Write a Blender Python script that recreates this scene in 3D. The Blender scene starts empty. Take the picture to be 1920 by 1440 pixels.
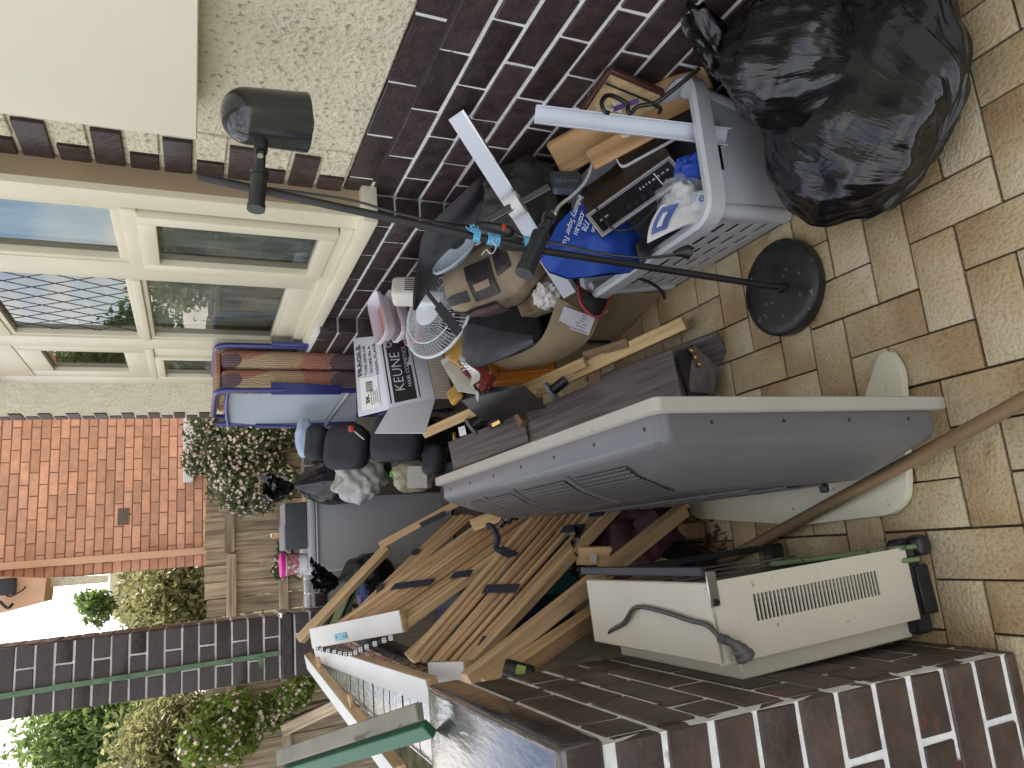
import bpy, bmesh, math, random
from mathutils import Vector, Matrix, Euler, noise
random.seed(7)
scene = bpy.context.scene
col = scene.collection
R_ = math.radians

# ------------------------------------------------------------------ camera
# porch axis = +Y, house wall on the +X side, Z up; the phone was held sideways,
# so the camera carries a quarter-turn roll.
CAM = Vector((0, 0, 1.44)); FPX = 1350.3
PITCH, YAW, ROLL = R_(23.853), R_(13.354), R_(0.458)
FWD = Vector((math.sin(YAW)*math.cos(PITCH), math.cos(YAW)*math.cos(PITCH), -math.sin(PITCH)))
_r = Vector((math.cos(YAW), -math.sin(YAW), 0)); _u = _r.cross(FWD)
RGT = math.cos(ROLL)*_r + math.sin(ROLL)*_u
UPV = -math.sin(ROLL)*_r + math.cos(ROLL)*_u
cd = bpy.data.cameras.new('camera'); cam = bpy.data.objects.new('camera', cd); col.objects.link(cam)
cd.sensor_width = 36; cd.lens = 36*FPX/1920; cd.clip_start = 0.02; cd.clip_end = 500
cx_, cy_, cz_ = -UPV, RGT, -FWD
cam.matrix_world = Matrix(((cx_.x, cy_.x, cz_.x, CAM.x), (cx_.y, cy_.y, cz_.y, CAM.y), (cx_.z, cy_.z, cz_.z, CAM.z), (0, 0, 0, 1)))
scene.camera = cam

# ------------------------------------------------------------------ daylight
SUN_EL, SUN_AZ = R_(50), R_(46)          # azimuth from +Y towards +X
world = bpy.data.worlds.new('World'); scene.world = world; world.use_nodes = True
wn, wl = world.node_tree.nodes, world.node_tree.links
wn.clear()
wo = wn.new('ShaderNodeOutputWorld'); bg = wn.new('ShaderNodeBackground'); bg.inputs[1].default_value = 0.13
sky = wn.new('ShaderNodeTexSky'); sky.sky_type = 'NISHITA'; sky.sun_disc = False
sky.sun_elevation = SUN_EL; sky.sun_rotation = SUN_AZ; sky.air_density = 1.0; sky.dust_density = 0.7
tc = wn.new('ShaderNodeTexCoord'); mp = wn.new('ShaderNodeMapping'); mp.inputs['Scale'].default_value = (2.0, 2.0, 4.2)
nz = wn.new('ShaderNodeTexNoise'); nz.inputs['Scale'].default_value = 1.9; nz.inputs['Detail'].default_value = 8; nz.inputs['Roughness'].default_value = 0.58
cr = wn.new('ShaderNodeValToRGB'); cr.color_ramp.elements[0].position = 0.40; cr.color_ramp.elements[1].position = 0.60
mx = wn.new('ShaderNodeMix'); mx.data_type = 'RGBA'
mx.inputs[7].default_value = (7.3, 6.85, 6.25, 1)
wl.new(tc.outputs['Generated'], mp.inputs[0]); wl.new(mp.outputs[0], nz.inputs['Vector']); wl.new(nz.outputs['Fac'], cr.inputs[0])
wl.new(cr.outputs[0], mx.inputs[0]); wl.new(sky.outputs[0], mx.inputs[6]); wl.new(mx.outputs[2], bg.inputs[0]); wl.new(bg.outputs[0], wo.inputs[0])
sd = bpy.data.lights.new('sun', 'SUN'); sd.energy = 4.4; sd.angle = R_(0.53); sd.color = (1.0, 0.93, 0.82)
sun = bpy.data.objects.new('sun', sd); col.objects.link(sun)
_s = Vector((math.sin(SUN_AZ)*math.cos(SUN_EL), math.cos(SUN_AZ)*math.cos(SUN_EL), math.sin(SUN_EL)))
sun.rotation_euler = (-_s).to_track_quat('-Z', 'Y').to_euler(); sun.location = (9, 9, 14)
vs = scene.view_settings
vs.view_transform = 'Standard'; vs.look = 'None'; vs.gamma = 1.0; vs.exposure = 1.42; vs.use_curve_mapping = False

# ------------------------------------------------------------------ where a picture point lies on a plane of the place
def P(px, py, x=None, y=None, z=None):
    d = FWD*FPX + RGT*((1440-py)-720) - UPV*(px-960)
    if x is not None: t = (x-CAM.x)/d.x
    elif y is not None: t = (y-CAM.y)/d.y
    else: t = (z-CAM.z)/d.z
    return CAM + d*t

# ------------------------------------------------------------------ materials
MATS = {}
def nodes_of(name):
    m = bpy.data.materials.new(name); m.use_nodes = True
    nt = m.node_tree; return m, nt.nodes, nt.links, nt.nodes['Principled BSDF']
def lin(c):
    return tuple(((v/12.92) if v <= 0.04045 else ((v+0.055)/1.055)**2.4) for v in c)
def mat(name, c, rough=0.6, metal=0.0, var=0.15, scale=8.0, stretch=(1, 1, 1), bump=0.0, bscale=60.0, objvar=0.0,
        spec=0.5, c2=None, detail=5, bdist=0.002, coat=0.0, spots=None, spotscale=60, spotthr=0.68, trans=0.0, sss=0.0, alpha=1.0, rvar=0.0, bstretch=None):
    """procedural paint, plastic, timber ...; c and c2 are linear base colours"""
    if name in MATS: return MATS[name]
    m, n, l, b = nodes_of(name)
    b.inputs['Roughness'].default_value = rough; b.inputs['Metallic'].default_value = metal
    b.inputs['Specular IOR Level'].default_value = spec
    if coat: b.inputs['Coat Weight'].default_value = coat; b.inputs['Coat Roughness'].default_value = 0.15
    if trans: b.inputs['Transmission Weight'].default_value = trans
    if alpha < 1: b.inputs['Alpha'].default_value = alpha
    tcn = n.new('ShaderNodeTexCoord'); mpn = n.new('ShaderNodeMapping'); mpn.inputs['Scale'].default_value = stretch
    l.new(tcn.outputs['Object'], mpn.inputs[0])
    oi = n.new('ShaderNodeObjectInfo')
    off = n.new('ShaderNodeVectorMath'); off.operation = 'MULTIPLY_ADD'
    off.inputs[1].default_value = (0, 0, 0); cmb = n.new('ShaderNodeCombineXYZ')
    mu = n.new('ShaderNodeMath'); mu.operation = 'MULTIPLY'; mu.inputs[1].default_value = 37.0
    l.new(oi.outputs['Random'], mu.inputs[0])
    for i in range(3): l.new(mu.outputs[0], cmb.inputs[i])
    ad = n.new('ShaderNodeVectorMath'); ad.operation = 'ADD'
    l.new(mpn.outputs[0], ad.inputs[0]); l.new(cmb.outputs[0], ad.inputs[1])
    nt = n.new('ShaderNodeTexNoise'); nt.inputs['Scale'].default_value = scale; nt.inputs['Detail'].default_value = detail
    l.new(ad.outputs[0], nt.inputs['Vector'])
    a = tuple(v*(1-var) for v in c); d = tuple(min(1, v*(1+var)) for v in (c2 or c))
    rp = n.new('ShaderNodeValToRGB'); rp.color_ramp.elements[0].position = 0.3; rp.color_ramp.elements[1].position = 0.72
    rp.color_ramp.elements[0].color = (*a, 1); rp.color_ramp.elements[1].color = (*d, 1)
    l.new(nt.outputs['Fac'], rp.inputs[0]); out = rp.outputs[0]
    if objvar:
        hs = n.new('ShaderNodeHueSaturation'); mr = n.new('ShaderNodeMapRange')
        mr.inputs[3].default_value = 1-objvar; mr.inputs[4].default_value = 1+objvar
        l.new(oi.outputs['Random'], mr.inputs[0]); l.new(mr.outputs[0], hs.inputs['Value']); l.new(out, hs.inputs['Color']); out = hs.outputs[0]
    if spots:
        sn = n.new('ShaderNodeTexNoise'); sn.inputs['Scale'].default_value = spotscale; sn.inputs['Detail'].default_value = 3
        l.new(ad.outputs[0], sn.inputs['Vector'])
        sr = n.new('ShaderNodeValToRGB'); sr.color_ramp.elements[0].position = spotthr; sr.color_ramp.elements[1].position = spotthr+0.05
        l.new(sn.outputs['Fac'], sr.inputs[0])
        mm = n.new('ShaderNodeMix'); mm.data_type = 'RGBA'; mm.inputs[7].default_value = (*spots, 1)
        l.new(sr.outputs[0], mm.inputs[0]); l.new(out, mm.inputs[6]); out = mm.outputs[2]
    l.new(out, b.inputs['Base Color'])
    if rvar:
        rr = n.new('ShaderNodeMapRange'); rr.inputs[3].default_value = max(0.02, rough-rvar); rr.inputs[4].default_value = min(1, rough+rvar)
        l.new(nt.outputs['Fac'], rr.inputs[0]); l.new(rr.outputs[0], b.inputs['Roughness'])
    if bump:
        bn = n.new('ShaderNodeTexNoise'); bn.inputs['Scale'].default_value = bscale; bn.inputs['Detail'].default_value = 4
        if bstretch:
            mp2 = n.new('ShaderNodeMapping'); mp2.inputs['Scale'].default_value = bstretch
            l.new(ad.outputs[0], mp2.inputs[0]); l.new(mp2.outputs[0], bn.inputs['Vector'])
        else: l.new(ad.outputs[0], bn.inputs['Vector'])
        bp = n.new('ShaderNodeBump'); bp.inputs['Strength'].default_value = bump; bp.inputs['Distance'].default_value = bdist
        l.new(bn.outputs['Fac'], bp.inputs['Height']); l.new(bp.outputs[0], b.inputs['Normal'])
    MATS[name] = m
    return m
def wood(name, c, c2=None, rough=0.55, objvar=0.12, grain=9.0, var=0.2, spec=0.35):
    """timber whose grain runs along the local X axis of the piece"""
    return mat(name, c, rough, var=var, scale=grain, stretch=(0.35, 5, 5), bump=0.25, bscale=grain*3, objvar=objvar, c2=c2, detail=7, bdist=0.001, spec=spec)

# ------------------------------------------------------------------ shapes: every one returns (verts, faces)
def g_box(sx, sy, sz, bev=0.0, seg=1, c=(0, 0, 0)):
    bm = bmesh.new(); bmesh.ops.create_cube(bm, size=1)
    for v in bm.verts: v.co = Vector((v.co.x*sx, v.co.y*sy, v.co.z*sz))
    if bev: bmesh.ops.bevel(bm, geom=list(bm.edges), offset=min(bev, 0.45*min(sx, sy, sz)), segments=seg, profile=0.6, affect='EDGES')
    bm.verts.index_update()
    vs_ = [v.co + Vector(c) for v in bm.verts]; fs = [[v.index for v in f.verts] for f in bm.faces]; bm.free(); return vs_, fs
def g_join(*parts):
    V, F = [], []
    for v, f in parts:
        o = len(V); V += list(v); F += [[i+o for i in q] for q in f]
    return V, F
def g_xf(g, M):
    return [M @ Vector(v) for v in g[0]], g[1]
def g_lathe(prof, n=24, cap=True):
    V, F = [], []
    for r, z in prof:
        for i in range(n):
            a = 2*math.pi*i/n; V.append(Vector((r*math.cos(a), r*math.sin(a), z)))
    for k in range(len(prof)-1):
        for i in range(n):
            j = (i+1) % n; F.append([k*n+i, k*n+j, (k+1)*n+j, (k+1)*n+i])
    if cap:
        F.append([i for i in range(n)][::-1]); F.append([(len(prof)-1)*n+i for i in range(n)])
    return V, F
def g_tube(path, r, n=8, cap=True, closed=False):
    path = [Vector(p) for p in path]; V, F = [], []; m = len(path); nrm = None
    for k, p in enumerate(path):
        if closed: t = path[(k+1) % m]-path[k-1]
        else: t = path[min(k+1, m-1)]-path[max(k-1, 0)]
        t.normalize()
        if nrm is None:
            nrm = t.orthogonal().normalized()
        else:
            nrm = (nrm - t*nrm.dot(t))
            nrm = nrm.normalized() if nrm.length > 1e-6 else t.orthogonal().normalized()
        b = t.cross(nrm); rr = r[k] if isinstance(r, (list, tuple)) else r
        for i in range(n):
            a = 2*math.pi*i/n; V.append(p + nrm*(rr*math.cos(a)) + b*(rr*math.sin(a)))
    for k in range(m if closed else m-1):
        q = (k+1) % m
        for i in range(n):
            j = (i+1) % n; F.append([k*n+i, k*n+j, q*n+j, q*n+i])
    if cap and not closed:
        F.append(list(range(n))[::-1]); F.append([(m-1)*n+i for i in range(n)])
    return V, F
def smooth_path(pts, k=6):
    pts = [Vector(p) for p in pts]; out = []
    for i in range(len(pts)-1):
        p0 = pts[max(i-1, 0)]; p1 = pts[i]; p2 = pts[i+1]; p3 = pts[min(i+2, len(pts)-1)]
        for s in range(k):
            t = s/k
            out.append(0.5*((2*p1)+(p2-p0)*t+(2*p0-5*p1+4*p2-p3)*t*t+(3*p1-p0-3*p2+p3)*t**3))
    out.append(pts[-1]); return out
def g_prism(poly, h, z0=0.0):
    n = len(poly); V = [Vector((p[0], p[1], z0)) for p in poly] + [Vector((p[0], p[1], z0+h)) for p in poly]
    F = [list(range(n))[::-1], [n+i for i in range(n)]] + [[i, (i+1) % n, n+(i+1) % n, n+i] for i in range(n)]
    return V, F
def g_grid(nx, ny, f, closeu=False):
    V = [Vector(f(i/(nx if closeu else nx-1), j/(ny-1))) for j in range(ny) for i in range(nx)]; F = []
    for j in range(ny-1):
        for i in range(nx if closeu else nx-1):
            k = (i+1) % nx; F.append([j*nx+i, j*nx+k, (j+1)*nx+k, (j+1)*nx+i])
    return V, F
def g_sheet(nx, ny, f, t=0.003):
    """a sheet with a thickness, f(u,v) -> point"""
    a = g_grid(nx, ny, f); V = list(a[0]); F = list(a[1]); n = len(V)
    me = [Vector() for _ in range(n)]
    for q in F:
        nn = (V[q[1]]-V[q[0]]).cross(V[q[3]]-V[q[0]])
        for i in q: me[i] += nn
    W = [V[i]-me[i].normalized()*t if me[i].length > 0 else V[i] for i in range(n)]
    F2 = [[i+n for i in q][::-1] for q in F]
    ring = [i for i in range(nx)] + [j*nx+nx-1 for j in range(1, ny)] + [(ny-1)*nx+i for i in range(nx-2, -1, -1)] + [j*nx for j in range(ny-2, 0, -1)]
    F3 = [[ring[k], ring[k]+n, ring[(k+1) % len(ring)]+n, ring[(k+1) % len(ring)]] for k in range(len(ring))]
    return V+W, F+F2+F3
def rounded(pts, r, k=5):
    out = []; n = len(pts)
    for i in range(n):
        p = Vector((*pts[i], 0)); a = Vector((*pts[i-1], 0)); b = Vector((*pts[(i+1) % n], 0))
        rr = min(r, (a-p).length*0.45, (b-p).length*0.45)
        s = p+(a-p).normalized()*rr; e = p+(b-p).normalized()*rr
        for t in range(k+1):
            u = t/k; q = s*(1-u)**2+p*2*u*(1-u)+e*u*u; out.append((q.x, q.y))
    return out

# ------------------------------------------------------------------ objects
def tag(o, label=None, cat=None, group=None, kind=None):
    if label: o['label'] = label
    if cat: o['category'] = cat
    if group: o['group'] = group
    if kind: o['kind'] = kind
    return o
def mesh_of(name, g, m, smooth=40):
    me = bpy.data.meshes.new(name); me.from_pydata([tuple(v) for v in g[0]], [], g[1]); me.update()
    if m is not None: me.materials.append(m)
    if smooth:
        me.polygons.foreach_set('use_smooth', [True]*len(me.polygons)); me.set_sharp_from_angle(angle=R_(smooth))
    return me
def wm(o):
    return (wm(o.parent) @ o.matrix_basis) if o.parent else o.matrix_basis.copy()
def put(name, me, parent=None, M=None):
    o = bpy.data.objects.new(name, me); col.objects.link(o)
    M = M or Matrix()
    if parent: o.parent = parent; o.matrix_basis = wm(parent).inverted() @ M
    else: o.matrix_basis = M
    return o
def root(name, label, cat, loc, group=None):
    o = put(name, None, None, Matrix.Translation(Vector(loc))); o.empty_display_size = 0.05
    return tag(o, label, cat, group)
def emit(name, g, m, parent=None, M=None, smooth=40, fix=True):
    """world-space (or M-space) shape -> one mesh object, its origin moved to its own base"""
    V, F = g
    if M is None and fix:
        xs = [v[0] for v in V]; ys = [v[1] for v in V]; zs = [v[2] for v in V]
        c = Vector(((min(xs)+max(xs))/2, (min(ys)+max(ys))/2, min(zs)))
        V = [Vector(v)-c for v in V]; M = Matrix.Translation(c)
    return put(name, mesh_of(name, (V, F), m, smooth), parent, M)
def frame(A, B, up=(0, 0, 1)):
    """local X from A to B, local Z near up, origin in the middle"""
    A, B = Vector(A), Vector(B); x = (B-A).normalized(); u = Vector(up); y = u.cross(x)
    if y.length < 1e-5: y = Vector((0, 1, 0)).cross(x)
    y.normalize(); z = x.cross(y); c = (A+B)/2
    return Matrix(((x.x, y.x, z.x, c.x), (x.y, y.y, z.y, c.y), (x.z, y.z, z.z, c.z), (0, 0, 0, 1)))
def axes(o, x, y, z):
    x, y, z = Vector(x), Vector(y), Vector(z)
    return Matrix(((x.x, y.x, z.x, o[0]), (x.y, y.y, z.y, o[1]), (x.z, y.z, z.z, o[2]), (0, 0, 0, 1)))
def bar(name, A, B, w, t, m, parent=None, up=(0, 0, 1), bev=0.002):
    L = (Vector(B)-Vector(A)).length
    return put(name, mesh_of(name, g_box(L, w, t, bev), m), parent, frame(A, B, up))
def rod(name, A, B, r, m, parent=None, n=12):
    L = (Vector(B)-Vector(A)).length
    g = g_tube([(-L/2, 0, 0), (L/2, 0, 0)], r, n)
    return put(name, mesh_of(name, g, m), parent, frame(A, B))
def tube(name, pts, r, m, parent=None, n=8, k=6):
    return emit(name, g_tube(smooth_path(pts, k) if k else pts, r, n), m, parent)
def text(name, s, size, M, m, parent, align='CENTER', bold=0.0, sx=1.0):
    cu = bpy.data.curves.new(name, 'FONT'); cu.body = s; cu.size = size; cu.align_x = align; cu.align_y = 'CENTER'
    cu.extrude = 0.0003; cu.offset = bold; cu.resolution_u = 3
    t = bpy.data.objects.new(name, cu); col.objects.link(t)
    me = bpy.data.meshes.new_from_object(t.evaluated_get(bpy.context.evaluated_depsgraph_get()))
    bpy.data.objects.remove(t); bpy.data.curves.remove(cu); me.name = name
    me.materials.clear(); me.materials.append(m)
    return put(name, me, parent, M @ Matrix.Diagonal((sx, 1, 1, 1)))
def rect3(c0, cx, cy):
    """frame on a rectangle: origin corner c0, towards cx = +x, towards cy = +y"""
    x = (Vector(cx)-Vector(c0)).normalized(); y = Vector(cy)-Vector(c0); y = (y-x*y.dot(x)).normalized()
    return axes(c0, x, y, x.cross(y))

# ================================================================== materials of the setting
M_tile = None
def make_tile():
    m, n, l, b = nodes_of('tile_glaze')
    t = n.new('ShaderNodeTexCoord'); oi = n.new('ShaderNodeObjectInfo')
    mu = n.new('ShaderNodeMath'); mu.operation = 'MULTIPLY'; mu.inputs[1].default_value = 53; l.new(oi.outputs['Random'], mu.inputs[0])
    cb = n.new('ShaderNodeCombineXYZ'); [l.new(mu.outputs[0], cb.inputs[i]) for i in range(3)]
    ad = n.new('ShaderNodeVectorMath'); ad.operation = 'ADD'; l.new(t.outputs['Object'], ad.inputs[0]); l.new(cb.outputs[0], ad.inputs[1])
    sx = n.new('ShaderNodeSeparateXYZ'); l.new(t.outputs['Object'], sx.inputs[0])
    n1 = n.new('ShaderNodeTexNoise'); n1.inputs['Scale'].default_value = 9; n1.inputs['Detail'].default_value = 4; l.new(ad.outputs[0], n1.inputs['Vector'])
    # kiln flash: one end of each tile fired browner
    a1 = n.new('ShaderNodeMath'); a1.operation = 'MULTIPLY_ADD'; a1.inputs[1].default_value = 3.0; a1.inputs[2].default_value = 0.0; l.new(sx.outputs[0], a1.inputs[0])
    a2 = n.new('ShaderNodeMath'); a2.operation = 'ADD'; l.new(a1.outputs[0], a2.inputs[0]); l.new(n1.outputs['Fac'], a2.inputs[1])
    a3 = n.new('ShaderNodeMapRange'); a3.inputs[1].default_value = 0; a3.inputs[2].default_value = 1; a3.inputs[3].default_value = -0.12; a3.inputs[4].default_value = 0.12; l.new(oi.outputs['Random'], a3.inputs[0])
    a4 = n.new('ShaderNodeMath'); a4.operation = 'ADD'; l.new(a2.outputs[0], a4.inputs[0]); l.new(a3.outputs[0], a4.inputs[1])
    r = n.new('ShaderNodeValToRGB'); e = r.color_ramp.elements
    e[0].position = 0.18; e[0].color = (0.325, 0.225, 0.115, 1); e[1].position = 0.85; e[1].color = (0.51, 0.43, 0.285, 1)
    q = r.color_ramp.elements.new(0.5); q.color = (0.425, 0.33, 0.185, 1)
    l.new(a4.outputs[0], r.inputs[0])
    # grime in the hollows of the relief
    n2 = n.new('ShaderNodeTexNoise'); n2.inputs['Scale'].default_value = 118; n2.inputs['Detail'].default_value = 3; l.new(ad.outputs[0], n2.inputs['Vector'])
    mp2 = n.new('ShaderNodeMapping'); mp2.inputs['Scale'].default_value = (1, 1.12, 1); l.new(ad.outputs[0], mp2.inputs[0]); l.new(mp2.outputs[0], n2.inputs['Vector'])
    r2 = n.new('ShaderNodeValToRGB'); r2.color_ramp.elements[0].position = 0.30; r2.color_ramp.elements[0].color = (0.78, 0.75, 0.70, 1); r2.color_ramp.elements[1].position = 0.5
    l.new(n2.outputs['Fac'], r2.inputs[0])
    mm = n.new('ShaderNodeMix'); mm.data_type = 'RGBA'; mm.blend_type = 'MULTIPLY'; mm.inputs[0].default_value = 1
    l.new(r.outputs[0], mm.inputs[6]); l.new(r2.outputs[0], mm.inputs[7])
    n3 = n.new('ShaderNodeTexNoise'); n3.inputs['Scale'].default_value = 14; n3.inputs['Detail'].default_value = 6; l.new(ad.outputs[0], n3.inputs['Vector'])
    r3 = n.new('ShaderNodeValToRGB'); r3.color_ramp.elements[0].position = 0.67; r3.color_ramp.elements[0].color = (1, 1, 1, 1); r3.color_ramp.elements[1].position = 0.8; r3.color_ramp.elements[1].color = (0.35, 0.3, 0.25, 1)
    l.new(n3.outputs['Fac'], r3.inputs[0])
    m3 = n.new('ShaderNodeMix'); m3.data_type = 'RGBA'; m3.blend_type = 'MULTIPLY'; m3.inputs[0].default_value = 1
    l.new(mm.outputs[2], m3.inputs[6]); l.new(r3.outputs[0], m3.inputs[7]); l.new(m3.outputs[2], b.inputs['Base Color'])
    bp = n.new('ShaderNodeBump'); bp.inputs['Strength'].default_value = 0.9; bp.inputs['Distance'].default_value = 0.004
    l.new(n2.outputs['Fac'], bp.inputs['Height']); l.new(bp.outputs[0], b.inputs['Normal'])
    b.inputs['Roughness'].default_value = 0.42; b.inputs['Specular IOR Level'].default_value = 0.4
    return m
M_tile = make_tile()
M_grout = mat('floor_grout', (0.075, 0.05, 0.033), 0.95, var=0.4, scale=40, bump=0.6, bscale=200)
M_brick = mat('brown_brick_paint', (0.042, 0.026, 0.026), 0.42, var=0.35, scale=26, bump=0.75, bscale=70, objvar=0.22, bdist=0.003, spec=0.5, spots=(0.12, 0.03, 0.02), spotscale=16, spotthr=0.74, rvar=0.12)
M_mortar = mat('white_mortar_paint', (0.72, 0.72, 0.72), 0.7, var=0.12, scale=30, bump=0.7, bscale=120, spots=(0.04, 0.02, 0.018), spotscale=22, spotthr=0.70)
M_mortar_brown = mat('brown_mortar_paint', (0.036, 0.022, 0.022), 0.6, var=0.3, scale=30, bump=0.7, bscale=120)
M_pierbrick = mat('worn_pier_brick_paint', (0.072, 0.050, 0.040), 0.5, var=0.4, scale=14, bump=0.8, bscale=55, objvar=0.2, bdist=0.003, spots=(0.13, 0.045, 0.028), spotscale=11, spotthr=0.70, rvar=0.1)
M_piermortar = mat('chipped_white_mortar', (0.78, 0.78, 0.76), 0.7, var=0.15, scale=30, bump=0.8, bscale=90, spots=(0.12, 0.04, 0.025), spotscale=9, spotthr=0.60)
M_cap = mat('gloss_brown_capping_paint', (0.05, 0.038, 0.036), 0.13, var=0.35, scale=10, bump=0.5, bscale=16, objvar=0.15, spec=0.9, bdist=0.005, rvar=0.08, coat=0.5, bstretch=(5, 1, 1))
M_stucco = mat('cream_roughcast', (0.62, 0.56, 0.42), 0.85, var=0.10, scale=10, bump=1.0, bscale=62, bdist=0.012, spots=(0.36, 0.31, 0.21), spotscale=62, spotthr=0.60)
M_cream = mat('cream_gloss_paint', (0.68, 0.62, 0.47), 0.38, var=0.06, scale=4, bump=0.12, bscale=30, spots=(0.40, 0.35, 0.26), spotscale=30, spotthr=0.76)
M_tan = mat('tan_timber_paint', (0.36, 0.27, 0.165), 0.5, var=0.10, scale=5, bump=0.15, bscale=30)
M_panel = mat('cream_box_paint', (0.66, 0.61, 0.48), 0.42, var=0.035, scale=2.5, bump=0.08, bscale=14, spots=(0.30, 0.27, 0.21), spotscale=13, spotthr=0.72)
M_lead = mat('window_lead', (0.05, 0.05, 0.05), 0.5)
M_concrete = mat('rendered_concrete', (0.42, 0.38, 0.30), 0.85, var=0.15, scale=8, bump=0.4, bscale=80)

# ================================================================== floor
G_F = 0.1025
floor = emit('floor', ([(-1.2, -2.0, -0.012), (1.16, -2.0, -0.012), (1.16, 5.0, -0.012), (-1.2, 5.0, -0.012)], [[0, 1, 2, 3]]), M_grout, smooth=0)
tag(floor, 'tan textured clay tile porch floor laid in herringbone', 'floor', kind='structure')
gap = 0.0045
tile_mesh = []
for k in range(3):
    g = g_box(2*G_F-gap, G_F-gap, 0.012, 0.0022, 2)
    tile_mesh.append(mesh_of('tile', g, M_tile))
def tile(i, j, horiz, flip):
    x0, y0 = 0.252+G_F*i, 0.7905+0.103*j
    if horiz: c = Vector((x0+G_F, y0+0.0515, -0.006)); a = 0
    else: c = Vector((x0+G_F/2, y0+0.103, -0.006)); a = math.pi/2
    if flip: a += math.pi
    M = Matrix.Translation(c+Vector((random.uniform(-.0008, .0008), random.uniform(-.0008, .0008), random.uniform(-.0009, .0007)))) @ Euler((random.uniform(-.004, .004), random.uniform(-.003, .003), a+random.uniform(-.004, .004))).to_matrix().to_4x4()
    put('tile', random.choice(tile_mesh), floor, M)
for i in range(-8, 9):
    for j in range(-3, 20):
        d = (i-j) % 4
        if d not in (0, 2): continue
        hz = d == 0
        if not hz: jj = j if False else j
        # horizontal tiles start at cells with d==0, upright ones at cells with d==3 (lower cell)
        x0 = 0.252+G_F*i
        if hz and -0.62 < x0 < 1.0: tile(i, j, True, random.random() < 0.5)
for i in range(-8, 9):
    for j in range(-3, 20):
        if (i-j) % 4 == 3:
            x0 = 0.252+G_F*i
            if -0.62 < x0 < 1.03: tile(i, j, False, random.random() < 0.5)

# ================================================================== house
WX = 1.14; BX = 1.06
house = root('house', 'cream roughcast house wall with dark painted brick base and timber windows', 'house', (WX+0.2, 2.5, 0))
def brick_mesh(sx, sy, sz, m, name='brick', n=4, bev=0.0022):
    out = []
    for k in range(n):
        V, F = g_box(sx, sy, sz, bev, 1)
        V = [v+Vector((random.uniform(-.0012, .0012), random.uniform(-.0014, .0014), random.uniform(-.0018, .0018))) for v in V]
        out.append(mesh_of(name, (V, F), m, 30))
    return out
BM = {}
def brick(parent, c, size, m, name='brick', jit=0.0006):
    key = (tuple(round(s, 3) for s in size), m.name)
    if key not in BM: BM[key] = brick_mesh(*size, m, name)
    M = Matrix.Translation(Vector(c)+Vector((random.uniform(-jit, jit), random.uniform(-jit, jit), random.uniform(-jit, jit))))
    if random.random() < 0.5: M = M @ Matrix.Rotation(math.pi, 4, 'Z')
    return put(name, random.choice(BM[key]), parent, M)
CH = 0.086; BL = 0.246; Z0 = 1.009-12*CH
def wall_bricks_x(parent, x, y0, y1, zlist, phase, m, depth=0.05, joint=0.0105, proud=0.002):
    """courses on a wall facing -X; every brick its own object, cut at the wall's ends"""
    for (z, ph) in zlist:
        y = y0 - ((y0-ph) % BL)
        while y < y1:
            a, b = max(y+joint/2, y0), min(y+BL-joint/2, y1)
            if b-a > 0.02: brick(parent, (x+depth/2-proud, (a+b)/2, z+CH/2), (depth, b-a, CH-joint), m)
            y += BL
# near wall base course by course
base = emit('wall_base', g_box(0.3, 3.2, 1.0, c=(WX+0.152, 0.53, 0.5)), M_mortar, house)
zl = []
for k in range(12):
    z = 1.009-CH*(k+1)
    zl.append((z, [1.302, 1.396, 1.265, 1.396][k] if k < 4 else (1.273 if k % 2 == 0 else 1.396)))
wall_bricks_x(base, WX, 0.62, 2.13, zl, 0, M_brick)
# top joint of the base is painted over brown
emit('painted_joint', g_box(0.004, 1.5, 0.0125, c=(WX+0.0012, 1.30, 0.923)), M_mortar_brown, base)
# roughcast above
def stucco_wall(name, y0, y1, z0, z1, x):
    return emit(name, g_box(0.25, y1-y0, z1-z0, 0.006, c=(x+0.125, (y0+y1)/2, (z0+z1)/2)), M_stucco, house)
st = stucco_wall('roughcast', -1.1, 2.13, 1.004, 3.0, WX+0.002)
# toothed brick edge beside the window
q = emit('quoin', g_box(0.1, 0.235, 1.99, c=(WX+0.052, 2.022, 2.005)), M_mortar, house)
for k in range(15):
    z = 1.0125+CH*k
    long_ = k % 2 == 1
    a = 1.945 if long_ else 2.045
    brick(q, (WX+0.014, (a+2.136)/2+0.002, z+CH/2), (0.05, 2.136-a, CH-0.013), M_brick)
    if not long_:
        emit('roughcast_infill', g_box(0.05, 0.135, CH-0.006, 0.004, c=(WX+0.0185, 1.9705, z+CH/2)), M_stucco, q)
# meter box
mb = root('meter_box', 'large flat cream painted metal box fixed high on roughcast wall', 'meter box', (1.09, 1.0, 1.436))
emit('box_door', g_box(0.022, 1.62, 1.3, 0.003, c=(1.055, 0.968, 2.086)), M_panel, mb)
emit('box_body', g_box(0.074, 1.59, 1.28, 0.003, c=(1.1035, 0.968, 2.083)), M_panel, mb)

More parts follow.
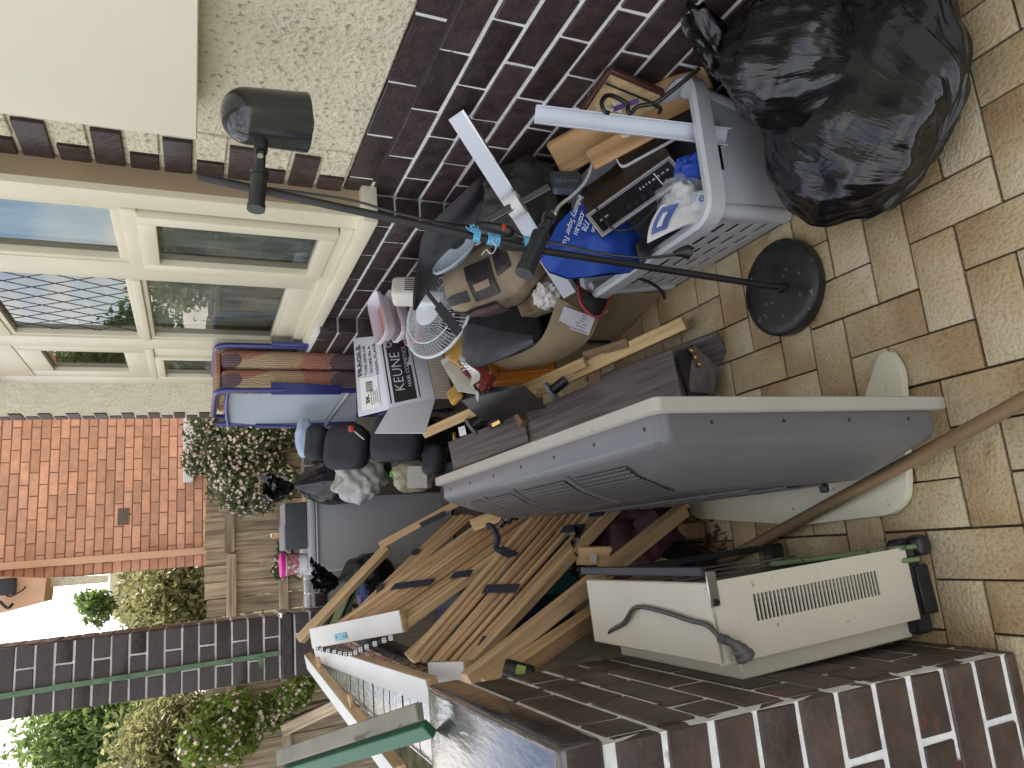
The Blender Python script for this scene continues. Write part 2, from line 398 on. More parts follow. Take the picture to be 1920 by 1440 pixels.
# window bay: projects from the wall
bay = emit('bay_base', g_box(0.3, 1.02, 0.93, c=(BX+0.152, 2.655, 0.465)), M_mortar, house)
zb = [(0.923-CH*(k+1), [2.20, 2.32][k % 2]) for k in range(10)]
wall_bricks_x(bay, BX, 2.145, 3.165, zb, 0, M_brick)
for k in range(11):       # the bay's end face towards the porch entrance
    z = 0.923-CH*k
    brick(bay, ((BX+WX)/2-0.001, 2.139, z-CH/2), (WX-BX-0.012, 0.02, CH-0.011), M_brick)
bay2 = emit('bay_base', g_box(0.3, 1.35, 0.93, c=(BX+0.082, 3.875, 0.465)), M_mortar, house)
zb = [(0.923-CH*(k+1), [3.31, 3.43][k % 2]) for k in range(10)]
wall_bricks_x(bay2, BX-0.07, 3.20, 4.55, zb, 0, M_brick)
for k in range(11):
    z = 0.923-CH*k
    brick(bay2, (BX-0.033, 3.193, z-CH/2), (0.072, 0.02, CH-0.011), M_brick)
far = stucco_wall('roughcast', 4.52, 5.9, 0.0, 3.0, WX+0.002)
fq = emit('quoin', g_box(0.1, 0.1, 3.0, c=(WX+0.05, 5.945, 1.5)), M_mortar, house)
for k in range(34):
    z = 0.03+CH*k
    brick(fq, (WX+0.022, 5.952-(0.05 if k % 2 else 0), z+CH/2), (0.06, 0.10 if k % 2 == 0 else 0.2, CH-0.012), M_brick)
# timber window joinery
def tb(name, y0, y1, z0, z1, x0, x1, m, parent, bev=0.004): return emit(name, g_box(x1-x0, y1-y0, z1-z0, bev, 2, c=((x0+x1)/2, (y0+y1)/2, (z0+z1)/2)), m, parent)
M_glass = None
def glass_mat():
    m, n, l, b = nodes_of('window_glass'); n.remove(b)
    o = n['Material Output']; gl = n.new('ShaderNodeBsdfGlossy'); gl.inputs['Roughness'].default_value = 0.015; gl.inputs['Color'].default_value = (1, 1, 1, 1)
    tr = n.new('ShaderNodeBsdfTransparent'); tr.inputs[0].default_value = (0.8, 0.85, 0.83, 1)
    fr = n.new('ShaderNodeFresnel'); fr.inputs[0].default_value = 1.9
    bn = n.new('ShaderNodeTexNoise'); bn.inputs['Scale'].default_value = 5; tcn = n.new('ShaderNodeTexCoord'); l.new(tcn.outputs['Object'], bn.inputs['Vector'])
    bp = n.new('ShaderNodeBump'); bp.inputs['Strength'].default_value = 0.06; bp.inputs['Distance'].default_value = 0.01; l.new(bn.outputs['Fac'], bp.inputs['Height']); l.new(bp.outputs[0], gl.inputs['Normal'])
    mxs = n.new('ShaderNodeMixShader'); l.new(fr.outputs[0], mxs.inputs[0]); l.new(tr.outputs[0], mxs.inputs[1]); l.new(gl.outputs[0], mxs.inputs[2]); l.new(mxs.outputs[0], o.inputs[0])
    return m
M_glass = glass_mat()
M_lace = mat('lace_curtain', (0.46, 0.46, 0.44), 0.9, var=0.35, scale=18, bump=0.5, bscale=40, stretch=(1, 1, 0.25))
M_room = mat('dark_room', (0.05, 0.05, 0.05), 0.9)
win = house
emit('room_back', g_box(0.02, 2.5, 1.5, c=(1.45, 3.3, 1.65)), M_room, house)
emit('window_jamb', g_box(WX-BX+0.05, 0.02, 2.07, c=(BX+0.075, 2.128, 1.965)), M_tan, house)
# main frame
tb('window_frame', 2.120, 2.215, 0.93, 3.0, BX-0.012, BX+0.08, M_cream, house)
tb('window_frame', 2.655, 2.815, 0.93, 3.0, BX-0.010, BX+0.08, M_cream, house)
tb('window_frame', 3.60, 3.76, 0.93, 2.33, BX-0.008, BX+0.08, M_cream, house)
tb('window_frame', 4.35, 4.50, 0.93, 2.40, BX-0.006, BX+0.08, M_cream, house)
tb('window_head', 3.761, 4.349, 2.20, 2.38, BX-0.006, BX+0.08, M_cream, house)
tb('window_head', 2.816, 3.599, 2.165, 2.33, BX-0.006, BX+0.08, M_cream, house)
tb('eave_beam', 4.30, 4.62, 2.43, 2.60, BX-0.20, BX+0.1, M_cream, house)
sill = emit('window_sill', g_box(0.20, 2.44, 0.05, 0.008, 2, c=(BX+0.055, 3.30, 0.932)), M_cream, house)
tb('window_frame', 2.215, 4.35, 0.958, 1.00, BX-0.02, BX+0.08, M_cream, house)
def casement(y0, y1, z0, z1, x, st_, name, glass=True, diamond=False, curtain=True):
    s = root_child(name, house, (x, (y0+y1)/2, z0))
    tb('stile', y0, y0+st_, z0, z1, x-0.012, x+0.03, M_cream, s); tb('stile', y1-st_, y1, z0, z1, x-0.012, x+0.03, M_cream, s)
    tb('sash_rail', y0+st_, y1-st_, z0, z0+st_, x-0.0115, x+0.03, M_cream, s); tb('sash_rail', y0+st_, y1-st_, z1-st_, z1, x-0.0115, x+0.03, M_cream, s)
    emit('pane', ([(x+0.012, y0+st_, z0+st_), (x+0.012, y0+st_, z1-st_), (x+0.012, y1-st_, z1-st_), (x+0.012, y1-st_, z0+st_)], [[0, 1, 2, 3]]), M_glass, s, smooth=0)
    if diamond:
        gs = []; a0, a1, b0, b1 = y0+st_, y1-st_, z0+st_, z1-st_; dy = 0.105; sl = 1.55
        for sgn in (1, -1):
            k = -14
            while k < 16:
                # line y = c + sgn*(z-b0)/sl
                c0 = a0+k*dy; pts = []
                za, zb_ = b0, b1
                ya, yb = c0, c0+sgn*(b1-b0)/sl
                # clip to y range
                def clip(ya, za, yb, zb_):
                    t0, t1 = 0.0, 1.0
                    for lo in ((a0, 1), (a1, -1)):
                        fa, fb = (ya-lo[0])*lo[1], (yb-lo[0])*lo[1]
                        if fa < 0 and fb < 0: return None
                        if fa < 0: t0 = max(t0, fa/(fa-fb))
                        elif fb < 0: t1 = min(t1, fa/(fa-fb))
                    if t1-t0 < 0.02: return None
                    return (ya+(yb-ya)*t0, za+(zb_-za)*t0, ya+(yb-ya)*t1, za+(zb_-za)*t1)
                r = clip(ya, za, yb, zb_)
                if r: gs.append(g_tube([(x+0.0122, r[0], r[1]), (x+0.0122, r[2], r[3])], 0.0023, 6))
                k += 1
        emit('lead_lattice', g_join(*gs), M_lead, s)
    if curtain:
        def f(u, v):
            yy = y0+0.03+(y1-y0-0.06)*u
            return (x+0.048+0.010*math.sin(u*38+1.3*math.sin(v*3)), yy, z0+(z1-z0)*v)
        emit('curtain', g_grid(60, 4, f), M_lace, s)
    return s
def root_child(name, parent, loc):
    o = put(name, None, parent, Matrix.Translation(Vector(loc))); o.empty_display_size = 0.05; return o
casement(2.216, 2.654, 1.645, 2.75, BX+0.005, 0.028, 'window')
casement(2.225, 2.648, 1.005, 1.600, BX-0.022, 0.052, 'window')
tb('window_transom', 2.216, 2.654, 1.60, 1.645, BX-0.018, BX+0.08, M_cream, house)
casement(2.816, 3.599, 1.655, 2.165, BX+0.012, 0.02, 'window', diamond=True, curtain=False)
casement(2.816, 3.599, 1.08, 1.622, BX+0.012, 0.018, 'window')
tb('window_transom', 2.816, 3.599, 1.622, 1.655, BX-0.016, BX+0.08, M_cream, house)
tb('window_rail', 2.816, 3.599, 1.00, 1.08, BX-0.006, BX+0.08, M_cream, house)
casement(3.761, 4.349, 1.655, 2.20, BX+0.010, 0.10, 'window', curtain=False)
casement(3.90, 4.349, 1.005, 1.62, BX-0.004, 0.04, 'window')
tb('window_transom', 3.761, 4.349, 1.621, 1.654, BX-0.014, BX+0.08, M_cream, house)
tb('window_frame', 3.761, 3.899, 1.005, 1.62, BX-0.003, BX+0.08, M_cream, house)

# ================================================================== pier, low walls, pillar, unseen house top
pier = root('porch_pier', 'squat dark brown brick pier with chipped white mortar and glossy top', 'brick pier', (-0.58, 1.25, 0))
PX, PY0, PY1, PZ = -0.288, 0.962, 1.55, 0.988
core = emit('mortar_core', g_box(0.66, PY1-PY0-0.006, PZ-0.03, c=(PX-0.333, (PY0+PY1)/2, (PZ-0.03)/2)), M_piermortar, pier)
jz = [0.036+CH*k for k in range(-1, 11)]
for k in range(-1, 11):
    z0 = max(0.0, 0.036+CH*k+0.006); z1 = 0.036+CH*(k+1)-0.006
    if k == 10: z1 = PZ-0.075
    if z1-z0 < 0.012: continue
    zc, h = (z0+z1)/2, z1-z0
    # face towards the entrance (-Y)
    xs = PX-0.003; first = 0.226 if k % 2 else 0.103
    w = first
    x = xs
    while x > PX-0.66:
        brick(core, (x-w/2, PY0+0.0148, zc), (w, 0.030, h), M_pierbrick)
        x -= w+0.012; w = 0.226
    # face towards the porch (+X)
    y = PY0+0.030; w = 0.103-0.028 if k % 2 else 0.226-0.028
    while y < PY1-0.01:
        w2 = min(w, PY1-y)
        if w2 > 0.02: brick(core, (PX-0.0150, y+w2/2, zc), (0.030, w2, h), M_pierbrick)
        y += w+0.012; w = 0.226
def cap_slab():
    V, F = g_box(0.69, PY1-PY0+0.02, 0.075, 0.014, 3, c=(PX-0.335, (PY0+PY1)/2, PZ-0.0375))
    return [v+Vector((0.003*noise.noise(v*9), 0.004*noise.noise(v*7+Vector((3, 1, 2))), 0.003*noise.noise(v*8))) for v in V], F
emit('top_slab', cap_slab(), M_cap, pier)

def capped_wall(name, label, along, a0, a1, c, width, ztop, sgn=1):
    """low wall with rounded header-brick capping; along = 'x' or 'y'"""
    if along == 'y': loc = (c, (a0+a1)/2, 0)
    else: loc = ((a0+a1)/2, c, 0)
    r = root(name, label, 'low wall', loc)
    def mk(u0, u1, w, z0, z1):
        s = (w, u1-u0, z1-z0) if along == 'y' else (u1-u0, w, z1-z0)
        cc = (c, (u0+u1)/2, (z0+z1)/2) if along == 'y' else ((u0+u1)/2, c, (z0+z1)/2)
        return g_box(*s, c=cc)
    emit('wall_body', mk(a0, a1, width-0.02, -0.3, ztop-0.13), M_concrete, r)
    n = max(1, int((a1-a0)/0.086)); st_ = (a1-a0)/n
    emit('mortar_bed', mk(a0, a1, width-0.03, ztop-0.129, ztop-0.016), M_mortar, r)
    for k in range(n):
        u = a0+st_*(k+0.5); L = st_-0.009
        prof = []
        hw = width/2; rr = 0.055
        prof += [(-hw, -0.125), (-hw, -rr)]
        for i in range(1, 6): a = math.pi-i*math.pi/12; prof.append((-hw+rr+rr*math.cos(a), -rr+rr*math.sin(a)))
        prof.append((-hw+rr, 0.0)); prof.append((hw-rr, 0.0))
        for i in range(1, 6): a = math.pi/2-i*math.pi/12; prof.append((hw-rr+rr*math.cos(a), -rr+rr*math.sin(a)))
        prof += [(hw, -rr), (hw, -0.125)]
        V, F = g_prism(prof, L, -L/2)
        if along == 'y': M = axes((c, u, ztop+random.uniform(-.0015, .0015)), (1, 0, 0), (0, 0, 1), (0, -1, 0))
        else: M = axes((u, c, ztop+random.uniform(-.0015, .0015)), (0, 1, 0), (0, 0, 1), (1, 0, 0))
        put('cap_brick', mesh_of('cap_brick', (V, F), M_cap), r, M)
    return r
capped_wall('porch_low_wall', 'low side wall with rounded glossy brown capping bricks behind the pier', 'y', 1.56, 4.58, -0.49, 0.27, 0.82)
capped_wall('porch_end_wall', 'low rendered end wall with rounded brown capping behind the grey cabinet', 'x', -0.30, 1.1, 4.83, 0.23, 0.80)
pil = root('porch_pillar', 'tall square brick pillar painted near black with white mortar lines', 'brick pillar', (-0.485, 4.77, 0))
LX0, LX1, LY0, LY1 = -0.66, -0.315, 4.60, 4.95
pc = emit('mortar_core', g_box(LX1-LX0-0.008, LY1-LY0-0.008, 2.9, c=((LX0+LX1)/2, (LY0+LY1)/2, 1.45)), M_mortar, pil)
for k in range(-1, 34):
    z = 0.80+CH*(k-9)+CH/2
    if z < 0 or z > 2.85: continue
    full = 0.226
    if k % 2: segs = [(LX0, LX0+full), (LX0+full+0.011, LX1)]
    else: segs = [(LX0, LX1-full-0.011), (LX1-full, LX1)]
    for a, b in segs: brick(pc, ((a+b)/2, LY0+0.012, z), (b-a, 0.032, CH-0.011), M_brick)
    ys = [(LY0+0.03, LY0+0.11), (LY0+0.121, LY1)] if k % 2 else [(LY0+0.03, LY0+0.226), (LY0+0.237, LY1)]
    for a, b in ys: brick(pc, (LX1-0.012, (a+b)/2, z), (0.032, b-a, CH-0.011), M_brick)
emit('pillar_plinth', g_box(LX1-LX0+0.03, LY1-LY0+0.03, 0.07, 0.01, c=((LX0+LX1)/2, (LY0+LY1)/2, 0.93)), M_brick, pil)
# green painted metal strip on the pillar
M_greenpaint = mat('old_green_paint', (0.10, 0.17, 0.09), 0.55, var=0.3, scale=25, spots=(0.25, 0.22, 0.15), spotscale=40, spotthr=0.66)
gs = root('metal_strip', 'long thin green painted metal strip leaning on the dark pillar', 'metal strip', P(523, 1225, y=4.58))
A, B = P(0, 1306, y=4.578), P(524, 1224, y=4.572)
bar('strip', A+(A-B)*0.15, B, 0.028, 0.006, M_greenpaint, gs, up=(0, -1, 0))
bar('bracket', P(487, 1232, y=4.568), P(491, 1252, y=4.568), 0.028, 0.006, M_greenpaint, gs, up=(0, -1, 0))
# unseen upper wall, eaves and roof, raised and overhung to shade the porch
emit('shading_upper_wall', g_box(0.3, 7.1, 0.6, c=(WX+0.16, 2.42, 3.301)), M_stucco, house)
emit('shading_soffit', g_box(0.62, 7.3, 0.03, c=(WX-0.10, 2.45, 3.62)), M_cream, house)
emit('gutter', g_box(0.10, 7.3, 0.12, 0.02, c=(WX-0.46, 2.45, 3.63)), M_cream, house)
emit('shading_roof', ([(WX-0.45, -1.3, 3.66), (WX-0.45, 6.1, 3.66), (WX+3.2, 6.1, 5.2), (WX+3.2, -1.3, 5.2), (WX-0.45, -1.3, 3.64), (WX-0.45, 6.1, 3.64), (WX+3.2, 6.1, 3.4), (WX+3.2, -1.3, 3.4)], [[0, 1, 2, 3], [4, 7, 6, 5], [0, 4, 5, 1], [1, 5, 6, 2], [2, 6, 7, 3], [3, 7, 4, 0]]), M_concrete, house)
emit('end_wall', g_box(3.0, 0.2, 3.4, c=(WX+1.8, 5.87, 1.7)), M_stucco, house)

# ================================================================== garden and street beyond
M_ground = mat('garden_soil_and_grass', (0.05, 0.055, 0.022), 0.95, var=0.5, scale=6, bump=0.8, bscale=30, c2=(0.09, 0.08, 0.035), bdist=0.02)
emit('ground', ([(-60, -12, -0.32), (60, -12, -0.32), (60, 90, -0.32), (-60, 90, -0.32)], [[0, 1, 2, 3]]), M_ground, smooth=0)
tag(bpy.data.objects['ground'], 'garden ground around the porch', 'ground', kind='structure')
M_paling = wood('weathered_grey_paling', (0.25, 0.19, 0.125), (0.37, 0.295, 0.205), rough=0.9, objvar=0.25, grain=7, var=0.35)
FY = 7.6
fence = root('paling_fence', 'weathered grey timber paling fence behind the porch and jasmine', 'fence', (-2, FY, -0.3))
ft = P(385, 1000, y=FY).z
x = -6.2; k = 0
while x < 1.9:
    w = random.uniform(0.145, 0.175); h = ft+random.uniform(-0.02, 0.015)+0.32
    put('paling', mesh_of('paling', g_box(h, w-0.006, 0.018, 0.002), M_paling), fence, axes((x+w/2, FY+(0.010 if k % 2 else 0)+random.uniform(-.002, .002), -0.32+h/2), (0, 0, 1), (1, 0, random.uniform(-.012, .012)), (0, -1, 0)))
    x += w; k += 1
for zz in (P(430, 1060, y=FY).z, P(538, 1400, y=FY).z):
    for a, b in ((-6.2, -2.9), (-2.88, 0.1), (0.12, 1.9)): bar('rail', (a, FY-0.045, zz), (b, FY-0.045, zz+random.uniform(-.02, .02)), 0.045, 0.085, M_paling, fence)
for xx in (-4.4, -2.89, 0.55): bar('post', (xx, FY-0.04, -0.32), (xx, FY-0.04, ft-0.12), 0.09, 0.06, M_paling, fence, up=(0, 1, 0))
# a loose plank against the fence
pk = tag(bar('timber_plank', P(530, 1370, y=FY-0.35), P(640, 1318, y=FY-0.7), 0.10, 0.03, M_paling, up=(0, -1, 0.3)), 'loose weathered plank tilted against the paling fence', 'plank')

# neighbour's brick house
NY = 9.0
M_nbrick = mat('orange_house_brick', (0.57, 0.29, 0.185), 0.8, var=0.14, scale=12, bump=0.3, bscale=80, objvar=0.16)
M_nmortar = mat('grey_house_mortar', (0.24, 0.16, 0.12), 0.9, var=0.15, scale=30, bump=0.4, bscale=120)
M_peach = mat('peach_trim_paint', (0.62, 0.36, 0.22), 0.5, var=0.05)
M_offwhite = mat('offwhite_trim_paint', (0.66, 0.66, 0.68), 0.5, var=0.06)
nh = root('neighbour_house', 'orange brick house standing close behind the paling fence', 'house', (2.2, NY+1, -0.32))
nx0 = P(200, 1076, y=NY).x
nwall = emit('brick_wall', g_box(5.0, 0.2, 5.2, c=(nx0+2.5, NY+0.106, 2.28)), M_nmortar, nh)
zt = P(0, 900, y=NY).z+0.1; zbm = ft-0.08; xr = P(300, 775, y=NY).x+0.05
kk = 0; z = zbm; nc = 0.0885
while z < zt:
    x = nx0-(0.12 if kk % 2 else 0)
    while x < xr:
        a, b = max(x, nx0)+0.005, x+0.245-0.006
        if b-a > 0.03: brick(nwall, ((a+b)/2, NY+0.012, z+nc/2), (round(b-a, 3), 0.03, nc-0.011), M_nbrick)
        x += 0.245
    z += nc; kk += 1
dp0, dp1 = P(0, 1060, y=NY-0.04), P(386, 1035, y=NY-0.04)
dx = (dp0.x+dp1.x)/2
emit('downpipe', g_box(0.075, 0.05, 5.0, 0.006, c=(dx, NY-0.045, 2.2)), M_peach, nh)
va, vb = P(220, 985, y=NY), P(243, 952, y=NY)
vent = emit('vent', g_box(abs(vb.x-va.x), 0.02, abs(va.z-vb.z), c=((va.x+vb.x)/2, NY-0.004, (va.z+vb.z)/2)), M_nmortar, nh)
for i in range(8):
    for j in range(5):
        emit('vent_hole', g_box(0.012, 0.006, 0.012, c=(va.x+(vb.x-va.x)*(i+.7)/8.4, NY-0.0155, vb.z+(va.z-vb.z)*(j+.7)/5.4)), M_room, vent)
sa, sb = P(345, 906, y=NY), P(362, 780, y=NY)
emit('window_sill', g_box(1.3, 0.12, sa.z-sb.z+0.02, 0.01, c=(sa.x+0.65, NY-0.06, (sa.z+sb.z)/2)), M_offwhite, nh)
emit('sill_course', g_box(1.22, 0.04, 0.22, c=(sa.x+0.7, NY-0.022, sb.z-0.11)), M_stucco, nh)
# soffit and gutter at the wall's left end
p1, p2 = P(85, 1092, y=NY-0.4), P(10, 1150, y=NY-0.4)
def poly_slab(pts, d, m, name, parent):
    pts = [Vector(p) for p in pts]; n = len(pts); V = pts+[p+Vector((0, d, 0)) for p in pts]
    F = [list(range(n)), [n+i for i in range(n)][::-1]]+[[i, n+i, n+(i+1) % n, (i+1) % n] for i in range(n)]
    return emit(name, (V, F), m, parent, smooth=0)
poly_slab([P(-60, 1080, y=NY-0.3), P(87, 1084, y=NY-0.3), P(82, 1128, y=NY-0.3), P(0, 1150, y=NY-0.3), P(-60, 1160, y=NY-0.3)], 0.5, M_peach, 'eave_end', nh)
poly_slab([P(88, 1083, y=NY-0.05), P(204, 1078, y=NY-0.05), P(200, 1092, y=NY-0.05), P(92, 1101, y=NY-0.05)], 0.06, M_stucco, 'gutter_return', nh)
M_cable = mat('black_cable', (0.012, 0.012, 0.013), 0.5)
tube('service_cable', [P(2, 1095, y=NY-0.4), P(15, 1118, y=NY-0.45), P(40, 1108, y=NY-0.45), P(48, 1100, y=NY-0.42)], 0.008, M_cable, nh)
tube('service_cable', [P(0, 1128, y=NY-0.4), P(14, 1140, y=NY-0.45), P(24, 1132, y=NY-0.42)], 0.014, M_cable, nh)
emit('cable_box', g_box(0.16, 0.12, 0.16, 0.02, 2, c=P(12, 1100, y=NY-0.42)), M_cable, nh)
# pale gabled house further away
M_yel = mat('pale_yellow_weatherboard', (0.58, 0.52, 0.33), 0.7, var=0.06)
M_grroof = mat('grey_tile_roof', (0.34, 0.31, 0.26), 0.8, var=0.15, scale=3, bump=0.4, bscale=20)
GYY = 17
gh = root('gabled_house', 'pale yellow gabled house with grey tiled roof seen beyond the hedge', 'house', P(300, 1110, y=GYY))
poly_slab([P(206, 1075, y=GYY), P(222, 1075, y=GYY), P(222, 1147, y=GYY), P(206, 1147, y=GYY)], 1.2, M_yel, 'fascia', gh)
poly_slab([P(222, 1075, y=GYY+0.1), P(330, 1060, y=GYY+0.1), P(330, 1160, y=GYY+0.1), P(222, 1140, y=GYY+0.1)], 1.0, M_grroof, 'roof', gh)
poly_slab([P(236, 1082, y=GYY-0.2), P(256, 1082, y=GYY-0.2), P(250, 1100, y=GYY-0.2), P(238, 1097, y=GYY-0.2)], 0.3, M_peach, 'chimney', gh)

# foliage -----------------------------------------------------------
def leaf_mat(name, c, c2, tl=0.5):
    m, n, l, b = nodes_of(name)
    g = n.new('ShaderNodeNewGeometry'); r = n.new('ShaderNodeValToRGB')
    r.color_ramp.elements[0].color = (*c, 1); r.color_ramp.elements[1].color = (*c2, 1)
    l.new(g.outputs['Random Per Island'], r.inputs[0]); l.new(r.outputs[0], b.inputs['Base Color'])
    b.inputs['Roughness'].default_value = 0.5
    tr = n.new('ShaderNodeBsdfTranslucent'); l.new(r.outputs[0], tr.inputs[0])
    mxs = n.new('ShaderNodeMixShader'); mxs.inputs[0].default_value = tl
    l.new(b.outputs[0], mxs.inputs[1]); l.new(tr.outputs[0], mxs.inputs[2]); l.new(mxs.outputs[0], n['Material Output'].inputs[0])
    return m
M_leafA = leaf_mat('tree_leaf', (0.09, 0.16, 0.04), (0.22, 0.29, 0.09))
M_leafB = leaf_mat('hedge_leaf', (0.14, 0.15, 0.055), (0.30, 0.28, 0.13))
M_leafC = leaf_mat('jasmine_leaf', (0.05, 0.085, 0.03), (0.16, 0.19, 0.07))
M_leafD = leaf_mat('lime_leaf', (0.10, 0.16, 0.02), (0.22, 0.28, 0.05))
M_petal = leaf_mat('jasmine_petal', (0.74, 0.52, 0.48), (0.82, 0.72, 0.66), 0.3)
M_bark = mat('bark', (0.09, 0.065, 0.045), 0.9, var=0.3, scale=10, bump=0.7, bscale=30)
rng = random.Random(3)
def leaves(clumps, n, size, flat=0.0):
    """leaf-sized blades spread through clumps [(centre, radius, weight)]"""
    V, F = [], []; tot = sum(c[2] for c in clumps)
    for c, r, w in clumps:
        for _ in range(int(n*w/tot)):
            d = Vector((rng.gauss(0, 1), rng.gauss(0, 1), rng.gauss(0, 1))).normalized()
            rad = rng.random()**0.4
            rr = Vector(r) if not isinstance(r, (int, float)) else Vector((r, r, r))
            p = Vector(c)+Vector((d.x*rr.x, d.y*rr.y, d.z*rr.z))*rad
            s = size*rng.uniform(0.6, 1.3)
            a = Vector((rng.gauss(0, 1), rng.gauss(0, 1), rng.gauss(0, 1)-flat)).normalized(); b = a.cross(Vector((rng.gauss(0, 1), rng.gauss(0, 1), rng.gauss(0, 1)))).normalized()
            n_ = a.cross(b); i = len(V)
            V += [p-a*s, p+b*s*0.42+n_*s*0.12, p+a*s, p-b*s*0.42+n_*s*0.12]; F.append([i, i+1, i+2, i+3])
    return V, F
def flowers(clumps, n, size):
    V, F = [], []; tot = sum(c[2] for c in clumps)
    for c, r, w in clumps:
        rr = Vector(r) if not isinstance(r, (int, float)) else Vector((r, r, r))
        for _ in range(int(n*w/tot)):
            d = Vector((rng.gauss(0, 1), rng.gauss(0, 1)-0.7, rng.gauss(0, 1)+0.2)).normalized()
            p = Vector(c)+Vector((d.x*rr.x, d.y*rr.y, d.z*rr.z))*rng.uniform(0.75, 1.08)
            a = d.orthogonal().normalized(); b = d.cross(a); s = size*rng.uniform(0.7, 1.25); i = len(V)
            V.append(p)
            for k in range(10):
                t = 2*math.pi*k/10; q = s if k % 2 == 0 else s*0.45
                V.append(p+(a*math.cos(t)+b*math.sin(t))*q+d*s*0.15)
            F += [[i, i+1+k, i+1+(k+1) % 10] for k in range(10)]
    return V, F
def plant(name, label, cat, base, clumps, n, size, ml, stems=3, fl=0, fsize=0.02, group=None, trunk=0.05):
    r = root(name, label, cat, base, group)
    tag(emit('crown', leaves(clumps, n, size), ml, r, smooth=0), kind='stuff')
    if fl: tag(emit('blossoms', flowers(clumps, fl, fsize), M_petal, r, smooth=0), kind='stuff')
    gs = []
    for i in range(stems):
        c = Vector(clumps[i % len(clumps)][0]); b = Vector(base)+Vector((rng.uniform(-.1, .1)*stems*0.3, rng.uniform(-.1, .1), 0))
        mid = b.lerp(c, 0.5)+Vector((rng.uniform(-.15, .15), rng.uniform(-.1, .1), 0.1))
        gs.append(g_tube(smooth_path([b, mid, c], 5), [trunk*(1-0.75*t/10) for t in range(11)], 7))
    emit('trunk' if trunk > 0.03 else 'stem', g_join(*gs), M_bark, r)
    return r
def blob(px0, px1, py0, py1, y, n, r, w=1.0, ry=None):
    out = []
    for _ in range(n):
        p = P(rng.uniform(px0, px1), rng.uniform(py0, py1), y=y+rng.uniform(-0.3, 0.3)*(ry or r)*2)
        rr = r*rng.uniform(0.7, 1.25); out.append((p, (rr, (ry or rr), rr*0.85), w))
    return out
jy = FY-0.35
c1 = blob(395, 500, 800, 925, jy, 16, 0.24)+blob(360, 440, 795, 880, jy+0.1, 5, 0.2)+blob(470, 545, 800, 840, jy+0.1, 4, 0.16)+blob(450, 540, 880, 930, jy, 4, 0.16)
plant('jasmine_bush', 'flowering jasmine with pink white blossoms hanging over fence beside the folded bed', 'shrub', (P(500, 850, y=jy).x, jy, -0.32), c1, 12000, 0.034, M_leafC, 4, 2300, 0.019, trunk=0.02)
c2 = blob(365, 470, 1330, 1400, jy, 12, 0.20)+blob(450, 560, 1300, 1350, jy+0.05, 6, 0.13)+blob(540, 600, 1270, 1340, jy-0.2, 5, 0.10, 0.6)
plant('jasmine_bush', 'flowering jasmine with yellow green leaves climbing fence left of the pillar', 'shrub', (P(500, 1340, y=jy).x, jy, -0.32), c2, 6500, 0.042, M_leafD, 4, 700, 0.02, trunk=0.02)
c3 = blob(520, 600, 1020, 1130, jy+0.1, 7, 0.09, 0.5)
plant('jasmine_trailer', 'sparse jasmine sprigs trailing low along the fence behind the end wall', 'shrub', (P(560, 1080, y=jy).x, jy, -0.32), c3, 900, 0.028, M_leafC, 3, 90, 0.02, trunk=0.012)
hy = 11.0
hed = blob(290, 395, 1065, 1160, hy, 16, 0.55, ry=0.6)+blob(255, 300, 1085, 1150, hy+0.6, 6, 0.35)+[((P(340, 1110, y=hy).x+dx_, hy, 0.6), (0.9, 0.6, 0.9), 1.0) for dx_ in (-1, 0, 1)]
plant('hedge', 'clipped yellow green hedge growing behind fence next to the orange house', 'hedge', (P(340, 1110, y=hy).x, hy, -0.32), hed, 15000, 0.055, M_leafB, 3, trunk=0.06)
hed2 = blob(255, 390, 1330, 1460, hy-0.6, 18, 0.5, ry=0.6)+blob(330, 380, 1440, 1700, hy-0.6, 14, 0.45, ry=0.6)
plant('hedge', 'clipped yellow green hedge growing behind fence below the tall tree', 'hedge', (P(340, 1400, y=hy).x, hy-0.6, -0.32), hed2, 16000, 0.055, M_leafB, 3, trunk=0.06)
ty = 30.0
tre = blob(80, 300, 1335, 1440, ty, 24, 1.5, ry=1.6)+blob(170, 300, 1440, 1475, ty, 5, 1.2, ry=1.4)+blob(130, 290, 1305, 1340, ty, 8, 0.85)
plant('tall_tree', 'tall leafy bright green tree standing beyond the hedge left of the pillar', 'tree', (P(340, 1400, y=ty).x, ty, -0.32), tre, 15000, 0.15, M_leafA, 9, trunk=0.3)
sy_ = 13.0
plant('small_tree', 'small sparse tree showing above hedge beside the pale gabled house', 'tree', (P(330, 1130, y=sy_).x, sy_, -0.32), blob(158, 200, 1115, 1145, sy_, 7, 0.16)+blob(170, 260, 1135, 1165, sy_, 5, 0.22), 1100, 0.06, M_leafA, 6, trunk=0.03)
# trees further along the street (also mirrored in the windows)
for (xx, yy, s, lb) in ((-12.5, 22, 1.3, 'small round green street tree far to the left of the fence'), ):
    plant('street_tree', lb, 'tree', (xx, yy, -0.32), [((xx+rng.uniform(-1, 1)*s, yy+rng.uniform(-1, 1)*s, 1.7*s+rng.uniform(-.6, .8)*s), 0.75*s, 1) for _ in range(14)], 9000, 0.10, M_leafA, 8, trunk=0.14)
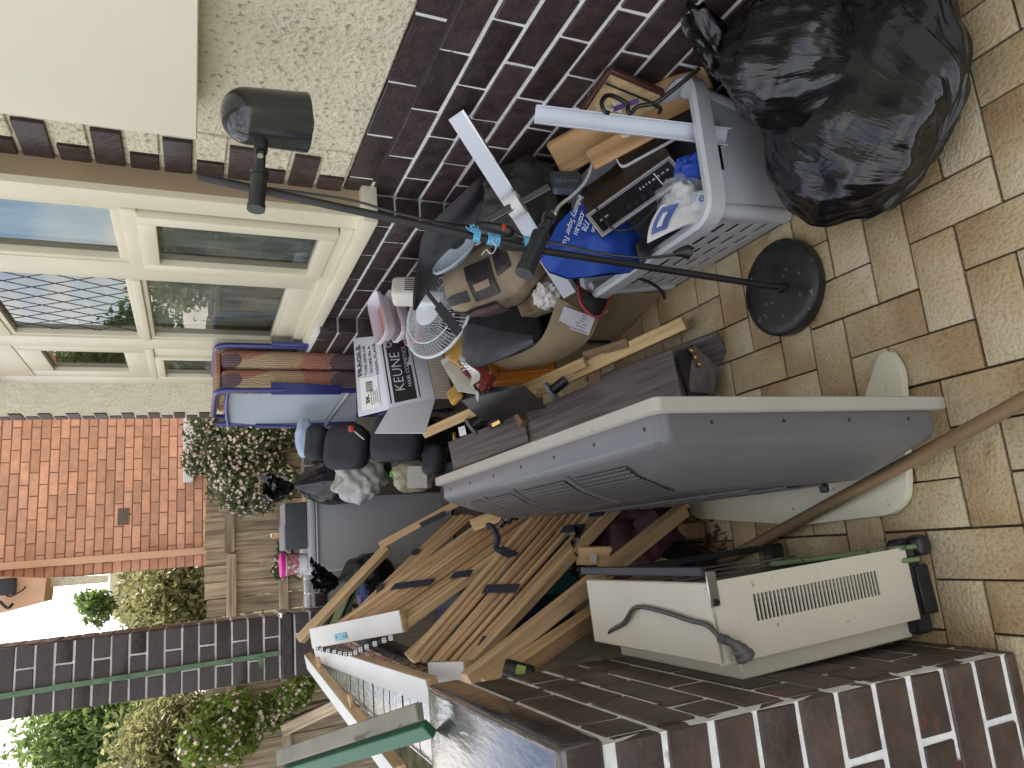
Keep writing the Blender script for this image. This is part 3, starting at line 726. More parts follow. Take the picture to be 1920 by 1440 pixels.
# strappy plant beside the low wall
M_blade = leaf_mat('strap_leaf', (0.10, 0.12, 0.04), (0.26, 0.26, 0.12), 0.3)
V, F = [], []
sp = P(640, 1400, y=3.3)
for _ in range(170):
    b = Vector((sp.x-0.2+rng.uniform(-.22, .25), 3.5+rng.uniform(-.5, .5), -0.32)); d = Vector((rng.gauss(0, .5), rng.gauss(0, .5), 0)); h = rng.uniform(0.6, 0.98); sd_ = d.cross(Vector((0, 0, 1))).normalized()*0.008; i = len(V)
    for t in range(6):
        u = t/5; p = b+Vector((0, 0, h*(u-0.35*u*u*u)))+d*(0.45*u*u); V += [p-sd_*(1-u*0.9), p+sd_*(1-u*0.9)]
    F += [[i+2*t, i+2*t+1, i+2*t+3, i+2*t+2] for t in range(5)]
sr = root('strap_leaf_plant', 'strappy pale green grass-like plant growing outside the low side wall', 'plant', (sp.x-0.2, 3.5, -0.32))
tag(emit('leaves', (V, F), M_blade, sr, smooth=0), kind='stuff')

# ================================================================== more shapes and materials for the stored things
def g_hex(p):
    """eight corners: 0-3 front (tl,tr,br,bl), 4-7 back"""
    return [Vector(q) for q in p], [[0, 3, 2, 1], [4, 5, 6, 7], [0, 1, 5, 4], [1, 2, 6, 5], [2, 3, 7, 6], [3, 0, 4, 7]]
def g_bev(g, off=0.003, seg=2):
    bm = bmesh.new(); vs_ = [bm.verts.new(v) for v in g[0]]
    for f in g[1]: bm.faces.new([vs_[i] for i in f])
    bmesh.ops.recalc_face_normals(bm, faces=bm.faces)
    bmesh.ops.bevel(bm, geom=list(bm.edges), offset=off, segments=seg, profile=0.6, affect='EDGES', clamp_overlap=True)
    bm.verts.index_update(); r = ([v.co.copy() for v in bm.verts], [[v.index for v in f.verts] for f in bm.faces]); bm.free(); return r
def g_perf(f, us, vs_, holes, t):
    """panel with real openings; f(u,v)->(point, normal)"""
    V, F = [], []; nu, nv = len(us), len(vs_); idx = {}
    def vid(i, j, k):
        if (i, j, k) not in idx:
            p, n = f(us[i], vs_[j]); idx[(i, j, k)] = len(V); V.append(Vector(p)-Vector(n)*(t*k))
        return idx[(i, j, k)]
    solid = lambda i, j: 0 <= i < nu-1 and 0 <= j < nv-1 and (i, j) not in holes
    for i in range(nu-1):
        for j in range(nv-1):
            if not solid(i, j): continue
            F.append([vid(i, j, 0), vid(i+1, j, 0), vid(i+1, j+1, 0), vid(i, j+1, 0)])
            F.append([vid(i, j, 1), vid(i, j+1, 1), vid(i+1, j+1, 1), vid(i+1, j, 1)])
            for (di, dj, a, b) in ((-1, 0, (i, j), (i, j+1)), (1, 0, (i+1, j+1), (i+1, j)), (0, -1, (i+1, j), (i, j)), (0, 1, (i, j+1), (i+1, j+1))):
                if not solid(i+di, j+dj): F.append([vid(*a, 0), vid(*b, 0), vid(*b, 1), vid(*a, 1)])
    return V, F
def pin(c, right, up, off=0.001):
    """frame for flat print: centre, a point to its right, a point above it"""
    c = Vector(c); x = (Vector(right)-c).normalized(); u = Vector(up)-c; y = (u-x*u.dot(x)).normalized(); z = x.cross(y)
    return axes(c+z*off, x, y, z)
def patch(name, M, w, h, m, parent, t=0.0006):
    return put(name, mesh_of(name, g_box(w, h, t), m, 0), parent, M)
def softbox(c, r, k=2.6, n=28, seed=0, amp=0.12, freq=2.2, flat=True, M=None):
    """a soft bulging form: super-ellipsoid with creases"""
    c = Vector(c); r = Vector(r)
    sp_ = lambda a, e: math.copysign(abs(a)**e, a)
    e = 2.0/k
    def f(u, v):
        th = 2*math.pi*u; ph = math.pi*(v-0.5)
        p = Vector((sp_(math.cos(ph), e)*sp_(math.cos(th), e), sp_(math.cos(ph), e)*sp_(math.sin(th), e), sp_(math.sin(ph), e)))
        q = p*freq+Vector((seed*3.7, seed*1.3, seed))
        d = 1+amp*noise.noise(q)+amp*0.5*noise.noise(q*2.3)
        p = Vector((p.x*r.x*d, p.y*r.y*d, p.z*r.z*d))
        return (M @ p if M else p)+c
    return g_grid(n*2, n, f, closeu=True)
M_black = mat('black_plastic', (0.012, 0.012, 0.013), 0.35, var=0.2)
M_blackm = mat('matt_black_metal', (0.014, 0.014, 0.015), 0.5, var=0.3, scale=20, spots=(0.10, 0.10, 0.10), spotscale=45, spotthr=0.71)
M_chrome = mat('dull_metal', (0.55, 0.55, 0.56), 0.3, metal=1.0, var=0.1)
M_brass = mat('brass', (0.62, 0.45, 0.16), 0.3, metal=1.0, var=0.1)
M_white = mat('white_plastic', (0.70, 0.70, 0.69), 0.4, var=0.05)
M_card = mat('brown_cardboard', (0.33, 0.25, 0.15), 0.85, var=0.08, scale=6, bump=0.2, bscale=40, bstretch=(1, 12, 1))
M_paper = mat('white_paper', (0.72, 0.72, 0.70), 0.8, var=0.04)
M_ink = mat('black_print', (0.015, 0.015, 0.016), 0.6)
M_whiteink = mat('white_print', (0.75, 0.76, 0.78), 0.6)

# ------------------------------------------------------------------ black rubbish bags
def bag_mat():
    m, n, l, b = nodes_of('black_polythene')
    b.inputs['Base Color'].default_value = (0.007, 0.007, 0.0075, 1); b.inputs['Roughness'].default_value = 0.19; b.inputs['Specular IOR Level'].default_value = 0.6
    t = n.new('ShaderNodeTexCoord'); oi = n.new('ShaderNodeObjectInfo')
    # long pleats run along v, from the neck outwards
    mp1 = n.new('ShaderNodeMapping'); mp1.inputs['Scale'].default_value = (15, 1.1, 1); l.new(t.outputs['UV'], mp1.inputs[0])
    a1 = n.new('ShaderNodeTexNoise'); a1.inputs['Scale'].default_value = 1.6; a1.inputs['Detail'].default_value = 4; a1.inputs['Roughness'].default_value = 0.6; a1.inputs['Distortion'].default_value = 0.5; l.new(mp1.outputs[0], a1.inputs['Vector'])
    def ridge(o):
        s = n.new('ShaderNodeMath'); s.operation = 'SUBTRACT'; s.inputs[1].default_value = 0.5; l.new(o, s.inputs[0])
        v = n.new('ShaderNodeMath'); v.operation = 'ABSOLUTE'; l.new(s.outputs[0], v.inputs[0]); return v.outputs[0]
    mp2 = n.new('ShaderNodeMapping'); mp2.inputs['Scale'].default_value = (1, 0.45, 1); mp2.inputs['Rotation'].default_value = (0.4, 0.3, 0.7); l.new(t.outputs['Object'], mp2.inputs[0])
    a2 = n.new('ShaderNodeTexNoise'); a2.inputs['Scale'].default_value = 9; a2.inputs['Detail'].default_value = 3; a2.inputs['Distortion'].default_value = 0.8; l.new(mp2.outputs[0], a2.inputs['Vector'])
    msk = n.new('ShaderNodeTexNoise'); msk.inputs['Scale'].default_value = 4.5; l.new(t.outputs['Object'], msk.inputs['Vector'])
    mr = n.new('ShaderNodeMapRange'); mr.inputs[1].default_value = 0.42; mr.inputs[2].default_value = 0.62; l.new(msk.outputs['Fac'], mr.inputs[0])
    bp1 = n.new('ShaderNodeBump'); bp1.inputs['Distance'].default_value = 0.03; bp1.inputs['Strength'].default_value = 0.24; bp1.invert = True; l.new(ridge(a1.outputs['Fac']), bp1.inputs['Height'])
    bp2 = n.new('ShaderNodeBump'); bp2.inputs['Distance'].default_value = 0.05; bp2.invert = True; l.new(ridge(a2.outputs['Fac']), bp2.inputs['Height'])
    ms = n.new('ShaderNodeMath'); ms.operation = 'MULTIPLY'; ms.inputs[1].default_value = 0.2; l.new(mr.outputs[0], ms.inputs[0]); l.new(ms.outputs[0], bp2.inputs['Strength'])
    l.new(bp1.outputs[0], bp2.inputs['Normal']); l.new(bp2.outputs[0], b.inputs['Normal'])
    return m
M_bag = bag_mat()
def add_uv(o, nx, ny):
    me = o.data; uv = me.uv_layers.new(name='UVMap')
    for p in me.polygons:
        idx = [me.loops[l].vertex_index for l in p.loop_indices]; wrapq = any(i % nx == nx-1 for i in idx)
        for l, i in zip(p.loop_indices, idx):
            u = i % nx
            if wrapq and u == 0: u = nx
            uv.data[l].uv = (u/nx, (i//nx)/(ny-1))
def rubbish_bag(label, c, r, tie, seed, n=110, group=None, nd=None):
    """bag with pleats running to its tied neck"""
    c = Vector(c); r = Vector(r); T = Vector(tie); ax = (T-c).normalized(); ux = ax.orthogonal().normalized(); vx = ax.cross(ux)
    def f(u, v):
        th = 2*math.pi*u; ph = math.pi*v         # v=1 -> towards the neck
        d = -ax*math.cos(ph)+(ux*math.cos(th)+vx*math.sin(th))*math.sin(ph)
        q = d*1.7+Vector((seed, seed*2.1, -seed))
        k = 1+0.13*noise.noise(q)+0.045*noise.noise(q*2.2)
        cs_, sn_ = math.cos(th), math.sin(th)
        fold = lambda fr, vs2, o: max(0.0, 1-abs(noise.noise(Vector((cs_*fr, sn_*fr, v*vs2+o))))*3.2)**1.6
        env = min(1, v/0.25)
        k += env*(0.050*fold(1.7, 0.9, seed)+0.026*fold(3.6, 1.3, seed+7))
        pl = max(0, (v-0.45)/0.55)
        k += pl*(0.035*fold(6.5, 0.8, seed+3)+0.03*noise.noise(Vector((cs_*9, sn_*9, v*1.1+seed))))
        p = c+Vector((d.x*r.x, d.y*r.y, d.z*r.z))*k
        if v > 0.8:
            w = ((v-0.8)/0.2); w = w*w*(3-2*w); p = p.lerp(T+(ux*math.cos(th)+vx*math.sin(th))*0.016, w)
        if p.z < 0.004: p.z = 0.004+0.25*max(-0.02, p.z)*0
        if p.x > 1.118: p.x = 1.118+0.004*noise.noise(p*9)
        return p
    nax = Vector(nd).normalized() if nd is not None else ax
    rt = root('rubbish_bag', label, 'rubbish bag', (c.x, c.y, 0.0), group)
    add_uv(emit('sack', g_grid(n, n, f, closeu=True), M_bag, rt, smooth=80), n, n)
    # crumpled neck beyond the tie
    def h(u, v):
        th = 2*math.pi*u; rr = 0.015+0.075*v**0.8*(1-0.25*v)
        rr *= 1+0.5*noise.noise(Vector((math.cos(th)*2.2, math.sin(th)*2.2, v*3+seed)))+0.35*noise.noise(Vector((math.cos(th)*5, math.sin(th)*5, v*6+seed)))
        o = T+nax*(0.15*v+0.03*noise.noise(Vector((math.cos(th)*3, math.sin(th)*3, 9+seed))))+Vector((0.05*v*v, -0.05*v*v, -0.02*v*v))
        q = o+(ux*math.cos(th)+vx*math.sin(th))*rr
        q.x = min(q.x, 1.12); return q
    add_uv(emit('neck', g_grid(48, 16, h, closeu=True), M_bag, rt, smooth=80), 48, 16)
    return rt
T2 = P(1396, 130, y=1.10)
rubbish_bag('large black rubbish bag lying slumped on the tiles below the other black bag', (0.89, 0.975, 0.115), (0.265, 0.242, 0.125), (1.07, 1.13, 0.16), 1.3, n=150)
rubbish_bag('black rubbish bag with a knotted neck propped up against the brick wall', P(1495, 118, y=1.0), (0.15, 0.138, 0.162), T2, 4.2, n=150, nd=P(1335, 105, y=1.13)-T2)

# ------------------------------------------------------------------ laundry basket
M_basket = mat('grey_blue_plastic', (0.50, 0.52, 0.55), 0.38, var=0.06, scale=5, spec=0.5)
bk = root('laundry_basket', 'pale grey blue plastic laundry basket filled with a radio and papers', 'laundry basket', (0.93, 1.55, 0))
bx0, bx1, by0, by1, bh = 0.765, 1.075, 1.30, 1.83, 0.30
def wallf(a, b, out):
    a, b, out = Vector(a), Vector(b), Vector(out)
    def f(u, v):
        p = a.lerp(b, u); p = p+out*(0.035*v); p.z = 0.006+bh*v; return p, out
    return f
us = [0.0]; hol = set(); ncol = 6; vsl = [0.0]
for i in range(ncol):
    c = 0.14+0.74*i/(ncol-1); us += [c-0.056, c+0.056]
us += [1.0]
for j in range(5):
    c = 0.14+0.66*j/4; vsl += [c-0.032, c+0.032]
vsl += [1.0]
for i in range(ncol):
    for j in range(5): hol.add((1+2*i, 1+2*j))
for A, B, O in (((bx0, by1, 0), (bx0, by0, 0), (-1, 0, 0)), ((bx1, by0, 0), (bx1, by1, 0), (1, 0, 0))):
    emit('side', g_perf(wallf(A, B, O), us, vsl, hol, 0.004), M_basket, bk)
usn = [0, 0.3, 0.34, 0.66, 0.7, 1.0]
for A, B, O in (((bx0, by0, 0), (bx1, by0, 0), (0, -1, 0)), ((bx1, by1, 0), (bx0, by1, 0), (0, 1, 0))):
    emit('end', g_perf(wallf(A, B, O), usn, [0, 0.72, 0.86, 1.0], {(1, 1), (2, 1), (3, 1)}, 0.004), M_basket, bk)
emit('bottom', g_box(bx1-bx0, by1-by0, 0.006, c=((bx0+bx1)/2, (by0+by1)/2, 0.004)), M_basket, bk)
rim = rounded([(bx0-0.04, by0-0.04), (bx1+0.025, by0-0.04), (bx1+0.025, by1+0.04), (bx0-0.04, by1+0.04)], 0.055, 6)
def rimf():
    V, F = [], []; prof = [(0.004, -0.045), (-0.018, -0.04), (-0.021, 0.004), (-0.012, 0.011), (0.006, 0.006), (0.008, -0.01)]; n = len(rim); m = len(prof)
    for k in range(n):
        p = Vector((*rim[k], 0)); t = (Vector((*rim[(k+1) % n], 0))-Vector((*rim[k-1], 0))).normalized(); o = Vector((t.y, -t.x, 0))
        for a, b in prof: V.append(Vector((p.x, p.y, bh+0.006))-o*a+Vector((0, 0, b)))
    for k in range(n):
        for i in range(m):
            F.append([k*m+i, k*m+(i+1) % m, ((k+1) % n)*m+(i+1) % m, ((k+1) % n)*m+i])
    return V, F
emit('rim', rimf(), M_basket, bk)
for sx_, sy_2 in ((bx0-0.018, by0-0.018), (bx1+0.0, by0-0.018), (bx0-0.018, by1+0.018), (bx1, by1+0.018)):
    emit('corner', g_tube([(sx_+(0.03 if sx_ < 0.9 else -0.025), sy_2+(0.03 if sy_2 < 1.5 else -0.03), 0.008), (sx_, sy_2, bh)], 0.022, 10), M_basket, bk)

M_dkfiller = mat('dark_filler', (0.02, 0.022, 0.03), 0.85, var=0.5, scale=10, bump=0.5, bscale=40)  # dark filler added to stand in for shade behind the basket slots
tag(emit('basket_filler', softbox((0.925, 1.565, 0.125), (0.14, 0.245, 0.115), 5, 26, 17, 0.05, 3), M_dkfiller), 'dark heap of clothes added in the laundry basket to darken its slots', 'filler')
# contents of the basket ------------------------------------------------
M_radio = mat('brown_wood_grain_plastic', (0.045, 0.026, 0.018), 0.45, var=0.3, scale=20, stretch=(0.3, 6, 6))
TL, TR = P(1099, 405, y=1.50), P(1257, 293, y=1.36)
BLc, BRc = P(1128, 449, y=1.475), P(1288, 330, y=1.335)
dn = (BLc-TL); dn2 = BRc-TR
dep = ((P(1092, 352, y=1.585)-TL)+(P(1230, 258, y=1.455)-TR))/2
TLb, TRb = TL+dep, TR+dep
radio = root('clock_radio', 'brown wood grain clock radio with silver trimmed dial tilted in the basket', 'radio', (TL+BRc+dep)/2)
emit('body', g_bev(g_hex([TL, TR, BRc, BLc, TLb, TRb, BRc+dep, BLc+dep]), 0.004), M_radio, radio)
fx = (TR-TL).normalized(); fn = fx.cross((TL-BLc).normalized()).normalized()
if fn.y > 0: fn = -fn
FL_, FH_ = (TR-TL).length, (TL-BLc).length
fc = (TL+TR+BLc+BRc)/4; fy = fn.cross(fx)
fM = axes(fc+fn*0.001, fx, fy, fn)
M_silver = mat('silver_plastic_trim', (0.55, 0.57, 0.60), 0.3, metal=0.6, var=0.05)
M_dial = mat('smoked_dial', (0.010, 0.008, 0.010), 0.12, var=0.2)
def frame_ring(w, h, b, t):
    return g_join(g_box(w, b, t, c=(0, h/2-b/2, 0)), g_box(w, b, t, c=(0, -h/2+b/2, 0)), g_box(b, h-2*b, t, c=(-w/2+b/2, 0, 0)), g_box(b, h-2*b, t, c=(w/2-b/2, 0, 0)))
put('trim', mesh_of('trim', frame_ring(FL_*0.99, FH_*0.96, 0.0045, 0.006), M_silver), radio, fM)
put('trim', mesh_of('trim', frame_ring(FL_*0.94, FH_*0.78, 0.002, 0.005), M_silver), radio, fM)
put('dial', mesh_of('dial', g_box(FL_*0.93, FH_*0.74, 0.004), M_dial), radio, fM)
put('pointer', mesh_of('pointer', g_box(0.0022, FH_*0.5, 0.002), M_white), radio, fM @ Matrix.Translation((FL_*0.27, FH_*0.04, 0.004)))
for k in range(4): put('knob', mesh_of('knob', g_lathe([(0.008, 0), (0.0075, 0.008), (0.006, 0.010)], 14), M_black), radio, fM @ Matrix.Translation((-FL_*0.12+k*0.022, -FH_*0.22, 0.002)))
text('lettering', '5  6  7  8  10  12  14  16', 0.009, fM @ Matrix.Translation((FL_*0.24, FH_*0.12, 0.0025)), M_whiteink, radio)
text('lettering', 'AM  FM', 0.008, fM @ Matrix.Translation((-FL_*0.37, FH_*0.02, 0.0025)), M_whiteink, radio)
gn = fx.cross(dep.normalized()).normalized(); gn = gn if gn.z > 0 else -gn
for k in range(26):
    p = TL.lerp(TR, 0.10+0.76*k/25)+dep*0.12
    bar('grille_slat', p+gn*0.002, p+dep*0.78+gn*0.002, 0.0035, 0.003, M_black, radio, up=gn, bev=0)
tube('cord', [P(1093, 352, y=1.6), P(1112, 380, y=1.50), P(1135, 415, y=1.44), P(1160, 432, y=1.42), P(1200, 420, y=1.40), P(1240, 372, y=1.36)], 0.003, M_black, radio)

M_bluebag = mat('royal_blue_nonwoven', (0.012, 0.06, 0.36), 0.62, var=0.12, scale=14, bump=0.5, bscale=260, bdist=0.0008)
blue = root('shopping_bag', 'royal blue fabric shopping bag with white lettering stuffed beside the radio', 'bag', P(1100, 470, y=1.62))
outl = [(1012, 488), (1045, 420), (1085, 385), (1128, 388), (1180, 420), (1205, 455), (1212, 490), (1180, 512), (1120, 519), (1065, 524), (1030, 512)]
cen = P(1110, 458, y=1.525)
op = [P(a, b, y=1.56 if a < 1100 else 1.53) for a, b in outl]
def bluef(u, v):
    n = len(op); k = u*n; i = int(k) % n; t = k-int(k); e = op[i].lerp(op[(i+1) % n], t)
    p = cen.lerp(e, v); bul = (1-v*v)*0.045
    return p+Vector((0.1, -1, 0.35)).normalized()*(bul+0.012*noise.noise(p*16)+0.02*abs(noise.noise(p*7)))
emit('sack', g_grid(66, 14, bluef, closeu=True), M_bluebag, blue)
emit('back', g_grid(44, 3, lambda u, v: (lambda e: e.lerp(cen+Vector((0.05, 0.12, -0.04)), v))(op[int(u*44*len(op)/44) % len(op)]), closeu=True), M_bluebag, blue)
def bt(s, size, c, r_, u_, nm='lettering'):
    yy = 1.478
    text(nm, s, size, pin(P(*c, y=yy), P(*r_, y=yy), P(*u_, y=yy), 0.004), M_whiteink, blue)
bt('Industry Super Fun', 0.021, (1072, 415), (1060, 450), (1100, 425))
bt('.com.au', 0.024, (1086, 420), (1076, 450), (1110, 428))
bt('778', 0.022, (1096, 424), (1092, 434), (1118, 430))
bt('on', 0.020, (1112, 431), (1108, 441), (1130, 436))
emit('bag_base', g_bev(g_hex([P(1190, 458, y=1.47), P(1212, 445, y=1.46), P(1222, 478, y=1.46), P(1200, 494, y=1.47), P(1190, 458, y=1.56), P(1212, 445, y=1.55), P(1222, 478, y=1.55), P(1200, 494, y=1.56)]), 0.004), M_black, blue)

M_navy = mat('slate_blue_plastic', (0.045, 0.060, 0.085), 0.5, var=0.1)
zp = root('tv_box', 'small rounded slate blue television box lettered ZAAP TV', 'set top box', P(1063, 337, y=1.60))
zc = P(1063, 337, y=1.585)
zM = pin(zc, P(1030, 337, y=1.60), P(1063, 372, y=1.55), 0)
sq = rounded([(-0.043, -0.043), (0.043, -0.043), (0.043, 0.043), (-0.043, 0.043)], 0.016, 5)
put('case', mesh_of('case', g_bev(g_prism(sq, 0.02, -0.02), 0.003), M_navy), zp, zM)
M_zink = mat('faint_grey_print', (0.20, 0.24, 0.30), 0.6)
text('lettering', 'ZAAP', 0.017, zM @ Matrix.Translation((-0.010, 0.004, 0.0008)), M_zink, zp)
put('logo_frame', mesh_of('logo_frame', frame_ring(0.020, 0.014, 0.001, 0.0006), M_zink, 0), zp, zM @ Matrix.Translation((0.024, 0.004, 0.0008)))
text('lettering', 'TV', 0.010, zM @ Matrix.Translation((0.024, 0.004, 0.0009)), M_zink, zp)

# papers and plastic at the near side of the basket
M_clear = mat('hazy_clear_plastic', (0.6, 0.62, 0.64), 0.2, var=0.05, alpha=0.34)
M_mag = mat('magazine_page', (0.62, 0.62, 0.60), 0.4, var=0.1, scale=20)
M_magblue = mat('magazine_blue', (0.05, 0.09, 0.30), 0.35, var=0.1)
mg = root('magazine', 'glossy white magazine with a blue corner standing in the basket', 'magazine', P(1260, 440, z=0.18))
a0, a1, a2, a3 = P(1215, 455, y=1.42), P(1240, 385, y=1.36), P(1326, 358, y=1.30), P(1318, 415, y=1.30)
emit('pages', g_sheet(10, 10, lambda u, v: a0.lerp(a1, u).lerp(a3.lerp(a2, u), v)+Vector((0, 0, 0.012*math.sin(u*3+v*2))), 0.008), M_mag, mg)
emit('cover_panel', g_sheet(6, 6, lambda u, v: (lambda p: p+Vector((-0.006, -0.010, 0.012)))(a0.lerp(a1, 0.15+0.75*u).lerp(a3.lerp(a2, 0.15+0.75*u), 0.10+0.32*v)+Vector((0, 0, 0.012*math.sin((0.15+0.75*u)*3+(0.1+.32*v)*2)))), 0.0008), M_magblue, mg)
emit('picture_strip', g_sheet(4, 4, lambda u, v: (lambda p: p+Vector((-0.008, -0.012, 0.015)))(a0.lerp(a1, 0.3+0.4*u).lerp(a3.lerp(a2, 0.3+0.4*u), 0.2+0.1*v)+Vector((0, 0, 0.012*math.sin((0.3+0.4*u)*3+.5)))), 0.0008), M_mag, mg)
pb = root('plastic_bag', 'crumpled clear plastic bag of papers near the basket corner', 'plastic bag', P(1270, 380, z=0.24))
c_ = P(1272, 372, y=1.36)
emit('film', softbox(c_, (0.055, 0.06, 0.05), 2.2, 20, 3, 0.3, 2.5), M_clear, pb)
emit('paper_inside', softbox(c_+Vector((0, 0.01, -0.01)), (0.04, 0.045, 0.03), 2.6, 14, 5, 0.25, 2.5), M_paper, pb)
def dots_mat():
    m, n, l, b = nodes_of('blue_dot_print'); t = n.new('ShaderNodeTexCoord'); v = n.new('ShaderNodeTexVoronoi'); v.inputs['Scale'].default_value = 190; v.inputs['Randomness'].default_value = 0
    l.new(t.outputs['Object'], v.inputs['Vector']); r = n.new('ShaderNodeValToRGB'); r.color_ramp.elements[0].position = 0.36; r.color_ramp.elements[1].position = 0.42
    r.color_ramp.elements[0].color = (0.03, 0.13, 0.35, 1); r.color_ramp.elements[1].color = (0.62, 0.66, 0.7, 1); l.new(v.outputs['Distance'], r.inputs[0]); l.new(r.outputs[0], b.inputs['Base Color']); b.inputs['Roughness'].default_value = 0.4
    return m
dp_ = root('paper_packet', 'paper packet printed with blue dots at the basket rim', 'packet', P(1315, 375, z=0.27))
dM = pin(P(1313, 378, y=1.305), P(1313, 345, y=1.305), P(1290, 378, y=1.33), 0)
put('wrapper', mesh_of('wrapper', g_box(0.058, 0.045, 0.016, 0.004), dots_mat()), dp_, dM)
M_bluedisc = mat('blue_disc_print', (0.03, 0.17, 0.42), 0.5)
put('logo_disc', mesh_of('logo_disc', g_lathe([(0.0095, 0), (0.0095, 0.0008)], 20), M_bluedisc), dp_, dM @ Matrix.Translation((0.002, -0.008, 0.0082)))
text('lettering', 'M', 0.013, dM @ Matrix.Translation((0.002, -0.008, 0.0093)), M_whiteink, dp_)
bl2 = softbox(P(1300, 320, y=1.33), (0.035, 0.045, 0.05), 2.2, 16, 9, 0.35, 2.4)
tag(emit('crumpled_bag', bl2, M_bluebag), 'crumpled blue fabric bag wedged between radio and basket end', 'bag')

# things between basket and wall ------------------------------------------
M_board = wood('varnished_board', (0.36, 0.20, 0.08), (0.48, 0.29, 0.13), rough=0.4)
bA, bB = P(1040, 300, y=1.62), P(1330, 145, y=1.28)
tag(bar('wooden_board', bA, bB, 0.105, 0.022, M_board, up=(-0.75, -0.5, 0.5), bev=0.006), 'wide varnished wooden board lying along the wall behind the tablet', 'board')
tag(bar('wooden_board', P(1100, 300, y=1.53)+Vector((0, 0, -.01)), P(1215, 238, y=1.40)+Vector((0, 0, -.01)), 0.06, 0.016, M_board, up=(-0.75, -0.5, 0.5), bev=0.004), 'narrow varnished wooden board lying under the white cable', 'board')
tb_ = root('tablet_panel', 'black glossy rounded panel with white edge behind the radio', 'panel', P(1240, 240, y=1.40))
tM = pin(P(1238, 245, y=1.405), P(1310, 205, y=1.33), P(1205, 215, y=1.45), 0)
sq = rounded([(-0.135, -0.05), (0.135, -0.05), (0.135, 0.05), (-0.135, 0.05)], 0.02, 5)
put('edge', mesh_of('edge', g_prism(sq, 0.008, -0.008), M_white), tb_, tM)
put('face', mesh_of('face', g_prism([(x*0.975, y*0.95) for x, y in sq], 0.002, 0), mat('black_gloss', (0.01, 0.01, 0.012), 0.12, var=0.1)), tb_, tM)
fr = root('framed_panel', 'pale plywood panel with a dark timber edge leaning against the bricks', 'panel', P(1160, 150, x=1.1))
fM2 = axes((1.10, 1.33, 0.40), (0.10, -0.90, -0.30), (0.05, -0.31, 0.95), (-1, -0.12, 0.0))
fp = [P(1142, 128, x=1.105), P(1243, 172, x=1.09), P(1205, 245, x=1.07), P(1088, 210, x=1.07)]
nrm = (fp[1]-fp[0]).cross(fp[3]-fp[0]).normalized(); nrm = nrm if nrm.x < 0 else -nrm
M_ply = wood('pale_plywood', (0.55, 0.40, 0.20), (0.66, 0.50, 0.28))
emit('panel', g_hex([fp[0], fp[1], fp[2], fp[3]]+[p-nrm*0.012 for p in fp]), M_ply, fr, smooth=0)
M_dkwood = wood('dark_stained_wood', (0.055, 0.024, 0.015), (0.09, 0.04, 0.025), rough=0.35)
bar('edge_strip', fp[0]+nrm*0.004, fp[1]+nrm*0.004, 0.012, 0.02, M_dkwood, fr, up=nrm)
bar('edge_strip', fp[0]+nrm*0.004, fp[3]+nrm*0.004, 0.010, 0.02, M_dkwood, fr, up=nrm)
bar('inlay_line', fp[0].lerp(fp[3], .3).lerp(fp[1], .08)+nrm*0.002, fp[1].lerp(fp[2], .3)+nrm*0.002, 0.006, 0.003, M_ink, fr, up=nrm)
wp = root('paper_bag', 'crumpled white paper bag with a purple stripe against the pale panel', 'paper bag', P(1150, 195, y=1.42))
w0, w1, w2, w3 = P(1097, 198, y=1.44), P(1107, 165, y=1.45), P(1185, 168, y=1.38), P(1165, 212, y=1.38)
emit('sheet', g_sheet(16, 16, lambda u, v: w0.lerp(w1, v).lerp(w3.lerp(w2, v), u)+Vector((-0.01, -0.015, 0.02))*noise.noise(Vector((u*4, v*4, 1)))*(0.3+2.2*u), 0.001), M_paper, wp)
M_purple = mat('purple_print', (0.12, 0.05, 0.25), 0.6)
bar('stripe', P(1150, 205, y=1.365), P(1198, 188, y=1.34), 0.012, 0.001, M_purple, wp, up=(-.6, -.6, .6), bev=0)
hg = root('coat_hanger', 'black plastic coat hanger hooked over the white channel', 'hanger', P(1160, 190, y=1.36))
hp = [P(1142, 212, y=1.295), P(1133, 208, y=1.295), P(1128, 192, y=1.295), P(1137, 180, y=1.30), P(1150, 180, y=1.30), P(1166, 188, y=1.30), P(1177, 197, y=1.30), P(1177, 208, y=1.30), P(1183, 212, y=1.30), P(1195, 200, y=1.29), P(1225, 194, y=1.27), P(1245, 182, y=1.25), P(1312, 128, y=1.19)]
tube('wire', hp, 0.0055, M_black, hg, n=10, k=7)
tube('wire', [P(1222, 194, y=1.27), P(1238, 203, y=1.27), P(1236, 212, y=1.27)], 0.005, M_black, hg)
# white channel (angle) leaning on the basket
M_alu = mat('white_powder_coat', (0.60, 0.63, 0.70), 0.3, var=0.05, scale=4)
ch = root('metal_channel', 'white painted metal channel leaning upright from the basket rim to the wall', 'channel', P(1360, 255, y=1.262))
cA, cB = P(1003, 215, y=1.40), P(1362, 258, y=1.265)
up_ = Vector((-0.45, -0.85, 0.25))
bar('web', cA, cB, 0.040, 0.002, M_alu, ch, up=up_, bev=0)
fr_ = frame(cA, cB, up_); sy3 = Vector((fr_[0][1], fr_[1][1], fr_[2][1])); sz3 = Vector((fr_[0][2], fr_[1][2], fr_[2][2]))
for s in (1, -1): bar('flange', cA+sy3*0.020*s+sz3*0.011, cB+sy3*0.020*s+sz3*0.011, 0.002, 0.024, M_alu, ch, up=up_, bev=0)
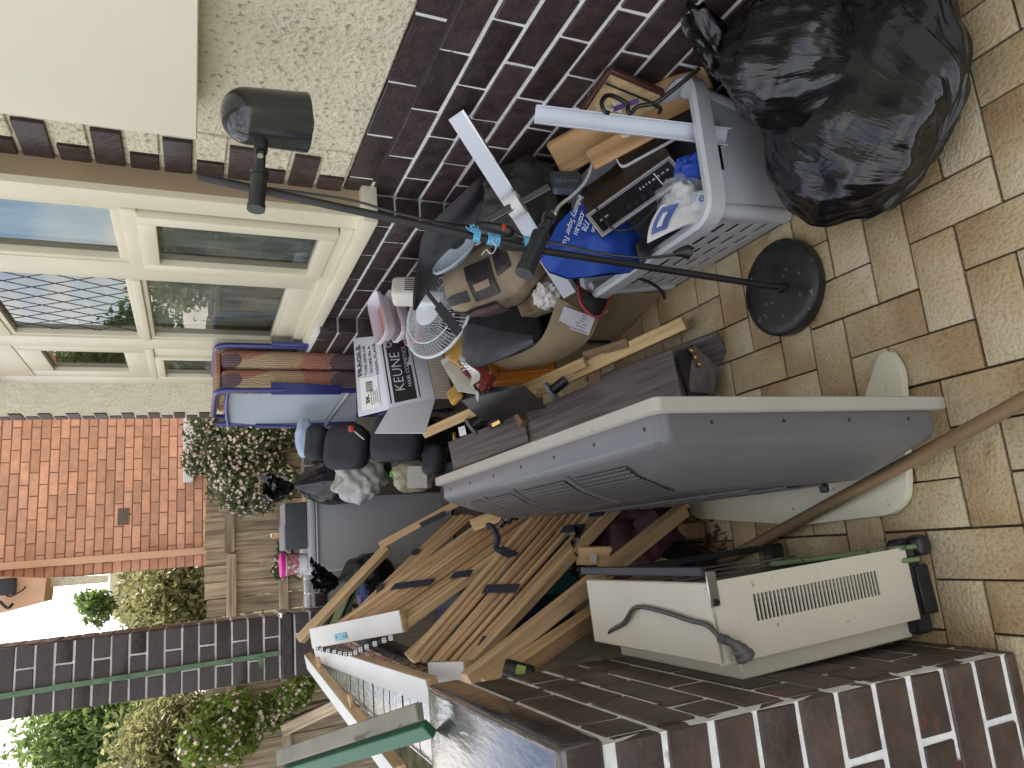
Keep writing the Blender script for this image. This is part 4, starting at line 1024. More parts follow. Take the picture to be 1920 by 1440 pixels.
# white slotted bar with cups
wb = root('curtain_rail', 'white aluminium rail with a round white bracket leaning on the brick wall', 'rail', P(1070, 550, y=1.86))
rA, rB = P(853, 216, x=1.115), P(1068, 553, y=1.80)
bar('rail_face', rA, rB, 0.042, 0.004, M_alu, wb, up=(-0.5, -0.7, 0.5), bev=0)
fr_ = frame(rA, rB, (-0.5, -0.7, 0.5)); sy3 = Vector((fr_[0][1], fr_[1][1], fr_[2][1])); sz3 = Vector((fr_[0][2], fr_[1][2], fr_[2][2]))
bar('rail_edge', rA+sy3*0.024-sz3*0.012, rB+sy3*0.024-sz3*0.012, 0.006, 0.026, M_chrome, wb, up=(-0.5, -0.7, 0.5), bev=0)
cc = P(965, 385, y=1.66)
put('round_bracket', mesh_of('round_bracket', g_bev(g_lathe([(0.034, -0.022), (0.034, 0.022)], 28), 0.003), M_white), wb, frame(cc-sy3, cc+sy3, (0, 0, 1)) @ Matrix.Rotation(math.pi/2, 4, 'Y') @ Matrix.Translation((0.0, 0, 0)))
bar('cross_rail', P(905, 418, y=1.68), P(1030, 350, y=1.60), 0.022, 0.014, M_black, wb, up=(-0.5, -0.7, 0.5))
bar('cross_rail_edge', P(908, 422, y=1.68), P(1032, 354, y=1.60), 0.003, 0.016, M_chrome, wb, up=(-0.5, -0.7, 0.5))
# cables
wc = tube('white_cable', [P(1180, 253, y=1.42), P(1140, 262, y=1.50), P(1118, 278, y=1.53), P(1110, 310, y=1.55), P(1098, 340, y=1.55), P(1075, 365, y=1.54), P(1050, 385, y=1.52), P(1040, 402, y=1.47)], 0.0045, mat('white_cable_rubber', (0.6, 0.6, 0.56), 0.5), n=8)
tag(wc, 'thin white cable curling down over the ZAAP box', 'cable')

# ------------------------------------------------------------------ broken floor lamp
lampb = Vector((0.588, 1.352, 0.0))
lamp = root('floor_lamp', 'black floor lamp on a round scuffed base tied together with blue string', 'floor lamp', lampb)
prof = [(0.001, 0.036), (0.10, 0.036), (0.122, 0.034), (0.128, 0.028), (0.128, 0.006), (0.124, 0.0)]
M_base = mat('scuffed_black_base', (0.016, 0.016, 0.016), 0.38, var=0.5, scale=14, bump=0.2, bscale=30, spots=(0.16, 0.15, 0.13), spotscale=48, spotthr=0.655, rvar=0.15)
emit('base', g_xf(g_lathe(prof[::-1], 48), Matrix.Translation(lampb)), M_base, lamp)
j0 = P(1467, 540, z=0.036); j1 = P(1003, 468, y=1.405); j2 = P(372, 331, y=1.46)
rod('pole', j0, j1, 0.0088, M_blackm, lamp)
emit('pole_socket', g_xf(g_lathe([(0.014, 0), (0.012, 0.018)], 14), Matrix.Translation(j0)), M_blackm, lamp)
rod('pole', j1+(j2-j1)*0.01, j2, 0.0088, M_blackm, lamp)
M_lampplastic = mat('charcoal_lamp_plastic', (0.026, 0.028, 0.030), 0.33, var=0.1)
ring_ = lambda a, b, r, nm, m=None: rod(nm, a, b, r, m or M_lampplastic, lamp, 20)
# upper arm and shade
a0, a1 = P(480, 391, y=1.425), P(487, 322, y=1.432)
ring_(a0, a1, 0.0165, 'arm'); ring_(a0+(a0-a1)*0.03, a0+(a1-a0)*0.10, 0.0180, 'arm_collar'); ring_(a1+(a0-a1)*0.12, a1, 0.0185, 'arm_collar')
a2 = P(489, 285, y=1.435)
bar('hinge', a1, a2, 0.020, 0.026, M_lampplastic, lamp, up=(0, -1, 0), bev=0.005)
hn = P(488, 292, y=1.418); ring_(hn, hn+Vector((0, 0.012, 0)), 0.006, 'hinge_pin', M_chrome)
sc = P(490, 221, y=1.44)
ring_(a2, P(490, 262, y=1.44), 0.014, 'neck')
sh = []
for i in range(13):
    t = i/12; a = t*math.pi/2; sh.append((0.052*math.sin(a)*0.98+0.0005, 0.072-0.052*(1-math.cos(a))*0.9))
sh += [(0.0535, -0.02), (0.056, -0.083), (0.053, -0.083), (0.049, -0.02), (0.035, 0.02)]
sM = Matrix.Translation(sc) @ Matrix.Scale(1.13, 4) @ Euler((R_(4), R_(-5), 0)).to_matrix().to_4x4()
put('lamp_shade', mesh_of('lamp_shade', g_lathe(sh, 40, cap=False), mat('gloss_black_shade', (0.022, 0.024, 0.026), 0.16, var=0.1, coat=0.3)), lamp, sM)
put('bulb', mesh_of('bulb', g_lathe([(0.001, -0.096), (0.02, -0.094), (0.036, -0.086), (0.044, -0.072), (0.044, -0.06), (0.02, -0.03)], 28), mat('frosted_bulb', (0.35, 0.34, 0.33), 0.4)), lamp, sM)
# lower arm with its shade missing
b0, b1 = P(983, 512, y=1.39), P(1015, 440, y=1.392)
ring_(b0, b1, 0.021, 'arm'); ring_(b0-(b1-b0)*0.02, b0+(b1-b0)*0.14, 0.0225, 'arm_collar'); ring_(b1-(b1-b0)*0.12, b1, 0.0225, 'arm_collar')
b2 = P(1027, 413, y=1.39)
bar('hinge', b1, b2, 0.022, 0.028, M_lampplastic, lamp, up=(0, -1, 0), bev=0.005)
hn = P(1019, 421, y=1.372); ring_(hn, hn+Vector((0, 0.012, 0)), 0.0075, 'hinge_pin', M_lampplastic)
b3 = P(1031, 404, y=1.39); ring_(b2, b3, 0.016, 'threaded_end')
ring_(b3, P(1036, 396, y=1.39), 0.004, 'wire_stub', M_brass)
# string ties
M_string = mat('light_blue_string', (0.14, 0.42, 0.66), 0.85, var=0.3, scale=120, bump=1.0, bscale=300)
def wrap(c, axd, r, n, pitch, nm='string_tie'):
    axd = axd.normalized(); u = axd.orthogonal().normalized(); v = axd.cross(u); pts = []
    for i in range(n*10):
        t = i/10; a = 2*math.pi*t; pts.append(c+axd*(pitch*(t-n/2))+(u*math.cos(a)+v*math.sin(a))*r)
    emit(nm, g_tube(pts, 0.0021, 6), M_string, lamp)
pd = (j2-j1)
wrap(P(925, 449, y=1.41), pd, 0.0120, 7, 0.0042); wrap(P(893, 441, y=1.41), pd, 0.013, 4, 0.004); wrap(P(987, 455, y=1.405), pd, 0.0135, 3, 0.0045)
for s in range(9):
    q = P(888, 436, y=1.398); e = P(880+random.uniform(-8, 22), 424+random.uniform(-6, 6), y=1.385+random.uniform(-.01, .01)); tube('string_end', [q, q.lerp(e, .5)+Vector((random.uniform(-.006, .006), 0, random.uniform(-.006, .006))), e], 0.0013, M_string, lamp, n=5, k=4)
tube('loose_thread', [P(922, 452, y=1.395), P(930, 462, y=1.39), P(925, 474, y=1.39), P(917, 474, y=1.39), P(912, 468, y=1.39), P(903, 478, y=1.39)], 0.0011, M_white, lamp, n=5)
# foot switch and cord
swc = P(932, 428, y=1.44)
emit('switch', g_xf(softbox((0, 0, 0), (0.048, 0.017, 0.014), 2.6, 14, 0, 0), frame(P(893, 424, y=1.46), P(962, 436, y=1.43)) ), M_black, lamp)
emit('switch_button', softbox(P(945, 426, y=1.418), (0.010, 0.005, 0.006), 2.2, 10, 0, 0), mat('red_button', (0.42, 0.04, 0.02), 0.4), lamp)
tube('cord', [P(420, 343, y=1.48), P(640, 372, y=1.47), P(735, 397, y=1.45), P(830, 418, y=1.445), P(895, 425, y=1.45)], 0.0032, M_black, lamp)
tube('cord', [P(960, 434, y=1.43), P(975, 442, y=1.42), P(990, 446, y=1.41), P(1018, 452, y=1.38), P(1075, 463, y=1.34), P(1120, 474, y=1.31), P(1185, 482, y=1.28), P(1230, 482, y=1.25), P(1268, 477, y=1.22)], 0.0035, M_black, lamp)
pg = [P(1264, 476, y=1.225), P(1276, 473, y=1.22), P(1288, 472, y=1.215), P(1297, 476, y=1.21)]
emit('plug', g_tube(pg, [0.006, 0.011, 0.017, 0.015], 12), M_black, lamp)
for s in (-1, 1): bar('plug_pin', pg[3]+Vector((0.006*s, 0, 0)), P(1300, 470+6*s, y=1.205), 0.005, 0.002, M_brass, lamp)

# ================================================================== pile along the window wall
# speaker cabinet ----------------------------------------------------------
M_blkwood = mat('black_ash_veneer', (0.035, 0.036, 0.040), 0.42, var=0.45, scale=7, stretch=(0.6, 5, 5), bump=0.3, bscale=20, detail=8)
spk = root('speaker_cabinet', 'black ash grained speaker cabinet lying under the tan shoulder bag', 'speaker', (0.72, 2.2, 0))
s0 = P(857, 655, y=2.35); s1 = P(1012, 640, y=2.02); s2 = P(1008, 535, y=2.10)
zt_ = 0.50
t0, t1, t2, t3 = P(858, 672, y=2.62), P(1012, 640, y=2.20), P(1005, 540, y=2.27), P(862, 560, y=2.68)
emit('cabinet', g_bev(g_hex([t0, t1, t2, t3]+[Vector((p.x, p.y, 0.02)) for p in (t0, t1, t2, t3)]), 0.004), M_blkwood, spk)
fa, fb = t1, t2
fnv = Vector((-(fb-fa).y, (fb-fa).x, 0)).normalized(); fnv = fnv if fnv.y < 0 else -fnv
emit('front_baffle', g_hex([fa+fnv*0.006+Vector((0, 0, -.012)), fb+fnv*0.006+Vector((0, 0, -.012)), Vector((fb.x, fb.y, 0.03))+fnv*0.006, Vector((fa.x, fa.y, 0.03))+fnv*0.006]+[fa+fnv*0.001+Vector((0, 0, -.012)), fb+fnv*0.001+Vector((0, 0, -.012)), Vector((fb.x, fb.y, 0.03))+fnv*0.001, Vector((fa.x, fa.y, 0.03))+fnv*0.001]), M_black, spk, smooth=0)
# cardboard box with raised flap ---------------------------------------------
cb = root('cardboard_box', 'open brown cardboard box with a long curled flap standing on the tiles', 'cardboard box', (0.75, 2.05, 0))
c0, c1 = Vector((0.765, 1.885, 0)), Vector((0.645, 2.42, 0)); h0, h1 = 0.215, 0.30
def cwall(a, b, ha, hb, nm, off=(0, 0, 0), t=0.005):
    a, b = Vector(a), Vector(b)
    emit(nm, g_sheet(14, 6, lambda u, v: a.lerp(b, u)+Vector((0, 0, 0.004+(ha+(hb-ha)*u)*v))+Vector((-1, -.2, 0))*0.010*noise.noise(Vector((u*3, v*2, 3)))*v, t), M_card, cb)
cwall(c0, c1, h0, h1, 'side_panel')
cwall(Vector((1.0, 1.90, 0)), c0, h0, h0, 'end_panel')
emit('bottom', g_prism([(c0.x+.01, c0.y+.01), (1.0, 1.91), (0.95, 2.40), (c1.x+.01, c1.y)], 0.004, 0.002), M_card, cb)
Bp = [P(1123, 597, y=1.885), P(1098, 640, y=1.96), P(1037, 677, y=2.07), P(972, 691, y=2.19)]
Tp = [P(1046, 559, y=1.93), P(1015, 634, y=1.98), P(968, 664, y=2.10), P(922, 677, y=2.22)]
sB, sT = smooth_path(Bp, 8), smooth_path(Tp, 8)
def flapf(u, v):
    k = u*(len(sB)-1); i = min(int(k), len(sB)-2); t = k-i
    b_ = sB[i].lerp(sB[i+1], t); c_ = sT[i].lerp(sT[i+1], t)
    return b_.lerp(c_, v)+Vector((-0.5, -0.7, 0.3))*(0.020*math.sin(math.pi*v)*(0.4+u))
emit('flap', g_sheet(26, 10, flapf, 0.005), M_card, cb)
emit('near_flap', g_sheet(8, 6, lambda u, v: Bp[0].lerp(P(1046, 559, y=1.95), u).lerp(P(1140, 585, y=1.87).lerp(P(1108, 540, y=1.93), u), v), 0.004), M_card, cb)
lc = flapf(0.10, 0.45)
lM = pin(flapf(0.13, 0.46), flapf(0.13, 0.9), flapf(0.42, 0.46), 0.012)
_n = lM.col[2].to_3d()
if _n.dot(CAM-lM.translation) < 0: lM = pin(flapf(0.13, 0.46), flapf(0.13, 0.02), flapf(0.42, 0.46), 0.012)
patch('shipping_label', lM, 0.105, 0.062, mat('grey_label_paper', (0.50, 0.49, 0.53), 0.6, var=0.04), cb)
lt = lM @ Matrix.Translation((0, 0, 0.0008))
for s_, sz, yy in (('WHATELEY MOTOR GROUP', 0.0072, 0.024), ('PICKING LABEL', 0.0048, 0.013), ('B 1070   4 OF 4', 0.0058, 0.003), ('2 9412', 0.0058, -0.006), ('0000019', 0.0058, -0.015), ('B 140', 0.0062, -0.024)):
    text('lettering', s_, sz, lt @ Matrix.Translation((0.0 if yy > 0.02 else -0.018, yy, 0)), M_ink, cb)
# small brown tray with tissue
tr = root('cardboard_tray', 'small brown cardboard tray holding crumpled white tissue', 'tray', P(1020, 570, y=2.05))
q0, q1, q2, q3 = P(982, 540, z=0.40), P(1003, 595, z=0.36), P(1045, 580, z=0.33), P(1032, 515, z=0.37)
for a, b in ((q0, q1), (q1, q2), (q3, q0)): emit('tray_side', g_hex([a+Vector((0, 0, .05)), b+Vector((0, 0, .05)), b, a]+[p+Vector((0.004, 0.004, 0)) for p in (a+Vector((0, 0, .05)), b+Vector((0, 0, .05)), b, a)]), M_card, tr, smooth=0)
emit('tray_bottom', g_hex([q0, q1, q2, q3]+[p-Vector((0, 0, 0.004)) for p in (q0, q1, q2, q3)]), M_card, tr, smooth=0)
M_tissue = mat('white_tissue', (0.68, 0.64, 0.62), 0.9, var=0.08, bump=0.8, bscale=25, bdist=0.01)
tag(emit('tissue_bundle', softbox(P(1025, 555, y=1.97), (0.042, 0.05, 0.04), 2.1, 22, 8, 0.32, 2.6), M_tissue), 'crumpled bundle of white tissue in the small cardboard tray', 'tissue')
# oven mitt
M_mitt = mat('black_quilt', (0.010, 0.010, 0.012), 0.8, var=0.3); M_redtrim = mat('red_binding', (0.33, 0.04, 0.045), 0.7)
om = root('oven_mitt', 'black oven mitt with red binding hanging over the cardboard flap', 'oven mitt', P(1115, 570, y=1.83))
mo = [P(a, b, y=1.83) for a, b in ((1084, 536), (1098, 545), (1128, 552), (1142, 545), (1140, 565), (1130, 588), (1117, 594), (1100, 583), (1088, 565))]
mc = P(1112, 565, y=1.825)
emit('cuff', g_grid(45, 8, lambda u, v: (lambda e: mc.lerp(e, v)+Vector((-.2, -1, .4)).normalized()*0.022*(1-v*v))(mo[int(u*9) % 9].lerp(mo[(int(u*9)+1) % 9], u*9-int(u*9))), closeu=True), M_mitt, om)
emit('binding', g_tube(smooth_path(mo+[mo[0]], 4)[:-1], 0.0045, 7, closed=True), M_redtrim, om)
tube('hanging_loop', [P(1142, 545, y=1.82), P(1180, 522, y=1.74), P(1215, 528, y=1.72), P(1240, 545, y=1.74), P(1246, 560, y=1.76)], 0.005, M_mitt, om)
# tan shoulder bag --------------------------------------------------------
M_tan2 = mat('tan_canvas', (0.29, 0.225, 0.15), 0.8, var=0.15, scale=9, bump=0.5, bscale=160, bdist=0.001)
M_dkbrown = mat('dark_brown_leatherette', (0.030, 0.024, 0.026), 0.42, var=0.4, scale=40, bump=0.5, bscale=90)
M_zip = mat('pinkish_stripe_webbing', (0.16, 0.10, 0.10), 0.7, var=0.3, scale=60, stretch=(1, 8, 1))
tbag = root('shoulder_bag', 'tan canvas shoulder bag with dark brown patches resting on the speaker', 'bag', P(930, 520, y=2.05))
bA_, bB_ = P(838, 560, y=2.22), P(1010, 470, y=1.92)
bax = (bB_-bA_).normalized(); bup = Vector((-0.1, -0.25, 1)); bup = (bup-bax*bup.dot(bax)).normalized(); bsd = bax.cross(bup)
bM = axes((bA_+bB_)/2+Vector((0.02, 0.03, -0.03)), bax, bup.cross(bax), bup)
Lb = (bB_-bA_).length
def bagf(u, v):
    th = 2*math.pi*u; t = v*2-1
    w = (1-abs(t)**3.2)**0.5 if abs(t) < 1 else 0
    y = math.cos(th); z = math.sin(th)
    y = math.copysign(abs(y)**0.75, y); z = math.copysign(abs(z)**0.75, z)
    k = 1+0.10*noise.noise(Vector((t*3, y*1.5, z*1.5+4)))+0.05*noise.noise(Vector((t*8, y*3, z*3+9)))
    return bM @ Vector((t*Lb*0.54, y*0.115*w*k, z*0.085*w*k-0.015*math.cos(t*5)))
emit('body', g_grid(64, 40, bagf, closeu=True), M_tan2, tbag)
def on_bag(u, v, off): 
    p = bagf(u, v); return p+(p-bM.translation).normalized()*off
def bagpatch(nm, u0, u1, v0, v1, m, off=0.004):
    emit(nm, g_sheet(14, 10, lambda a, b: on_bag(u0+(u1-u0)*a, v0+(v1-v0)*b, off), 0.003), m, tbag)
# along the side towards the camera (local -y .. up)
bagpatch('side_panel', 0.60, 0.80, 0.30, 0.95, M_dkbrown, 0.005)
bagpatch('zip_patch', 0.44, 0.58, 0.06, 0.46, M_zip, 0.006)
bagpatch('zip_binding', 0.42, 0.445, 0.05, 0.47, M_dkbrown, 0.0075); bagpatch('zip_binding', 0.575, 0.60, 0.05, 0.47, M_dkbrown, 0.0075)
bagpatch('strap_tab', 0.30, 0.36, 0.10, 0.32, M_dkbrown, 0.008)
bagpatch('buckle_plate', 0.23, 0.37, 0.36, 0.56, M_dkbrown, 0.012)
bagpatch('buckle_bar', 0.285, 0.315, 0.40, 0.52, M_tan2, 0.016)
bagpatch('strap_tab', 0.20, 0.30, 0.60, 0.74, M_dkbrown, 0.009)
# dark folded fabric lying behind
M_blkcloth = mat('black_nylon', (0.014, 0.015, 0.017), 0.62, var=0.25, scale=12, bump=0.5, bscale=220, bdist=0.0008)
fk = root('fabric_cover', 'black nylon cover with straps draped down the wall behind the tan bag', 'fabric cover', P(850, 440, y=2.1))
k0 = [P(922, 315, x=1.10), P(880, 350, x=1.06), P(800, 430, x=0.985), P(785, 480, y=2.22), P(775, 545, y=2.22), P(774, 580, y=2.22)]
k1 = [P(925, 330, x=1.085), P(915, 420, y=1.95), P(880, 470, y=2.02), P(840, 500, y=2.10), P(800, 548, y=2.18), P(778, 582, y=2.21)]
sk0, sk1 = smooth_path(k0, 6), smooth_path(k1, 6)
emit('cloth', g_sheet(len(sk0), 12, lambda u, v: (lambda i: sk0[i].lerp(sk1[i], v)+Vector((-.6, -.6, .3))*0.03*noise.noise(Vector((u*5, v*3, 2)))*math.sin(math.pi*v))(int(round(u*(len(sk0)-1)))), 0.003), M_blkcloth, fk)
s_a, s_b, s_c = P(796, 542, y=2.16), P(820, 572, y=2.10), P(862, 625, y=2.02)
bar('strap', s_a, s_b+(s_b-s_a)*0.05, 0.016, 0.003, M_blkcloth, fk, up=(-.4, -.7, .6)); bar('strap', s_b, s_c, 0.034, 0.003, M_blkcloth, fk, up=(-.4, -.7, .6))
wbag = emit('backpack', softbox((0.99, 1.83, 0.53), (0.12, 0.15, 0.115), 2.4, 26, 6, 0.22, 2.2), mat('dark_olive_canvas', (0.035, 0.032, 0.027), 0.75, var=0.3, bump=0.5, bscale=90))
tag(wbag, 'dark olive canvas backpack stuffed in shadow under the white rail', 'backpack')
# grey scoop
M_scoop = mat('grey_blue_gloss_plastic', (0.30, 0.36, 0.42), 0.25, var=0.06)
sc_ = root('plastic_scoop', 'oval grey blue plastic dish lying open beside the tan bag', 'dish', P(865, 490, y=2.02))
sM2 = pin(P(862, 490, y=2.03), P(830, 515, y=2.08), P(885, 500, y=1.95), 0.015)
def scoopf(u, v):
    th = 2*math.pi*u; r = v
    return sM2 @ Vector((0.085*r*math.cos(th), 0.05*r*math.sin(th), 0.03*(r**2)-0.02))
emit('bowl', g_sheet(40, 10, scoopf, 0.004), M_scoop, sc_)
emit('rim', g_tube([sM2 @ Vector((0.085*math.cos(2*math.pi*i/40), 0.05*math.sin(2*math.pi*i/40), 0.012)) for i in range(40)], 0.0055, 8, closed=True), M_scoop, sc_)
emit('handle', g_sheet(8, 3, lambda u, v: sM2 @ Vector((-0.08-0.09*u, 0.03-0.05*v+0.03*u, 0.010+0.01*u)), 0.004), M_scoop, sc_)
# white fan parts ------------------------------------------------------------
M_fan = mat('white_fan_plastic', (0.62, 0.66, 0.70), 0.35, var=0.05)
fan = root('desk_fan', 'dismantled white desk fan with wire grille and vented motor housing', 'fan', P(820, 590, y=2.3))
gM = pin(P(822, 588, y=2.33), P(800, 650, y=2.36), P(860, 590, y=2.24), 0)
ga, gb = 0.165, 0.155
def dome(r, a, s=1): return gM @ Vector((ga*r*math.cos(a), gb*r*math.sin(a), s*0.055*(1-r*r)**0.6 if r < 1 else 0))
for r in (1.0, 0.36):
    emit('ring', g_tube([dome(r, 2*math.pi*i/48) for i in range(48)], 0.006 if r == 1 else 0.0035, 8, closed=True), M_fan, fan)
emit('ring', g_tube([dome(0.75, 2*math.pi*i/48) for i in range(48)], 0.0025, 6, closed=True), M_fan, fan)
for i in range(72):
    a = 2*math.pi*i/72
    emit('spoke', g_tube([dome(0.36+0.64*t/5, a+0.25*t/5) for t in range(6)], 0.0011, 4), M_fan, fan)
emit('hub_cap', g_grid(30, 6, lambda u, v: dome(0.36*v, 2*math.pi*u)+Vector((0, 0, .004)), closeu=True), M_fan, fan)
for i in range(48):
    a = 2*math.pi*i/48
    emit('back_spoke', g_tube([dome(0.3+0.7*t/5, a-0.2*t/5, -1.3) for t in range(6)], 0.0012, 4), M_fan, fan)
# motor housing
mM = pin(P(766, 547, y=2.36), P(768, 520, y=2.38), P(738, 547, y=2.38), 0)
put('motor_housing', mesh_of('motor_housing', g_box(0.088, 0.115, 0.08, 0.022, 4), mat('cream_fan_plastic', (0.60, 0.58, 0.50), 0.35, var=0.04)), fan, mM)
for k in range(6): put('housing_slot', mesh_of('housing_slot', g_box(0.0035, 0.055, 0.002), M_ink), fan, mM @ Matrix.Translation((-0.024+k*0.0095, -0.018, 0.0402)))
put('neck_bracket', mesh_of('neck_bracket', g_box(0.055, 0.10, 0.05, 0.012, 3), M_fan), fan, pin(P(808, 562, y=2.30), P(812, 540, y=2.30), P(775, 565, y=2.33), 0))
# food containers -----------------------------------------------------------
def tub_mat(nm, c): return mat(nm, c, 0.35, var=0.04, alpha=1.0)
M_tubw = tub_mat('milky_plastic', (0.62, 0.56, 0.62)); M_tubp = tub_mat('pink_plastic', (0.60, 0.30, 0.36)); M_tubo = tub_mat('coral_plastic', (0.62, 0.25, 0.19))
def tub(label, c, rgt, upp, w, h, d, m, inner=None, tilt=0):
    M = pin(P(*c[:2], y=c[2]), P(*rgt[:2], y=rgt[2]), P(*upp[:2], y=upp[2]), 0)
    r = root('food_container', label, 'container', M.translation, 'plastic food containers on the carton')
    pts = rounded([(-w/2, -h/2), (w/2, -h/2), (w/2, h/2), (-w/2, h/2)], min(w, h)*0.42, 7); n = len(pts)
    V, F = [], []
    rings = [(1.06, 0.0), (1.06, -0.012), (1.0, -0.012), (0.86, -d), (0.84, -d), (0.97, -0.004), (1.03, 0.002)]
    for s, z in rings: V += [Vector((x*s, y*s, z)) for x, y in pts]
    for k in range(len(rings)):
        k2 = (k+1) % len(rings)
        if k == 3: continue
        for i in range(n): F.append([k*n+i, k*n+(i+1) % n, k2*n+(i+1) % n, k2*n+i])
    F.append([3*n+i for i in range(n)]); F.append([4*n+i for i in range(n)][::-1])
    put('tub', mesh_of('tub', (V, F), m), r, M)
    if inner:
        put('coloured_base', mesh_of('coloured_base', g_prism([(x*0.78, y*0.78) for x, y in pts], 0.003, -d+0.004), inner), r, M)
    return r
tub('long milky white plastic food container tilted on its side, topmost of its stack', (706, 594, 2.55), (696, 548, 2.60), (690, 590, 2.62), 0.215, 0.085, 0.045, M_tubw, M_tubo)
tub('milky white plastic food container second in the tilted stack', (735, 592, 2.52), (722, 546, 2.57), (718, 588, 2.59), 0.21, 0.085, 0.05, M_tubw, M_tubo)
tub('pink plastic food container lowest in the tilted stack', (762, 600, 2.50), (752, 560, 2.54), (745, 598, 2.56), 0.20, 0.085, 0.05, M_tubp)
# white carton --------------------------------------------------------------
M_carton = mat('white_printed_carton', (0.58, 0.58, 0.63), 0.65, var=0.04, scale=5)
kt = root('cosmetics_carton', 'white carton printed KEUNE HAIR COSMETICS with FRAGILE on its top', 'carton', P(790, 700, y=2.8))
kTL, kTR, kBR, kBL = P(729, 767, y=2.62), P(708, 630, y=2.70), P(790, 622, y=2.67), P(817, 747, y=2.60)
fLb, fRb = P(671, 782, y=2.80), P(662, 634, y=2.88)
kBLb, kBRb = kBL+(fLb-kTL), kBR+(fRb-kTR)
emit('box', g_bev(g_hex([kTL, kTR, kBR, kBL, fLb, fRb, kBRb, kBLb]), 0.003, 1), M_carton, kt)
def qpt(a, b, c, d, u, v): return a.lerp(b, u).lerp(d.lerp(c, u), v)      # u right, v down
def qframe(a, b, c, d, u, v, off=0.002): return pin(qpt(a, b, c, d, u, v), qpt(a, b, c, d, u+.1, v), qpt(a, b, c, d, u, v-.1), off)
FR = lambda u, v: qframe(kTL, kTR, kBR, kBL, u, v)
TP = lambda u, v: qframe(fLb, fRb, kTR, kTL, u, v)
fw, fh = (kTR-kTL).length, (kBL-kTL).length; tw, th_ = (fRb-fLb).length, (kTL-fLb).length
def quadpatch(nm, q4, u0, u1, v0, v1, m, off=0.0012):
    a = [qpt(*q4, u0, v0), qpt(*q4, u1, v0), qpt(*q4, u1, v1), qpt(*q4, u0, v1)]
    n_ = (a[1]-a[0]).cross(a[3]-a[0]).normalized(); n_ = n_ if n_.dot(CAM-a[0]) > 0 else -n_
    emit(nm, g_hex([p+n_*off for p in a]+[p+n_*0.0002 for p in a]), m, kt, smooth=0)
fq4 = (kTL, kTR, kBR, kBL); tq4 = (fLb, fRb, kTR, kTL)
M_bandblk = mat('black_carton_print', (0.018, 0.017, 0.018), 0.5)
quadpatch('printed_band', fq4, 0.06, 0.99, 0.14, 0.62, M_bandblk)
quadpatch('printed_rule', fq4, 0.06, 0.99, 0.055, 0.085, M_bandblk); quadpatch('printed_rule', fq4, 0.06, 0.99, 0.675, 0.70, M_bandblk)
text('lettering', 'KEUNE', 0.056, FR(0.47, 0.31), M_whiteink, kt, bold=-0.0009, sx=0.98)
text('lettering', 'HAIR COSMETICS', 0.0215, FR(0.52, 0.525), M_whiteink, kt, bold=-0.0003, sx=1.05)
for i in range(9):
    a = math.pi*2*i/9; text('emblem', 'o', 0.014, FR(0.86, 0.20) @ Matrix.Translation((0.011*math.cos(a), 0.011*math.sin(a), 0)), M_whiteink, kt)
text('lettering', 'FRAGILE', 0.040, TP(0.69, 0.20), M_ink, kt, bold=0.0006, sx=0.95)
for s_, v in (('THIS SIDE UP', 0.42), ('STORE IN A', 0.62), ('COOL PLACE', 0.82)): text('lettering', s_, 0.0245, TP(0.69, v), M_ink, kt, bold=0.0002, sx=0.95)
quadpatch('address_label', tq4, 0.06, 0.46, 0.16, 0.78, M_paper)
text('lettering', '3K', 0.032, qframe(*tq4, 0.18, 0.40, 0.0035), M_ink, kt, bold=0.001)
for i in range(13): quadpatch('barcode_bar', tq4, 0.27+0.011*i, 0.27+0.011*i+(0.007 if i % 3 else 0.004), 0.36, 0.60, M_ink, 0.0022)
for i in range(4): text('lettering', ['Keune Haircosmetics', 'Deliver to  Store 3', 'Order 10 2201', 'Ship 04  Box 1 of 3'][i], 0.008, qframe(*tq4, 0.20, 0.52+0.07*i, 0.0035), M_ink, kt)
# its side flap folded out and the lower ribbed side
emit('side_flap', g_sheet(8, 6, lambda u, v: kTL.lerp(kBL, u).lerp(P(703, 813, y=2.60).lerp(P(797, 813, y=2.50), u), v), 0.004), M_carton, kt)
M_rib = mat('ribbed_card', (0.30, 0.26, 0.21), 0.8, var=0.1)
for i in range(22):
    u = 0.02+0.9*i/21; a = kBL.lerp(kBR, u); bq = P(850, 747, y=2.56).lerp(P(822, 628, y=2.62), u); bar('rib', a, bq, 0.006, 0.004, M_rib, kt, up=(0, -1, .5), bev=0)
emit('lower_side', g_hex([kBL, kBR, P(822, 628, y=2.625), P(850, 747, y=2.565)]+[p+Vector((0, 0.01, 0)) for p in (kBL, kBR, P(822, 628, y=2.625), P(850, 747, y=2.565))]), M_rib, kt, smooth=0)
# boxes and cases below -------------------------------------------------------
M_amber = mat('amber_card', (0.52, 0.30, 0.06), 0.5, var=0.12, scale=10); M_orange = mat('orange_plastic', (0.55, 0.20, 0.02), 0.38, var=0.08, scale=6)
def slab(nm, label, cat, corners, thick, m, drop=None, parts=None):
    a = [Vector(p) for p in corners]; n_ = (a[1]-a[0]).cross(a[3]-a[0]).normalized(); n_ = n_ if n_.dot(CAM-a[0]) > 0 else -n_
    r = root(nm, label, cat, sum(a, Vector())/4)
    emit('body', g_bev(g_hex(a+[p-n_*thick for p in a]), 0.003, 1), m, r)
    return r, n_
pz, _n1 = slab('biscuit_box', 'amber printed food box tucked below the fan grille', 'food box', [P(832, 668, y=2.34), P(855, 620, y=2.36), P(880, 640, y=2.22), P(855, 680, y=2.22)], 0.06, M_amber)
M_clutter = mat('orange_brown_print', (0.45, 0.10, 0.05), 0.5, var=0.4, scale=60)
bar('print_patch', P(846, 662, y=2.315), P(860, 632, y=2.32), 0.03, 0.001, M_clutter, pz, up=_n1, bev=0)
